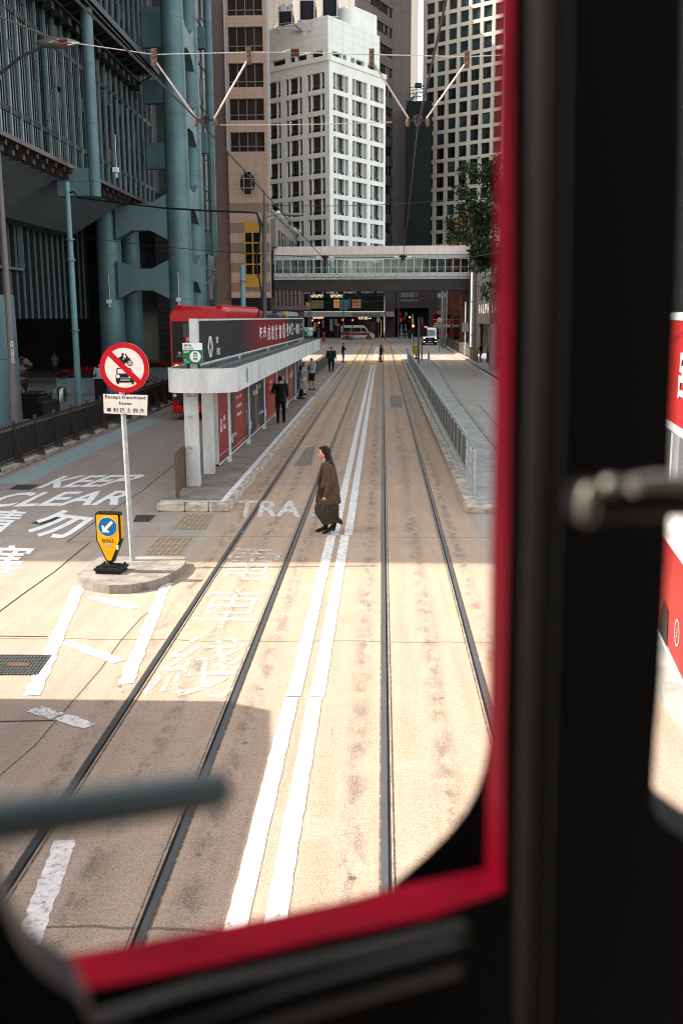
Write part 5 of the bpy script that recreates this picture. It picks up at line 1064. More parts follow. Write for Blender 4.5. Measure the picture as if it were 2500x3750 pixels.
def insul(px,py,lab):
    c=Wp(px,py); t=thing('strain_insulator',lab,'insulator',tuple(c)); mb=MB()
    for i in range(2): mb.cyl(c+V(-.05,0,.025-.05*i),c+V(.05,0,.025-.05*i),.022,n=10)
    mb.build('ceramic_body',mat('brown glazed ceramic',(.06,.022,.015),.2),t,smooth=True); mb=MB(); mb.tube([c+V(-.17,0,0),c+V(-.08,0,.03),c+V(.06,0,.035)],.006,5); mb.tube([c+V(.2,0,0),c+V(.08,0,-.03),c+V(-.05,0,-.035)],.006,5); mb.build('wire_loop',wsil,t)
insul(1080,192,'brown insulator on the span wire in front of the white office block'); insul(232,155,'small insulator where the cable meets the span wire at upper left')
def hanger(a,b_,c0,lab):
    """two rods from the span wire down to the trolley-wire holder at c0"""
    t=thing('wire_hanger',lab,'wire hanger',tuple(c0),'V shaped trolley wire hangers')
    for p,dx in ((a,-1),(b_,1)):
        e=c0+V(dx*.11,0,.02); mb=MB(); mb.cyl(p+V(0,0,-.06),e,.0125,n=10); mb.build('rod',mat('aged bright rod',(.45,.38,.33),.35,.7,.3,10),t,smooth=True)
        mb=MB(); mb.box(p.x-.032,p.x+.032,p.y-.012,p.y+.012,p.z-.13,p.z+.07); 
        for dz in (.04,-.02,-.09): mb.cyl((p.x,p.y-.03,p.z+dz),(p.x,p.y+.03,p.z+dz),.018,n=10)
        mb.build('clamp_plate',rust,t,bevel=.005); mb=MB(); mb.ell(e+V(dx*.01,0,-.045),(.028,.02,.06)); mb.build('hook',rust,t)
    mb=MB(); 
    for i in range(4): mb.cyl(c0+V(0,0,.03-.022*i),c0+V(0,0,.042-.022*i),.06-.004*i,n=16)
    mb.cyl(c0+V(0,0,-.07),c0+V(0,0,.06),.03,n=10); mb.bar(c0+V(-.1,0,0),c0+V(.1,0,0),.03,.02); mb.build('insulator_stack',mat('black glazed insulator',(.02,.018,.018),.25),t,smooth=True)
hl,hr=Wp(753,440),Wp(1528,440)
hanger(TL,TR,hl,'left V shaped trolley wire hanger, in front of the blue grey tubes'); hanger(TL2,TR2,hr,'right V shaped trolley wire hanger, in front of the grid facade tower')
f1,f2=AY(1190,943,38),AY(1475,941,38)
wire('left trolley wire running from overhead down the left track',[V(-2.2,-3,6.4),V(-2.26,6,6.38),hl+V(0,0,-.09),f1+V(0,0,-.1),V(-2.2,62,6.1),V(-2.2,90,6.0),V(-2.1,150,6.0)],.011,wdk,'trolley_wire')
wire('right trolley wire running from the top of the photo to the footbridge',[V(.42,-3,6.6),V(.5,6,6.5),hr+V(0,0,-.09),f2+V(0,0,-.1),V(.6,62,6.1),V(.6,90,6.0),V(.6,150,6.0)],.011,wdk,'trolley_wire')
wire('thin cross wire carrying the trolley wires before the footbridge',sag(AY(250,860,50),f1,.15)+sag(f1,f2,.02)+sag(f2,AY(1850,915,44),.2),.014,wdk,'span_wire')
for c,lab in ((f1,'left dark wire holder in front of the footbridge band'),(f2,'right wire holder in front of the footbridge band')):
    t=thing('wire_holder',lab,'wire holder',tuple(c)); mb=MB(); mb.cyl(c+V(0,0,-.1),c+V(0,0,.06),.09,.05,n=10); mb.ell(c+V(0,0,.03),(.14,.14,.05)); mb.build('bell',blk,t,smooth=True); mb=MB(); mb.cyl(c+V(-.32,0,0),c+V(-.15,0,0),.03,n=8); mb.cyl(c+V(.15,0,0),c+V(.32,0,0),.03,n=8); mb.build('pale_insulator',white,t)
wire('thick black cable from the blue grey post across to the slim street lamp',[AY(255,705,45.2)]+[AY(270,702,45),AY(290,725,44.6),AY(340,730,44)]+[AY(480,748,43),AY(600,762,42),AY(760,772,41),AY(915,778,40.4),tp+V(-.3,0,.05),tp+V(0,0,-.6)],.035,blk,'cable')
wire('thin dark cable crossing the white office block above the globe lamps',sag(tp+V(0,0,.35),AY(1850,700,60),.3),.014,wdk,'cable')
for k,(y0,y1) in enumerate(((1060,1066),(1085,1080))): wire(['upper','lower'][k]+' distant tangle wire under the footbridge',sag(AY(1010,y0+20,150),AY(1720,y1,150),.4),.03,wdk,'cable')
# ---------------- plaza things ----------------
def planter(x0,x1,y0,y1,label,seed,rz=0):
    t=thing('flower_planter',label,'planter',((x0+x1)/2,(y0+y1)/2,.15),'planters of red poinsettias'); 
    mb=MB(); mb.box(x0-.12,x1+.12,y0-.12,y1+.12,.15,.42); mb.build('plinth',concrete,t,bevel=.02); mb=MB(); mb.prism([(x0+.06,y0+.06),(x1-.06,y0+.06),(x1-.06,y1-.06),(x0+.06,y1-.06)],.42,.98); mb.build('trough',mat('pale blue grey trough',(.20,.27,.28),.6),t,bevel=.02)
    random.seed(seed); r_,g_=MB(),MB()
    for i in range(1500):
        x=random.uniform(x0,x1); y=random.uniform(y0-.05,y1); e=min(1,min(x-x0+.15,x1+.15-x)*1.8); top=1.0+.42*e+.08*math.sin(x*3.1)+.06*math.sin(y*7)
        red_=random.random()<.62; z=top if red_ else random.uniform(1.0,top); z-=random.random()*.22; s_=random.uniform(.05,.11); a=random.random()*6.3; d=V(math.cos(a),math.sin(a),random.uniform(-.4,.5))*s_*1.5; s2=V(-math.sin(a),math.cos(a),random.uniform(-.3,.3))*s_*.6; c=V(x,y,z)
        (r_ if red_ else g_).quad(c,c+d*.5+s2,c+d,c+d*.5-s2)
    r_.build('red_bracts',mat('poinsettia red',(.36,.006,.008),.6,0,.4,12),t); g_.build('green_leaves',mat('poinsettia green',(.02,.035,.012),.6,0,.4,9),t)
planter(-17.5,-14.6,53.0,54.2,'near planter of red poinsettias behind the fence, beside the bin',1); planter(-16.6,-14.0,64.5,65.8,'far planter of red poinsettias between the round sign and the red bus',2)
def sbollard(x,y,h,lab):
    t=thing('steel_bollard',lab,'bollard',(x,y,.15),'domed steel bollards'); mb=MB(); mb.loft([[(x+r*math.cos(a),y+r*math.sin(a),.15+z) for a in [k*math.pi/12 for k in range(24)]] for z,r in ((0,.215),(h-.12,.215),(h-.05,.19),(h-.01,.11),(h,.02))]); mb.build('post',mat('brushed steel',(.4,.4,.41),.28,.95,.15,3,stretch=(8,8,.3)),t,smooth=True)
sbollard(-15.5,47.9,.72,'brushed steel domed bollard standing clear in front of the planter'); sbollard(-15.9,44.0,.95,'brushed steel domed bollard half hidden behind the lion plinth')
t=thing('litter_bin','black litter bin with a scuffed side behind the fence, beside the blue grey post','bin',(-13.1,46.3,.15)); mb=MB(); mb.box(-13.4,-12.85,46.2,46.8,.15,1.35); mb.build('body',blk,t,bevel=.02); mb=MB(); mb.box(-13.45,-12.8,46.15,46.85,1.35,1.42); mb.build('lid',steel,t,bevel=.01); mb=MB(); mb.box(-12.86,-12.845,46.35,46.65,.7,1.3); mb.build('torn_poster',mat('torn pale poster',(.25,.28,.28),.7,0,.8,6),t)
# lion
ln=thing('bronze_lion','dark bronze lion statue lying with raised head, facing right, on the left','statue',(-15.6,40.0,1.35)); bz_=mat('dark patinated bronze',(.06,.045,.035),.38,.6,.5,7,.4,16,spec=.5)
mb=MB(); lx,ly,lz=-16.7,40.6,1.35
mb.ell((lx-.1,ly,lz+.62),(1.05,.48,.55)); mb.ell((lx-.95,ly,lz+.45),(.55,.55,.5)); mb.ell((lx+.65,ly,lz+.8),(.55,.5,.7)); mb.ell((lx+.75,ly,lz+1.35),(.48,.46,.6)); mb.ell((lx+.55,ly,lz+1.75),(.42,.42,.42)); mb.ell((lx+1.0,ly,lz+1.78),(.33,.29,.33)); mb.ell((lx+1.3,ly,lz+1.68),(.2,.17,.16)); mb.ell((lx+1.22,ly,lz+1.52),(.19,.14,.08)); mb.ell((lx+1.18,ly,lz+1.85),(.2,.1,.08))
random.seed(9)
for i in range(70):
    a=random.uniform(.6,3.4); b_=random.uniform(-1.4,1.4); c=V(lx+.7-.42*math.sin(a)*math.cos(b_)*.9,ly+.47*math.sin(b_),lz+.7+random.random()*1.3); mb.cap(c,c+V(random.uniform(-.08,.05),random.uniform(-.05,.05),-.25),.075,.03,8)
for s_ in (-1,1): mb.cap((lx+.7,ly+.3*s_,lz+.6),(lx+1.0,ly+.32*s_,lz+.16),.2,.15); mb.cap((lx+.9,ly+.32*s_,lz+.14),(lx+1.85,ly+.3*s_,lz+.12),.14,.13); mb.ell((lx+1.95,ly+.3*s_,lz+.13),(.2,.14,.12)); mb.cap((lx-1.0,ly+.42*s_,lz+.4),(lx-.5,ly+.52*s_,lz+.15),.3,.16); mb.ell((lx+.78,ly+.26*s_,lz+2.08),(.08,.07,.1))
mb.tube([(lx-1.4,ly-.2,lz+.3),(lx-1.75,ly-.45,lz+.2),(lx-1.3,ly-.68,lz+.1),(lx-.6,ly-.7,lz+.1)],.06,8)
fuse(mb,'body',bz_,ln,.028,2); ln.location=(-14.55,40.1,1.0); ln.scale=(.74,)*3
t=thing('statue_plinth','black stepped stone plinth under the bronze lion','plinth',(-16.4,40.2,.15)); mb=MB(); mb.box(-19.3,-13.6,39.6,41.7,.15,.78); mb.box(-19.1,-13.85,39.75,41.5,.78,1.0); mb.build('block',mat('black polished stone',(.016,.015,.013),.3,0,.3,3),t,bevel=.02)
# ---------------- vehicles ----------------
bred=mat('bus red',(.46,.008,.008),.3,0,.06,1,coat=.08); rub=mat('tyre rubber',(.018,.018,.018),.8); vgl=mat('vehicle glass',(.010,.011,.012),.06,0,.3,.8,spec=.4); amb=mat('amber lamp',(1,.42,.05),.4,emit=.5); bgrey=mat('bus dark grey',(.035,.04,.045),.4)
def wheel(p,r,wd,par,axis='x'):
    x,y,z=p; d=V(wd/2,0,0) if axis=='x' else V(0,wd/2,0); c=V(p); mb=MB(); mb.cyl(c-d,c+d,r,n=24); ty=mb.build('wheel',rub,par,smooth=True); mb=MB(); mb.cyl(c-d*1.06,c+d*1.06,r*.6,n=18); mb.cyl(c-d*1.12,c+d*1.12,r*.2,n=12); mb.build('rim',steel_d,ty,smooth=True)
def deckerbus(name,label,x0,x1,y0,y1,h,body,stripe=None,rear=True):
    t=thing(name,label,'bus',((x0+x1)/2,(y0+y1)/2,0)); w_=x1-x0; xc=(x0+x1)/2
    # body: rounded section swept along the length, tapered roof at rear and front
    def sec(y,zt,ins,r=.28):
        a,b_=x0+ins,x1-ins; z0_=.32; pts=[(a,y,z0_),(b_,y,z0_)]
        pts+=[(b_-r+r*math.cos(q),y,zt-r+r*math.sin(q)) for q in [math.pi/2*k/5 for k in range(6)]]
        pts+=[(a+r-r*math.sin(q),y,zt-r+r*math.cos(q)) for q in [math.pi/2*k/5 for k in range(6)]]; return pts
    mb=MB(); mb.loft([sec(y0+.02,h-.34,.05,.2),sec(y0+.04,h-.16,.02,.24),sec(y0+.3,h-.02,0),sec(y0+1.2,h,0),sec(y1-1.2,h,0),sec(y1-.25,h-.1,0),sec(y1,h-.5,.08)]); mb.build('body',body,t,smooth=True)
    mb=MB(); mb.box(x1-.5,x1-.25,y0+.3,y1-1.2,h-.02,h+.07); mb.box(x0+.25,x0+.5,y0+.3,y1-1.2,h-.02,h+.07); mb.build('roof_rail',body,t,bevel=.02)
    for (z0_,z1) in ((1.35,2.15),(3.0,3.82)):
        for sx,xx in ((1,x1),(-1,x0)):
            mb=MB(); mb.box(min(xx,xx+.012*sx),max(xx,xx+.012*sx),y0+.7,y1-.5,z0_,z1); g_=mb.build('side_windows',vgl,t); mb=MB(); k=8
            for i in range(1,k): y=y0+.7+(y1-y0-1.2)*i/k; mb.box(min(xx+.013*sx,xx+.02*sx),max(xx+.013*sx,xx+.02*sx),y-.04,y+.04,z0_,z1)
            mb.build('window_pillars',blk,g_)
    if rear:
        mb=MB(); mb.box(x0+.09,x1-.09,y0-.012,y0+.05,2.35,3.98); rw=mb.build('rear_window_panel',mat('glossy black panel',(.012,.012,.014),.15),t,bevel=.02)
        mb=MB(); mb.box(x0+.55,x1-.35,y0-.018,y0-.013,3.35,3.9); mb.build('pane',mat('grey rear glass',(.07,.08,.075),.1,0,.5,1),rw); mb=MB(); mb.box(xc-.2,xc+.35,y0-.022,y0-.019,3.75,3.88); mb.build('green_sticker',mat('pale green sticker',(.12,.3,.2),.5),rw)
        mb=MB(); mb.box(x0+.62,x0+1.75,y0-.025,y0-.019,3.05,3.42); pz=mb.build('poster',mat('poster red',(.35,.01,.02),.5),rw)
        mb=MB(); mb.text('成為九巴車長',(x0+.68,y0-.03,3.28),(1,0,0),z_,.17,w=1.0,al='L',bold=.012); mb.text('Be Our Bus Captain',(x0+.68,y0-.03,3.12),(1,0,0),z_,.07,w=1.0,al='L',bold=.012); mb.build('print',adw,pz)
        mb=MB(); mb.box(x0+.9,x0+1.7,y0-.02,y0-.013,2.45,2.85); dq=mb.build('route_display',mat('display black',(.02,.02,.022),.3),rw); mb=MB(); mb.text('41A',(x0+1.25,y0-.026,2.6),(1,0,0),z_,.2,w=.5); mb.build('route_number',mat('white lit route number',(1,1,1),.5,emit=.25),dq)
        mb=MB(); ring(mb,(x0+.38,y0-.016,2.72),(1,0,0),z_,.03,.06,16); mb.text('ALEXANDER',(x0+.38,y0-.016,2.6),(1,0,0),z_,.035,.3); mb.build('badge',steel,rw)
        for i,x in enumerate((x0+.24,x0+.52,x1-.52,x1-.24)): mb=MB(); mb.cyl((x,y0+.03,2.18),(x,y0-.02,2.18),.09,n=16); mb.build('indicator',amb if i in (0,3) else mat('dim amber lamp',(.35,.12,.02),.4,emit=.15),t,smooth=True)
        mb=MB(); mb.box(x0+.15,x1-.15,y0-.01,y0+.05,.75,1.35); lv=mb.build('engine_grille',blk,t); mb=MB()
        for i in range(8): mb.box(x0+.2,x1-.2,y0-.022,y0-.012,.8+i*.065,.82+i*.065)
        mb.build('slats',bgrey,lv)
        for s_,xe in ((1,x0),(-1,x1)):
            mb=MB(); a=[(xe+.02*s_,1.35),(xe+.2*s_,1.35),(xe+.22*s_,1.0),(xe+.45*s_,.62),(xe+.38*s_,.58),(xe+.08*s_,.85)]; mb.ext([(x,y0-.03,z) for x,z in a],(0,.06,0)); cl=mb.build('lamp_cluster',blk,t)
            mb=MB(); mb.cyl((xe+.12*s_,y0,1.27),(xe+.12*s_,y0-.04,1.27),.075,n=14); mb.build('lit_lamp',amb,cl); mb=MB(); mb.cyl((xe+.13*s_,y0,1.02),(xe+.13*s_,y0-.04,1.02),.075,n=14); mb.build('reversing_lamp',steel,cl); mb=MB(); mb.cyl((xe+.25*s_,y0,.78),(xe+.25*s_,y0-.04,.78),.05,n=14); mb.build('brake_lamp',red,cl)
        mb=MB(); mb.box(x0+.02,x1-.02,y0-.05,y0+.2,.3,.6); mb.build('bumper',body,t,bevel=.05)
    for y in (y0+2.4,y0+3.7,y1-2.6):
        for x in (x0+.16,x1-.16): wheel((x,y,.5),.5,.3,t)
    if stripe: stripe(t,x0,x1,y0,y1,h)
    return t
deckerbus('double_decker_bus','red double decker bus seen from behind, standing in the lane left of the shelter',-8.55,-6.2,40.4,53.6,4.56,bred)
def st2(t,x0,x1,y0,y1,h):
    mb=MB(); mb.box(x0-.01,x1+.015,y0+3.6,y0+4.4,3.0,h+.02); mb.build('yellow_stripe',mat('bus yellow',(.6,.38,.01),.4),t); mb=MB(); mb.box(x0+.1,x1-.05,y0+4.4,y1-.5,h,h+.06); mb.build('pale_roof',mat('pale blue roof',(.36,.42,.44),.5),t); mb=MB(); mb.box(x1-.3,x1+.02,y0+4.4,y1-.4,h-.22,h-.01); mb.build('cove_panel',MATS['pale blue roof'],t)
deckerbus('double_decker_bus','dark grey double decker bus with yellow stripe and pale roof, ahead of the red bus',-8.4,-5.85,58,70.5,4.42,bgrey,st2)
deckerbus('double_decker_bus','double decker bus beside the tram on the left, seen only by its shadow',-8.44,-5.92,-2.2,10.2,4.38,bred,rear=False)
def van(t,L_,w_,h,stripe,front=None,crest=None):
    """van built facing +X, centred at the origin, then turned"""
    hl_=L_/2; side=[(-hl_,.35),(hl_-.05,.35),(hl_,.55),(hl_-.03,1.0),(hl_-.35,1.15),(hl_-1.0,1.35),(hl_-1.75,2.25),(hl_-2.0,h-.06),(hl_-2.6,h),(-hl_+.2,h),(-hl_+.03,h-.12),(-hl_,1.6)]
    mb=MB(); n=len(side); rr=[]
    for y,ins in ((-w_/2,.0),(-w_/2+.0,.0),(w_/2,.0)): pass
    def ring_(y,f,dz): return [((x*(1-f)),y,z if z<1.2 else z-dz) for x,z in side]
    mb.loft([ring_(-w_/2+.06,.012,.10),ring_(-w_/2,0,.16) if 0 else ring_(-w_/2+.0,.0,.13),ring_(-w_/2+.12,0,.03),ring_(0,0,0),ring_(w_/2-.12,0,.03),ring_(w_/2,0,.13),ring_(w_/2-.06,.012,.10)]); mb.build('body',mat('van white paint',(.78,.78,.76),.3,0,.05,2,coat=.4),t,smooth=True,angle=30)
    for s_ in (-1,1):
        y=s_*(w_/2+.006); 
        for xa,xb in ((-hl_+.25,-hl_+1.9),(-hl_+1.98,hl_-2.62)): mb=MB(); mb.ext([(xa,y,1.45),(xb,y,1.45),(xb,y,h-.42),(xa,y,h-.42)],(0,.004*s_,0)); mb.build('side_window',vgl,t)
        mb=MB(); mb.ext([(hl_-2.5,y,1.5),(hl_-1.35,y,1.4),(hl_-1.95,y,2.15),(hl_-2.5,y,2.2)],(0,.004*s_,0)); mb.build('door_window',vgl,t)
        if stripe: mb=MB(); mb.ext([(-hl_+.03,y,1.0),(hl_-.9,y,.95),(hl_-1.0,y,1.28),(-hl_+.03,y,1.36)],(0,.004*s_,0)); so_=mb.build('side_stripe',stripe,t); mb=MB(); mb.ext([(-hl_+.03,y,.86),(hl_-.9,y,.86),(hl_-.9,y,.95),(-hl_+.03,y,1.0)],(0,.004*s_,0)); mb.build('dark_band',bgrey,t); mb=MB(); mb.text('警察 POLICE',(.2,y+.006*s_,1.16),(-s_,0,0),z_,.17,1.5,bold=.015); mb.build('lettering',adw,so_)
        mb=MB(); mb.ext([(hl_-.25,y*.97,.85),(hl_-.8,y*.995,.95),(hl_-.85,y*.995,1.1),(hl_-.25,y*.97,1.05)],(0,.01*s_,0)); mb.build('headlight',mat('headlight glass',(.6,.6,.55),.1),t)
        for x in (-hl_+1.15,hl_-1.15): wheel((x,s_*(w_/2-.12),.34),.35,.24,t,'y'); mb=MB(); mb.cyl((x,s_*(w_/2-.02),.36),(x,s_*(w_/2+.004),.36),.43,n=20); mb.build('wheel_arch',blk,t)
    # windscreen, bonnet grille, bumper
    mb=MB(); mb.add([(hl_-1.0+.02,-w_/2+.12,1.37),(hl_-1.0+.02,w_/2-.12,1.37),(hl_-1.73,w_/2-.2,2.24),(hl_-1.73,-w_/2+.2,2.24)],[(0,1,2,3)]); 
    for i,v in enumerate(mb.v): mb.v[i]=(v[0]+.012,v[1],v[2]+.012)
    mb.build('windscreen',mat('reflecting windscreen',(.12,.15,.15),.08,0,.9,1.6,spec=.8),t)
    mb=MB(); mb.box(hl_-.06,hl_+.04,-w_/2+.03,w_/2-.03,.33,.98); mb.build('bumper',blk,t,bevel=.05)
    return t
pvv=thing('police_van','white police van with a red side stripe crossing at the far junction','van',(0,0,0)); van(pvv,6.4,2.0,2.62,mat('police stripe red',(.33,.01,.015),.4)); mb=MB(); mb.box(.6,.9,-.7,.7,2.6,2.74); mb.box(-1.5,-1.2,-.5,.5,2.6,2.7); mb.build('roof_light_bar',bgrey,pvv); pvv.location=(-4.65,192.3,0)
am=thing('emergency_van','white van with black grille, red roof lamp and lit headlights coming towards the camera','van',(0,0,0)); van(am,5.9,2.0,2.6,None)
hlx=2.95
for s_ in (-1,1): mb=MB(); mb.ell((hlx-.12,s_*.78,1.0),(.1,.16,.1)); mb.build('lit_headlight',mat('lit headlight',(1,.85,.6),.4,emit=1.5),am); mb=MB(); mb.ell((hlx+.0,s_*.8,.55),(.06,.09,.07)); mb.build('fog_lamp',MATS['lit headlight'],am); mb=MB(); mb.box(hlx-1.6,hlx-1.4,s_*1.02-.02+(-.2 if s_<0 else 0),s_*1.02+.02+(.2 if s_>0 else 0),1.55,1.95); mb.build('mirror',blk,am,bevel=.03)
mb=MB(); mb.box(hlx-.04,hlx+.06,-.75,.75,.72,1.14); gg=mb.build('grille',blk,am,bevel=.03); mb=MB(); ring(mb,(hlx+.065,0,.95),(0,1,0),z_,.09,.12,20); mb.box(hlx+.06,hlx+.07,-.26,.26,.5,.62,1); mb.build('badge_and_plate',[steel,adw],gg)
mb=MB(); mb.text('POLICE',(hlx-.52,0,1.235),(0,1,0),(-.95,0,.3),.16,.9,bold=.02); mb.build('bonnet_lettering',red,am); mb=MB(); mb.box(hlx-2.6,hlx-2.3,-.75,-.35,2.6,2.75,0); mb.box(hlx-2.6,hlx-2.3,-.3,.75,2.58,2.7,1); mb.build('roof_lamp',[mat('lit red roof lamp',(1,.08,.03),.4,emit=1.5),bgrey],am)
am.location=(7.0,152.5,0); am.rotation_euler=(0,0,R(-90))
# far red tram with adverts
ft=thing('red_tram','red double deck tram with pale advert lettering crossing at the far right','tram',(13,187,0)); ft_r=mat('tram red',(.30,.012,.016),.4,0,.1,1)
xa,xb,ya,yb=9.15,17.6,186.3,188.4
mb=MB(); mb.box(xa,xb,ya,yb,.5,4.75); bdy=mb.build('body',ft_r,ft,bevel=.12); mb=MB(); mb.box(xa+.1,xb,ya-.03,ya+.02,2.25,2.75); mb.build('waist_band',white,ft); mb=MB(); mb.box(xa-.02,xb,ya-.05,ya+.0,3.62,3.72); mb.build('upper_sill',white,ft)
for i in range(8):
    x=xa+.35+i*1.0; mb=MB(); mb.box(x,x+.8,ya-.02,ya+.02,3.78,4.5); mb.build('upper_window',vgl,ft); mb=MB(); mb.box(x,x+.8,ya-.02,ya+.02,1.35,2.2); mb.build('lower_window',vgl,ft)
mb=MB(); mb.text('PRADA',(xa+1.1,ya-.03,3.25),(1,0,0),z_,.22,1.1,bold=.02); mb.text('PRADA',(xa+4.2,ya-.03,3.2),(1,0,0),z_,.5,2.4,bold=.02); mb.text('CENTRAL',(xa+.7,ya-.03,2.95),(1,0,0),z_,.1,.7,bold=.02,mi=1); mb.build('lettering',[mat('pale lettering',(.55,.5,.48),.5),mat('amber display text',(1,.5,.1),.5,emit=.3)],bdy)
mb=MB(); mb.box(xa+.9,xa+1.6,ya+.6,yb-.5,4.75,5.2); mb.bar((xa+5,187.3,4.8),(xa+4,187.3,5.6),.05,.05); mb.bar((xa+4,187.3,5.6),(xa+5,187.3,6.0),.05,.05); mb.build('roof_gear',steel,ft); mb=MB(); mb.box(xa+.3,xb,ya+.2,yb-.2,.1,.5); mb.build('undercarriage',blk,ft)
# tricycle-like hand cart behind the railing
# ---------------- right hand shelter, partly seen past the tram pillar ----------------
s2=thing('roadside_shelter','red advert boards with white frames glimpsed through the right tram window','tram shelter',(3.35,10.8,.2))
slab('platform_near',[(3.02,2),(6.5,2),(6.5,12.6),(3.02,12.6)],.2,pave_g,'platform glimpsed through the right window')
d_=V(-.125,-1,0).normalized(); n2=V(-d_.y*-1,d_.x*-1,0); base=V(3.52,12.9,0); 
def board(z0_,z1,m,nm,fr=.05,L2=8):
    mb=MB(); a=base; b_=base+d_*L2; mb.ext([V(a.x,a.y,z0_),V(b_.x,b_.y,z0_),V(b_.x,b_.y,z1),V(a.x,a.y,z1)],(.05,0,0)); p=mb.build(nm,m,s2)
    mb=MB(); o=V(-.012,0,0)
    for za,zb in ((z0_-fr,z0_),(z1,z1+fr)): mb.ext([V(a.x,a.y,za)+o,V(b_.x,b_.y,za)+o,V(b_.x,b_.y,zb)+o,V(a.x,a.y,zb)+o],(.075,0,0))
    mb.build('frame',shw,p); return p,a,b_
pb,a,b_=board(2.88,4.05,mat('advert bright red',(.30,.016,.014),.45,0,.2,1.2),'roof_board',.09)
mb=MB(); c=base+d_*1.72; c2=base+d_*2.45
for i,(cc,ch) in enumerate(((base+d_*1.75,'呂'),(base+d_*2.55,'品'))): mb.text(ch,V(cc.x-.016,cc.y,3.45),-d_,z_,.5,.45,bold=.03)
mb.build('print',adw,pb)
pb,a,b_=board(.34,1.5,MATS['advert bright red'],'side_panel',.06); mb=MB(); random.seed(2); mb.add([V(p_.x-.008,p_.y,z) for p_,z in ((base+d_*1.1,.34),(base+d_*1.75,.34),(base+d_*1.7,.75),(base+d_*1.35,.8))],[(0,1,2,3)],0)
ring(mb,base+d_*2.35+V(-.008,0,.7),-d_,z_,.13,.15,20,mi=1); mb.text('E',base+d_*2.35+V(-.01,0,.7),-d_,z_,.09,mi=1); mb.build('print',[mat('black figure print',(.03,.02,.02),.5),adw],pb)
mb=MB(); a=base; mb.ext([V(a.x-.02,a.y,1.56),V(a.x-.02,a.y,1.7),V(a.x+.08,a.y,1.85),V(a.x+.5,a.y,1.88),V(a.x+.5,a.y,1.56)],d_*8); mb.build('white_hood',shw,s2,bevel=.03)
mb=MB(); 
for k in (0.6,3,6): q=base+d_*k; mb=MB(); mb.box(q.x+.1,q.x+.18,q.y-.04,q.y+.04,.2,2.8); mb.build('post',shw,s2)
mb=MB(); q=base+V(1.2,2.2,0)
mb.box(4.0,4.6,14.0,14.06,1.0,1.05); mb.box(4.28,4.32,14,14.05,.0,1.05); mb.build('rail',steel,s2)
# ---------------- tree ----------------
tr_=thing('street_tree','leafy green street tree leaning over the right pavement in front of the grid tower','tree',(10.4,75,.15))
bark=mat('tree bark',(.05,.04,.032),.9,0,.4,8,.6,20); leafm=mat('dark green leaves',(.045,.075,.035),.55,0,.55,3); leafl=mat('lighter green leaves',(.11,.15,.06),.5,0,.4,3)
mb=MB(); mb.tube([(10.4,75,.15),(10.2,75,4),(9.9,75,7),(9.4,75,9.5),(8.6,75,12),(7.8,75,14)],[.3,.24,.2,.15,.1,.05],8)
random.seed(21); limbs=[]
for (a,b_) in (((9.9,75,7),(7.2,74,9.6)),((9.4,75,9.5),(6.6,75.5,12.0)),((9.6,75,8.4),(7.0,76,8.0)),((9.9,75,7),(9.3,73.5,4.8)),((9.4,75,9.5),(10.8,74,13.5)),((9.0,75,11),(7.6,74,14.6)),((9.9,75,6.4),(8.6,74.5,6.6))):
    a,b_=V(a),V(b_); m_=(a+b_)/2+V(0,0,.4); mb.tube([a,m_,b_],[.09,.06,.025],6); limbs.append((a,m_,b_))
    for k in range(5): q=a+(b_-a)*random.uniform(.3,1); e_=q+V(random.uniform(-1,1),random.uniform(-1,1),random.uniform(-.3,1)); mb.tube([q,e_],[.03,.012],5); limbs.append((q,(q+e_)/2,e_))
mb.build('trunk',bark,tr_,smooth=True)
def leaves(clumps,seed,parent,dens=90):
    random.seed(seed); A_,B_=MB(),MB()
    for c,r in clumps:
        for i in range(int(dens*r*r*3)):
            v=V(random.gauss(0,1),random.gauss(0,1),random.gauss(0,1)).normalized()*r*random.random()**.45; p=V(c)+V(v.x,v.y,v.z*.8); s_=random.uniform(.12,.24); d=V(random.uniform(-1,1),random.uniform(-1,1),random.uniform(-1.3,.2)).normalized(); sd=d.cross(V(random.uniform(-1,1),random.uniform(-1,1),1)).normalized()*s_*.42
            t_=A_ if random.random()<.72 else B_; t_.quad(p,p+d*s_+sd,p+d*s_*2.1,p+d*s_-sd)
    A_.build('crown',leafm,parent); B_.build('light_leaves',leafl,parent)
cl=[]
for a,m_,b_ in limbs: cl.append((b_,random.uniform(.45,.85))); cl.append((m_,random.uniform(.35,.6)))
for px,py,r in ((1700,625,.7),(1725,600,.6),(1755,640,.8),(1790,620,.8),(1690,690,.7),(1720,720,.8),(1690,760,.6),(1650,800,.5),(1700,790,.6),(1660,830,.7),(1690,850,.8),(1740,820,.9),(1780,760,.9),(1800,690,.8),(1720,870,.7),(1660,870,.6),(1770,880,.9),(1745,930,.7),(1790,950,.7),(1765,980,.4),(1740,760,.5),(1785,830,.8),(1800,900,.8),(1770,1060,.45),(1790,1040,.4),(1780,1085,.35)):
    p=AY(px,py,75+random.uniform(-1.2,1.2)); cl.append((p,r*1.0))
leaves(cl,5,tr_,70)
# ---------------- the tram the camera rides in ----------------
tm=thing('tram','dark interior and red window frame of the tram the photo is taken from','tram',(.6,-4.0,3.2))
tint=mat('dark brown tram interior',(.0022,.0015,.0012),.8,0,.2,4); tred=mat('tram frame red paint',(.075,.0003,.0045),.6,0,.40,9,spec=.03); tgask=mat('black rubber gasket',(.003,.003,.003),.6); tbar=mat('blue grey painted tube',(.052,.066,.070),.35,.2,.2,4); tsil=mat('scuffed sill metal',(.014,.014,.014),.5,.3,.5,6)
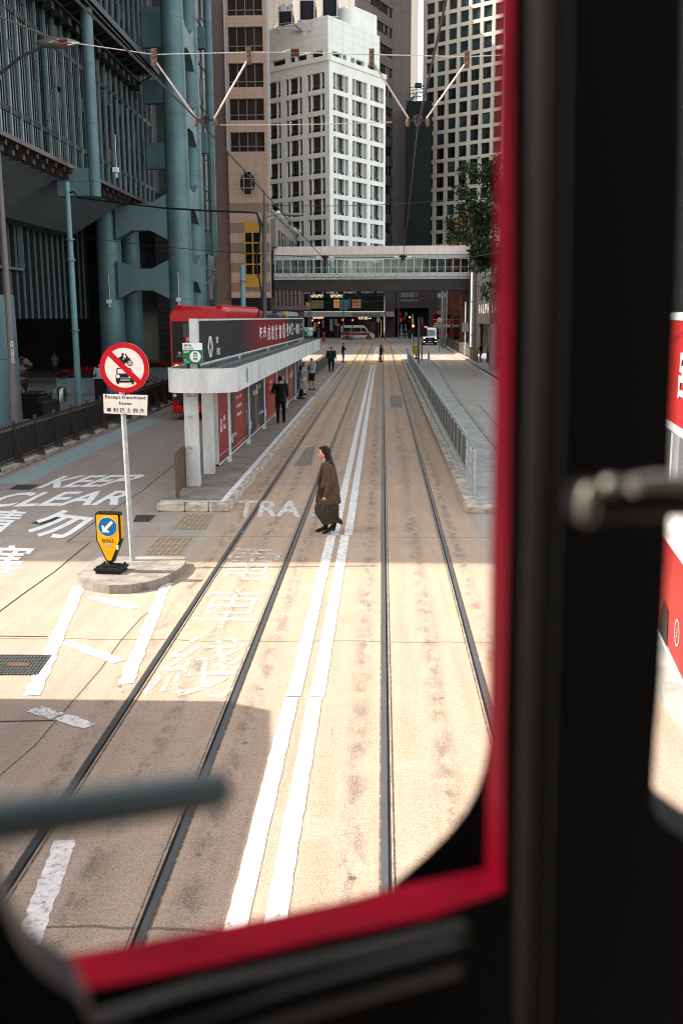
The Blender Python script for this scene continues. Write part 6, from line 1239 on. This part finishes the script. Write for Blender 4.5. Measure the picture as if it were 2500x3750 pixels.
# window plane: vertical plane holding the sill line
zs_=CAM_H-.36
Pa,Pb=G(263,3649,zs_),G(1824,3282,zs_)
du=(Pb-Pa); du.z=0; du.normalize(); nn=V(-du.y,du.x,0)   # nn points out of the tram (forward)
if nn.y<0: nn=-nn
def W(px,py,o=0.0):
    r=ray(px,py); q0=Pa+nn*o; t=(q0-CO).dot(nn)/r.dot(nn); return CO+r*t
def frame(poly,o0,dvec,m,nm,bevel=.0,par=None):
    """window-plane outline with real thickness: from offset o0 to o1 outward"""
    mb=MB(); pts=[W(x,y,o0) for x,y in poly]; mb.ext(pts,dvec); return mb.build(nm,m,par or tm,bevel=bevel)
# reveal surfaces of the red frame slope outwards to the opening
mb=MB()
up=[(60,3536),(120,3521),(478,3457),(877,3378),(1250,3300),(1433,3250),(1776,3180)]; dn=[(100,3690),(263,3649),(717,3561),(1250,3441),(1569,3378),(1700,3330),(1842,3272)]
for i in range(len(up)-1): mb.quad(W(*dn[i],0),W(*dn[i+1],0),W(*up[i+1],.07),W(*up[i],.07))
lf=[(1776,3180),(1786,2700),(1796,2000),(1808,1500),(1814,1000),(1822,300),(1830,-900)]; rt=[(1842,3272),(1842,2700),(1858,2000),(1866,1500),(1872,1000),(1882,300),(1894,-900)]
for i in range(len(lf)-1): mb.quad(W(*lf[i],.07),W(*rt[i],0),W(*rt[i+1],0),W(*lf[i+1],.07))
# outer face and thickness
for seq in (up,lf):
    for i in range(len(seq)-1): a,b_=W(*seq[i],.07),W(*seq[i+1],.07); mb.quad(a,b_,b_+(b_-CO).normalized()*.012,a+(a-CO).normalized()*.012)
fr_=mb.build('window_frame',tred,tm)
# black glazing seal with round corner beyond the red frame
mb=MB(); arc=[(1830,2400),(1812,2560),(1790,2700),(1770,2810),(1740,2900),(1700,2975),(1640,3050),(1560,3130),(1480,3200),(1430,3240),(1500,3300),(1830,3300),(1900,3200),(1900,2400)]
mb.ext([W(x,y,.105) for x,y in arc],ray(1700,3000).normalized()*.02); mb.build('glazing_seal',tgask,tm)
# pillar between the windows, with a raised bead
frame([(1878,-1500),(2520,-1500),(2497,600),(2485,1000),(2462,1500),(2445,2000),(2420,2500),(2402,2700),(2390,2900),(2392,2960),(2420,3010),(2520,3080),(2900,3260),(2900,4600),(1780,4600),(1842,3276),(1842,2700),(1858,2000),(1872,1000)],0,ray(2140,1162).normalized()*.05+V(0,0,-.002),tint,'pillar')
mb=MB()
for i in range(6):
    pass
bead=[(1945,3900),(1950,3400),(1955,3100),(1962,2700),(1978,2000),(1995,1400),(2005,700),(2020,-900)]
mb.tube([W(x,y,-.035) for x,y in bead],.010,8); mb.build('pillar_bead',mat('brown varnished bead',(.005,.0032,.0022),.7),tm,smooth=True)
# sill and lower wall
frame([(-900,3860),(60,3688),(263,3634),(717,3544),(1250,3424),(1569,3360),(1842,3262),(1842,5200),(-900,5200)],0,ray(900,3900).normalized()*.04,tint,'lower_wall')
mb=MB(); mb.tube([W(330,3760,-.05),W(717,3640,-.05),W(1250,3520,-.05),W(1700,3410,-.05)],.006,8); mb.build('sill_bead',tsil,tm,smooth=True)
mb=MB(); mb.tube([W(500,3830,-.05),W(1000,3660,-.05),W(1650,3480,-.05)],.014,8); mb.build('window_channel',tsil,tm,smooth=True)
for x,y in ((1540,3480),(1330,3545),(1060,3610)): mb=MB(); mb.ell(W(x,y,-.05),(.014,.004,.006)); mb.build('screw_head',mat('worn bright screw',(.12,.12,.12),.5,.5),tm)
# left rounded corner of the frame
mb=MB(); lc=[(-900,2800),(-300,3150),(-60,3230),(0,3300),(40,3380),(80,3470),(130,3540),(200,3600),(290,3660),(340,3760),(380,3900),(-900,5200)]
mb.ext([W(x,y,-.10) for x,y in lc],nn*.03); mb.build('corner_cover',mat('dull blue grey corner cover',(.012,.015,.02),.5,.1,.3,3),tm)
# outside wiper-like bar in front of the glass
mb=MB(); a=W(782,2893,-.10); b_=W(-500,3080,-.16); mb.cyl(a,b_,.0085,n=20); mb.ell(a,.0085); gb_=mb.build('grab_bar',tbar,tm,smooth=True)
# latch handle across the pillar
mb=MB(); a=W(2110,1835,-.10); b_=W(2700,1815,-.10); mb.cyl(a,b_,.0105,n=18); mb.build('latch_bar',tgask,tm,smooth=True); mb=MB(); mb.ell(W(2150,1850,-.12),(.0045,.004,.010)); mb.ell(W(2232,1780,-.125),.0045); mb.tube([W(2310,1778,-.115),W(2400,1765,-.115),W(2620,1775,-.115)],.0045,8); mb.build('latch_knob',mat('nickel plated latch',(.20,.185,.16),.45,.6,.2,20),tm,smooth=True)
# red strip of the centre window
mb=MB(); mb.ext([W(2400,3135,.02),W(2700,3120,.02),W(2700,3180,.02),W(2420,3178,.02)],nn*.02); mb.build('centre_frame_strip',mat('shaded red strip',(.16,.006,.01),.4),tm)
# cabin shell: roof, back, unseen solid side walls, closed to keep the inside dark
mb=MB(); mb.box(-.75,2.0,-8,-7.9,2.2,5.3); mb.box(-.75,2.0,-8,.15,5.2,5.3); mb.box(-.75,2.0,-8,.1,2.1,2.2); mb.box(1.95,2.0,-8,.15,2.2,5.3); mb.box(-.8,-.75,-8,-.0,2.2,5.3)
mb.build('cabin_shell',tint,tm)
# ---------------- people ----------------
skin=mat('skin',(.50,.26,.16),.5,0,.06,30); skin2=mat('skin tanned',(.34,.18,.11),.5,0,.06,30); hairm=mat('dark hair',(.014,.009,.007),.5,0,.4,60,.5,120,stretch=(1,1,.15)); lipm=mat('lips',(.30,.07,.055),.5); eyem=mat('dark eye',(.012,.010,.010),.3)
def cloth(name,c,r=.85,v=.18): return mat(name,c,r,0,v,12,.25,90)
ARM={'down':((.05,.0,-.27),(.02,-.05,-.25)),'phone':((.03,-.06,-.26),(-.10,-.22,.07)),'bag':((.04,.02,-.27),(.0,-.14,-.20)),'swingf':((.03,-.10,-.25),(.0,-.12,-.22)),'swingb':((.04,.12,-.24),(.02,.06,-.25)),'bent':((.09,.02,-.26),(-.06,-.20,-.06))}
def hand(mb,w_,d,palmn,k=1.0,curl=.5):
    """palm, four fingers of different lengths with a bend, thumb from the side of the palm"""
    d=V(d).normalized(); s_=V(palmn).cross(d).normalized(); n=d.cross(s_).normalized()
    c=w_+d*.045*k; mb.obox(c,d*.042*k,s_*.036*k,n*.012*k); mb.ell(c,(.03*k,.03*k,.03*k),8,6); mb.cap(w_-d*.02,w_+d*.02*k,.024*k,.022*k,8)
    for i,(o,L_) in enumerate(((-.028,.062),(-.010,.072),(.010,.068),(.028,.052))):
        a=w_+d*.082*k+s_*o*k; e1=a+(d*math.cos(curl*.6)+n*math.sin(curl*.6))*L_*.55*k; e2=e1+(d*math.cos(curl*1.6)+n*math.sin(curl*1.6))*L_*.45*k; mb.cap(a,e1,.0095*k,.0085*k,8); mb.cap(e1,e2,.0085*k,.007*k,8)
    a=w_+d*.03*k-s_*.034*k; e1=a+(d*.7-s_*.6+n*.3).normalized()*.035*k; e2=e1+(d*.9-s_*.1+n*.4).normalized()*.028*k; mb.cap(a,e1,.0115*k,.0100*k,8); mb.cap(e1,e2,.010*k,.008*k,8)
def person(label,loc,rz,h=1.7,la='down',ra='down',stride=0.0,top=None,bottom=None,shoes=blk,hair='short',sk=skin,vox=.013,topm=None,botm=None,coat=None,lean=0,head_pitch=0,build=1.0,sleeve='long',shorts=False,skirt=None,group=None,cap_m=None):
    """stands at the origin facing -Y, later turned by rz; la/ra name arm poses"""
    t=thing('person',label,'person',(0,0,0),group); s=h/1.72; b=build
    hipz=.92; sh_z=1.42; hx=.09*b; sx=.185*b; L_=lean
    HC=V(0,-.02-L_*1.2,1.60); neck=V(0,-.0-L_,1.46)
    hips=[V(-hx,0,hipz),V(hx,0,hipz)]; st=stride
    feet=[V(-hx*1.0,-st*.55,.085),V(hx*1.0,st*.55,.085+abs(st)*.06)]; knees=[V(-hx*1.05,-st*.36-.03,.50),V(hx*1.05,st*.12-.05,.49)]
    shl=[V(-sx,-L_*.9,sh_z),V(sx,-L_*.9,sh_z)]; elb=[];wri=[]
    for i,(sd,pz) in enumerate(((-1,ra),(1,la))):
        e,w_=ARM[pz]; E=shl[i]+V(e[0]*sd,e[1],e[2]); elb.append(E); wri.append(E+V(w_[0]*sd,w_[1],w_[2]))
    mb=MB()
    # head
    mb.ell(HC+V(0,.012,.018),(.074,.092,.098),18,12); mb.ell(HC+V(0,-.035,-.035),(.056,.058,.074),16,10); mb.cap(HC+V(0,-.088,-.002),HC+V(0,-.106,-.030),.009,.015,8); mb.ell(HC+V(0,-.078,-.062),(.022,.016,.010)); mb.ell(HC+V(0,-.072,-.094),(.024,.018,.018))
    for sd in (-1,1): mb.ell(HC+V(.074*sd,.005,-.02),(.012,.022,.032),8,6); mb.ell(HC+V(.036*sd,-.062,-.03),(.026,.025,.024),8,6)
    mb.cap(neck+V(0,.02,-.05),HC+V(0,.015,-.06),.055,.05,12)
    # trunk
    mb.rings([(.86,0,0,.15*b,.10*b),(.95,0,.01,.165*b,.115*b),(1.08,0,-L_*.2,.14*b,.10*b),(1.25,0,-L_*.6,.165*b,.115*b),(1.36,0,-L_*.9,.15*b,.088*b),(1.44,0,-L_,.08*b,.06*b),(1.47,0,-L_,.06,.055)],18)
    for i in range(2):
        mb.cap(shl[i],elb[i],.052*b,.042*b); mb.cap(elb[i],wri[i],.04*b,.027); d=wri[i]-elb[i]; sd=-1 if i==0 else 1
        hand(mb,wri[i],d,V(-sd,0,0) if abs(d.z)>.15 else V(0,0,1),.98,.7)
        mb.cap(hips[i],knees[i],.085*b,.058*b); mb.cap(knees[i],feet[i],.055*b,.04); mb.cap(feet[i]+V(0,.03,-.04),feet[i]+V(0,-.14,-.055),.035,.03)
    vox_=vox
    fuse(mb,'body',[sk],t,vox_,2)
    mb=MB()
    for sd in (-1,1): mb.ell(HC+V(.031*sd,-.0835,-.004),(.013,.007,.006),8,6); mb.obox(HC+V(.031*sd,-.088,.018),V(.016,0,0),V(0,.004,0),V(0,0,.003))
    mb.ell(HC+V(0,-.093,-.062),(.022,.005,.006),8,6,mi=1); mb.build('face_details',[eyem,lipm],t)
    # hair
    mb=MB()
    if hair!='none':
        mb.ell(HC+V(0,.028,.034),(.083,.090,.098),18,12); mb.ell(HC+V(0,-.045,.085),(.062,.045,.032))
        for sd in (-1,1): mb.ell(HC+V(.070*sd,.01,.03),(.016,.045,.05))
        if hair=='long':
            mb.loft([[ (a,b_+HC.y,z) for a,b_ in [((rx*math.cos(q)),cy+ry*math.sin(q)) for q in [2*math.pi*k/16 for k in range(16)]]] for z,cy,rx,ry in ((1.66,.03,.08,.08),(1.58,.05,.088,.062),(1.48,.07,.10,.055),(1.38,.10,.10,.045),(1.28,.13,.085,.035),(1.20,.15,.05,.02))])
            for sd in (-1,1): mb.cap(HC+V(.062*sd,-.025,.04),HC+V(.078*sd,.02,-.09),.026,.03,10); mb.cap(HC+V(.078*sd,.02,-.09),HC+V(.08*sd,.08,-.26),.03,.02,10)
        if hair=='bob':
            for sd in (-1,1): mb.cap(HC+V(.07*sd,-.01,.03),HC+V(.078*sd,.0,-.08),.03,.03,10)
            mb.cap(HC+V(0,.05,.02),HC+V(0,.06,-.09),.07,.06,10)
        fuse(mb,'hair',cap_m or hairm,t,max(vox*.8,.009),2)
    # top
    if topm:
        mb=MB(); e=.018; hem=coat if coat else .90
        rg=[(hem,0,.0,(.185 if coat else .165)*b+(.02 if coat and coat<.7 else 0),(.15 if coat else .118)*b),(1.0,0,.005,.175*b,.130*b),(1.10,0,-L_*.25,.16*b,.122*b),(1.25,0,-L_*.6,.178*b,.13*b),(1.36,0,-L_*.85,.185*b,.118*b),(1.425,0,-L_*.95,.14*b,.092*b),(1.47,0,-L_*1.0,.072,.065)]
        if coat and coat<.85: rg.insert(1,(.88,0,.005,.185*b,.14*b))
        mb.rings(rg,20)
        for i in range(2):
            r_=1.28; mb.cap(shl[i]+V(0,0,-.012),elb[i],.066*b,.056*b)
            if sleeve=='long': mb.cap(elb[i],elb[i]+(wri[i]-elb[i])*.95,.054*b,.041)
        o=fuse(mb,'jacket' if sleeve=='long' else 'shirt',topm,t,vox,2)
    if botm:
        if skirt:
            mb=MB(); mb.rings(skirt,40,0,.03); mb.build('skirt',botm,t,smooth=True,angle=80)
        else:
            mb=MB(); mb.rings([(.82,0,0,.15*b,.112*b),(.92,0,.005,.17*b,.123*b),(1.02,0,0,.155*b,.115*b)],18)
            for i in range(2):
                if shorts: mb.cap(hips[i]+V(0,0,-.02),hips[i]+(knees[i]-hips[i])*.85,.10*b,.09*b)
                else: mb.cap(hips[i]+V(0,0,-.02),knees[i],.098*b,.072*b); mb.cap(knees[i],feet[i]+V(0,0,.02),.070*b,.056)
            fuse(mb,'shorts' if shorts else 'trousers',botm,t,vox,2)
    for i in range(2):
        mb=MB(); f=feet[i]; mb.cap(f+V(0,.04,-.040),f+V(0,-.15,-.052),.043,.034,10); mb.cap(f+V(0,.0,.0),f+V(0,.01,-.03),.045,.045,10); mb.obox(f+V(0,-.055,-.074),V(0,.125,0),V(.038,0,0),V(0,0,.011)); fuse(mb,'shoe',shoes,t,.012,1)
    t.scale=(s,s,s); t.location=loc; t.rotation_euler=(0,0,rz)
    return t,dict(s=s,HC=HC,wri=wri,elb=elb,shl=shl,feet=feet)
def extra(t,mb,name,m,smooth=True): 
    """accessory built in the person's own frame"""
    o=mb.build(name,m,None,smooth=smooth); o.parent=t; return o
navy=cloth('black navy jacket',(.012,.016,.019)); dkt=cloth('black trousers',(.010,.011,.013)); greyt=cloth('grey trousers',(.075,.075,.08)); suit=cloth('black suit cloth',(.008,.008,.009))
# hero: woman crossing
brown=cloth('dark brown wool',(.080,.050,.035),.9,.3); olive=cloth('olive brown pleated skirt',(.045,.033,.019),.75,.4)
ht=thing('person','long haired woman in brown blazer, long skirt and black heeled boots crossing the tracks','person',(0,0,0))
mb=MB(); HC=V(0,-.085,1.50)
mb.ell(HC+V(0,.012,.018),(.074,.092,.098),24,16); mb.ell(HC+V(0,-.034,-.035),(.056,.058,.074),18,12); mb.cap(HC+V(0,-.088,.0),HC+V(0,-.106,-.030),.008,.0125,10); mb.ell(HC+V(0,-.084,-.060),(.020,.014,.0065)); mb.ell(HC+V(0,-.083,-.071),(.018,.013,.006)); mb.ell(HC+V(0,-.074,-.096),(.022,.016,.016))
for sd in (-1,1): mb.ell(HC+V(.074*sd,.008,-.02),(.010,.020,.032),10,8); mb.ell(HC+V(.036*sd,-.060,-.034),(.027,.026,.026),10,8)
mb.cap(V(0,-.02,1.30),HC+V(0,.012,-.06),.052,.047,14)
mb.rings([(.80,0,.02,.16,.12),(.95,0,.02,.14,.11),(1.15,0,.0,.16,.12),(1.28,0,-.01,.12,.075),(1.35,0,-.02,.055,.05)],18)
SH=[V(-.17,-.0,1.26),V(.17,.0,1.26)]; EL=[V(-.215,.04,.98),V(.215,.05,.99)]; WR=[V(-.20,-.10,.77),V(.205,-.045,.745)]
for i in range(2):
    mb.cap(SH[i],EL[i],.048,.04); mb.cap(EL[i],WR[i],.038,.026); hand(mb,WR[i],(WR[i]-EL[i])+V(0,-.02,-.05),V(1 if i==0 else -1,0,0),.92,.55)
HP=[V(-.09,.02,.84),V(.09,.02,.84)]; KN=[V(-.09,-.12,.47),V(.09,-.04,.46)]; FT=[V(-.09,-.055,.12),V(.085,.07,.17)]
for i in range(2): mb.cap(HP[i],KN[i],.085,.055); mb.cap(KN[i],FT[i],.045,.030)
fuse(mb,'body',[skin],ht,.0065,3)
mb=MB()
for sd in (-1,1): mb.ell(HC+V(.031*sd,-.084,-.002),(.012,.007,.005),8,6); mb.obox(HC+V(.031*sd,-.0885,.019),V(.016,0,0),V(0,.004,0),V(0,0,.0028))
mb.build('eyes',eyem,ht); mb=MB(); mb.ell(HC+V(0,-.0965,-.0655),(.018,.004,.006),8,6); mb.build('lips',lipm,ht)
mb=MB(); mb.cyl(HC+V(.084,.0,-.03),HC+V(.088,-.0,-.045),.005,n=8); mb.build('earphone',white,ht)
mb=MB(); mb.ell(HC+V(0,.030,.034),(.083,.092,.098),20,14); mb.ell(HC+V(0,-.035,.088),(.062,.05,.030))
ringsH=[(1.585,.03,.080,.078),(1.50,.055,.084,.064),(1.42,.05,.092,.062),(1.34,.085,.098,.05),(1.26,.12,.10,.044),(1.19,.155,.085,.036),(1.145,.185,.06,.026),(1.125,.20,.03,.016)]
mb.loft([[(rx*math.cos(q),cy-.06+ry*math.sin(q),z) for q in [2*math.pi*k/18 for k in range(18)]] for z,cy,rx,ry in ringsH])
for sd in (-1,1): mb.cap(HC+V(.055*sd,-.02,.07),HC+V(.074*sd,.02,.0),.024,.024,10); mb.cap(HC+V(.074*sd,.04,.0),HC+V(.080*sd,.065,-.13),.024,.022,10); mb.cap(HC+V(.080*sd,.065,-.13),HC+V(.075*sd,.11,-.27),.024,.014,10)
random.seed(8)
for i in range(40): q=random.uniform(.0,math.pi); z=random.uniform(1.18,1.5); f=(1.5-z)/.35; mb.cap((.09*math.cos(q),-.03+f*.12+.045*math.sin(q),z+.06),(.085*math.cos(q),.0+f*.14+.045*math.sin(q),z-.09),.012,.006,6)
fuse(mb,'hair',mat('long brown black hair',(.016,.0065,.004),.38,0,.6,30,.6,90,stretch=(1,1,.12)),ht,.0075,1)
# blazer: open, loose, hem at the thigh
mb=MB(); mb.rings([(.565,0,.0,.215,.235),(.60,0,.0,.22,.235),(.72,0,.0,.215,.215),(.90,0,.012,.20,.185),(1.05,0,.015,.185,.16),(1.18,0,.012,.185,.135),(1.28,0,.005,.165,.105),(1.325,0,.0,.12,.075),(1.36,0,-.01,.065,.06)],36)
for i in range(2): mb.cap(SH[i]+V(0,0,-.01),EL[i],.075,.068,14); mb.cap(EL[i],EL[i]+(WR[i]-EL[i])*.98,.066,.050,14)
mb.cap(V(-.09,-.10,1.27),V(-.10,-.20,.95),.03,.03); mb.cap(V(.09,-.10,1.27),V(.10,-.20,.95),.03,.03)
mb.cap(V(-.075,-.04,1.325),V(-.09,-.12,1.23),.028,.03); mb.cap(V(.075,-.04,1.325),V(.09,-.12,1.23),.028,.03); mb.cap(V(-.06,.045,1.35),V(.06,.045,1.35),.034,.034); mb.cap(V(-.075,-.03,1.34),V(-.06,.045,1.36),.034,.034); mb.cap(V(.075,-.03,1.34),V(.06,.045,1.36),.034,.034)
jk=fuse(mb,'blazer',brown,ht,.0085,3)
mb=MB(); mb.add([(-.1,-.238,.60),(.1,-.238,.60),(.09,-.175,1.0),(.05,-.125,1.24),(-.05,-.125,1.24),(-.09,-.175,1.0)],[(0,1,2,3,4,5)]); mb.build('dark_top',cloth('black knit top',(.008,.007,.007)),ht)
mb=MB()
for sd in (-1,1): mb.obox((.205*sd,-.10,.79),V(.006,0,0),V(0,.075,.012),V(0,-.01,.085)); mb.bar((.212*sd,-.175,.875),(.212*sd,-.03,.90),.012,.012)
mb.build('patch_pocket',cloth('pocket wool',(.03,.019,.013)),jk,bevel=.003)
mb=MB(); rr=[]
for z,cy,rx,ry in ((.74,.0,.17,.17),(.60,-.01,.19,.19),(.48,-.03,.205,.22),(.38,-.03,.205,.215),(.30,-.005,.195,.19),(.245,.03,.19,.185),(.205,.06,.205,.20)):
    rr.append([((rx+.010*math.sin(24*q)*(1.1-z))*math.cos(q),cy+(ry+.014*math.sin(24*q+z*3)*(1.1-z))*math.sin(q),z+(.028*math.sin(3*q+.6)+.010*math.sin(24*q) if z<.25 else 0)) for q in [2*math.pi*k/144 for k in range(144)]])
mb.loft(rr,caps=False); sk_=mb.build('skirt',olive,ht,smooth=True,angle=80)
bootm=mat('black suede',(.009,.009,.010),.7,0,.2,30)
for i,(f,pit) in enumerate(((V(-.09,-.055,.0),0),(V(.085,.07,.02),.30))):
    mb=MB(); c,s__=math.cos(pit),math.sin(pit); T=lambda x,y,z:V(f.x+x,f.y+y*c+z*s__,f.z+z*c-y*s__)
    if i: T=lambda x,y,z:V(f.x+x,f.y-.13+(y+.13)*c+z*s__,.012+(z)*c+(y+.13)*s__)
    mb.cap(T(0,-.03 if i else -.01,.27),T(0,.0,.12),.056,.048,12); mb.cap(T(0,.0,.10),T(0,-.02,.08),.045,.042,12); mb.cap(T(0,-.03,.07),T(0,-.14,.032),.04,.03,12); mb.cap(T(0,-.12,.03),T(0,-.175,.026),.033,.022,12)
    bo=fuse(mb,'boot',bootm,ht,.008,2); mb=MB(); a=[T(x_,y_,z_2) for z_2,e in ((.075,.034),(.0,.026)) for x_,y_ in ((-e,.055),(e,.055),(e,-.002),(-e,-.002))]; mb.add(a,[(0,1,2,3),(4,7,6,5),(0,4,5,1),(1,5,6,2),(2,6,7,3),(3,7,4,0)]); mb.build('heel',blk,bo,bevel=.003)
ht.location=(-1.03,18.85,0); ht.rotation_euler=(0,0,R(-88)); ht.scale=(1.045,)*3
# others
P_,i_=person('man in a black suit walking away along the platform beside the red panels',(-3.80,37.3,.2),R(182),1.76,'bent','swingf',.34,topm=suit,botm=suit,sk=skin2,coat=.80,build=1.08,vox=.013)
mb=MB(); mb.cyl((0,.04,1.455),(0,.03,1.485),.062,.058,n=14); extra(P_,mb,'collar',white)
P_,i_=person('woman in beige trench coat with a tan paper bag, looking at her phone',(-3.98,48.6,.2),R(105),1.62,'phone','phone',.1,topm=cloth('beige grey trench coat',(.20,.17,.145)),botm=dkt,coat=.52,hair='bob',lean=.03,vox=.014)
mb=MB(); mb.add([(-.13,-.24,.50),(-.13,-.10,.50),(-.13,-.06,.95),(-.13,-.22,.95),(-.17,-.24,.50),(-.17,-.10,.50),(-.17,-.06,.95),(-.17,-.22,.95)],[(0,1,2,3),(4,7,6,5),(0,4,5,1),(1,5,6,2),(2,6,7,3),(3,7,4,0)]); extra(P_,mb,'paper_bag',cloth('tan paper',(.36,.20,.10)),False)
mb=MB(); mb.box(-.04,.04,-.44,-.42,1.16,1.3); extra(P_,mb,'phone',blk,False)
P_,i_=person('person with light brown hair and pale blue shirt half hidden behind the trench coat woman',(-4.02,51.4,.2),R(60),1.66,'down','phone',.1,topm=cloth('pale blue shirt',(.22,.27,.32)),botm=cloth('cream trousers',(.35,.31,.27)),hair='bob',cap_m=mat('light brown hair',(.09,.045,.025),.4,0,.4,40),vox=.014)
P_,i_=person('young man in white T-shirt and black patterned shorts looking at his phone',(-3.85,54.9,.2),R(-25),1.72,'phone','phone',.08,topm=cloth('off white T-shirt',(.42,.36,.33)),botm=cloth('black patterned shorts',(.02,.018,.018),.8,.9),sleeve='short',shorts=True,sk=skin2,lean=.02,vox=.014)
mb=MB(); mb.tube([(.12,-.10,1.46),(0,-.145,1.30),(-.15,-.13,1.10)],.012,6); extra(P_,mb,'bag_strap',blk); mb=MB(); mb.box(-.03,.03,-.33,-.31,1.15,1.28); extra(P_,mb,'phone',blk,False)
P_,i_=person('stout officer in a dark green jacket walking towards the camera on the platform',(-3.72,73.3,.2),R(4),1.80,'down','down',.12,topm=cloth('dark green black jacket',(.010,.020,.022)),botm=dkt,build=1.28,sk=skin,vox=.015)
mb=MB(); mb.ell((-.09,-.165,1.30),(.022,.008,.022),10,6); extra(P_,mb,'badge',steel); mb=MB(); mb.bar((.15,-.14,1.40),(-.17,-.16,1.02),.03,.02); extra(P_,mb,'strap',blk)
P_,i_=person('slim man in black jacket and grey trousers reading a phone at the platform end',(-3.62,92.4,0),R(70),1.80,'phone','phone',.10,topm=navy,botm=greyt,lean=.03,build=.92,vox=.015)
P_,i_=person('masked woman in black with grey backpack and orange carrier bag, far crossing',(-.15,93.6,0),R(-95),1.62,'down','down',.16,topm=navy,botm=dkt,coat=.72,hair='long',vox=.015)
mb=MB(); mb.ell((0,.22,1.18),(.15,.12,.21)); extra(P_,mb,'backpack',cloth('grey backpack',(.26,.25,.25))); mb=MB(); mb.ell((0.28,-.02,.36),(.10,.17,.26)); mb.cap((.27,-.03,.55),(.24,-.03,.88),.03,.012,8); extra(P_,mb,'carrier_bag',cloth('orange carrier bag',(.42,.11,.03))); mb=MB(); mb.ell((0,-.105,1.545),(.052,.03,.045)); extra(P_,mb,'face_mask',cloth('pale green mask',(.25,.42,.38)))
P_,i_=person('man in a black jacket and blue jeans holding a phone beside the right railing',(8.62,88.8,.15),R(-100),1.74,'phone','phone',.05,topm=navy,botm=cloth('blue green jeans',(.03,.11,.14)),shoes=cloth('pale trainers',(.4,.4,.38)),vox=.016)
P_,i_=person('bald man in a dark coat standing by the white post',(9.0,104,.15),R(-60),1.75,'down','phone',.05,topm=navy,botm=dkt,hair='none',vox=.018,coat=.75)
P_,i_=person('person in dark blue seen from behind, walking near the red tram',(8.9,140,.15),R(175),1.7,'down','swingb',.2,topm=cloth('dark blue coat',(.02,.03,.05)),botm=dkt,coat=.6,vox=.02)
P_,i_=person('woman in a grey open jacket and dark jeans looking at her phone under the tower',(-22.7,69,.15),R(15),1.64,'phone','phone',.12,topm=cloth('grey blue jacket',(.16,.19,.20)),botm=cloth('dark blue jeans',(.015,.04,.06)),hair='long',shoes=cloth('pale trainers',(.4,.4,.38)),coat=.80,vox=.016)
P_,i_=person('person in a white hooded jacket half hidden behind the blue grey post, by the planter',(-14.85,52.3,.15),R(0),1.66,'bent','bent',.05,topm=cloth('white puffy jacket',(.50,.54,.55)),botm=dkt,build=1.2,vox=.016)
P_,i_=person('dark haired woman in a black coat walking between the steel tubes',(-14.75,62.2,.15),R(60),1.62,'swingf','down',.25,topm=cloth('black long coat',(.012,.011,.011)),botm=dkt,hair='long',coat=.45,vox=.018)
fbp=[(1316,'phone',R(200),'left walker of the pair in the middle of the footbridge'),(1339,'phone',R(90),'right walker of the pair in the middle of the footbridge, holding a phone'),(1438,'down',R(90),'lone walker right of the middle of the footbridge'),(1502,'down',R(-90),'left one of two dark figures in the right half of the footbridge'),(1521,'bent',R(-90),'right one of two dark figures in the right half of the footbridge'),(1553,'phone',R(0),'figure with a pale bag in the right half of the footbridge')]
first=None
for px,pz,rz,lab in fbp:
    c=AY(px,1000,162)
    if first is None: first,i_=person(lab,(c.x,162,10.1),rz,1.72,pz,'down',.2,topm=navy,botm=dkt,vox=.03,group='people in the footbridge')
    else: dup(first,(c.x,162,10.1),rz,lab)
far=[(1118,'pedestrian in dark clothes outside the far shops at left',AY(1155,1230,196)),(0,'pedestrian under the shop canopy, left of the police van',AY(1222,1232,198)),(0,'pedestrian by the railing at the bank entrance, far corner',AY(1482,1232,197.5)),(0,'pedestrian at the lit shop beside the police van',AY(1372,1230,199))]
for _,lab,c in far: dup(first,(c.x,c.y if c.y else 197,.15),R(random.uniform(0,360)),lab)
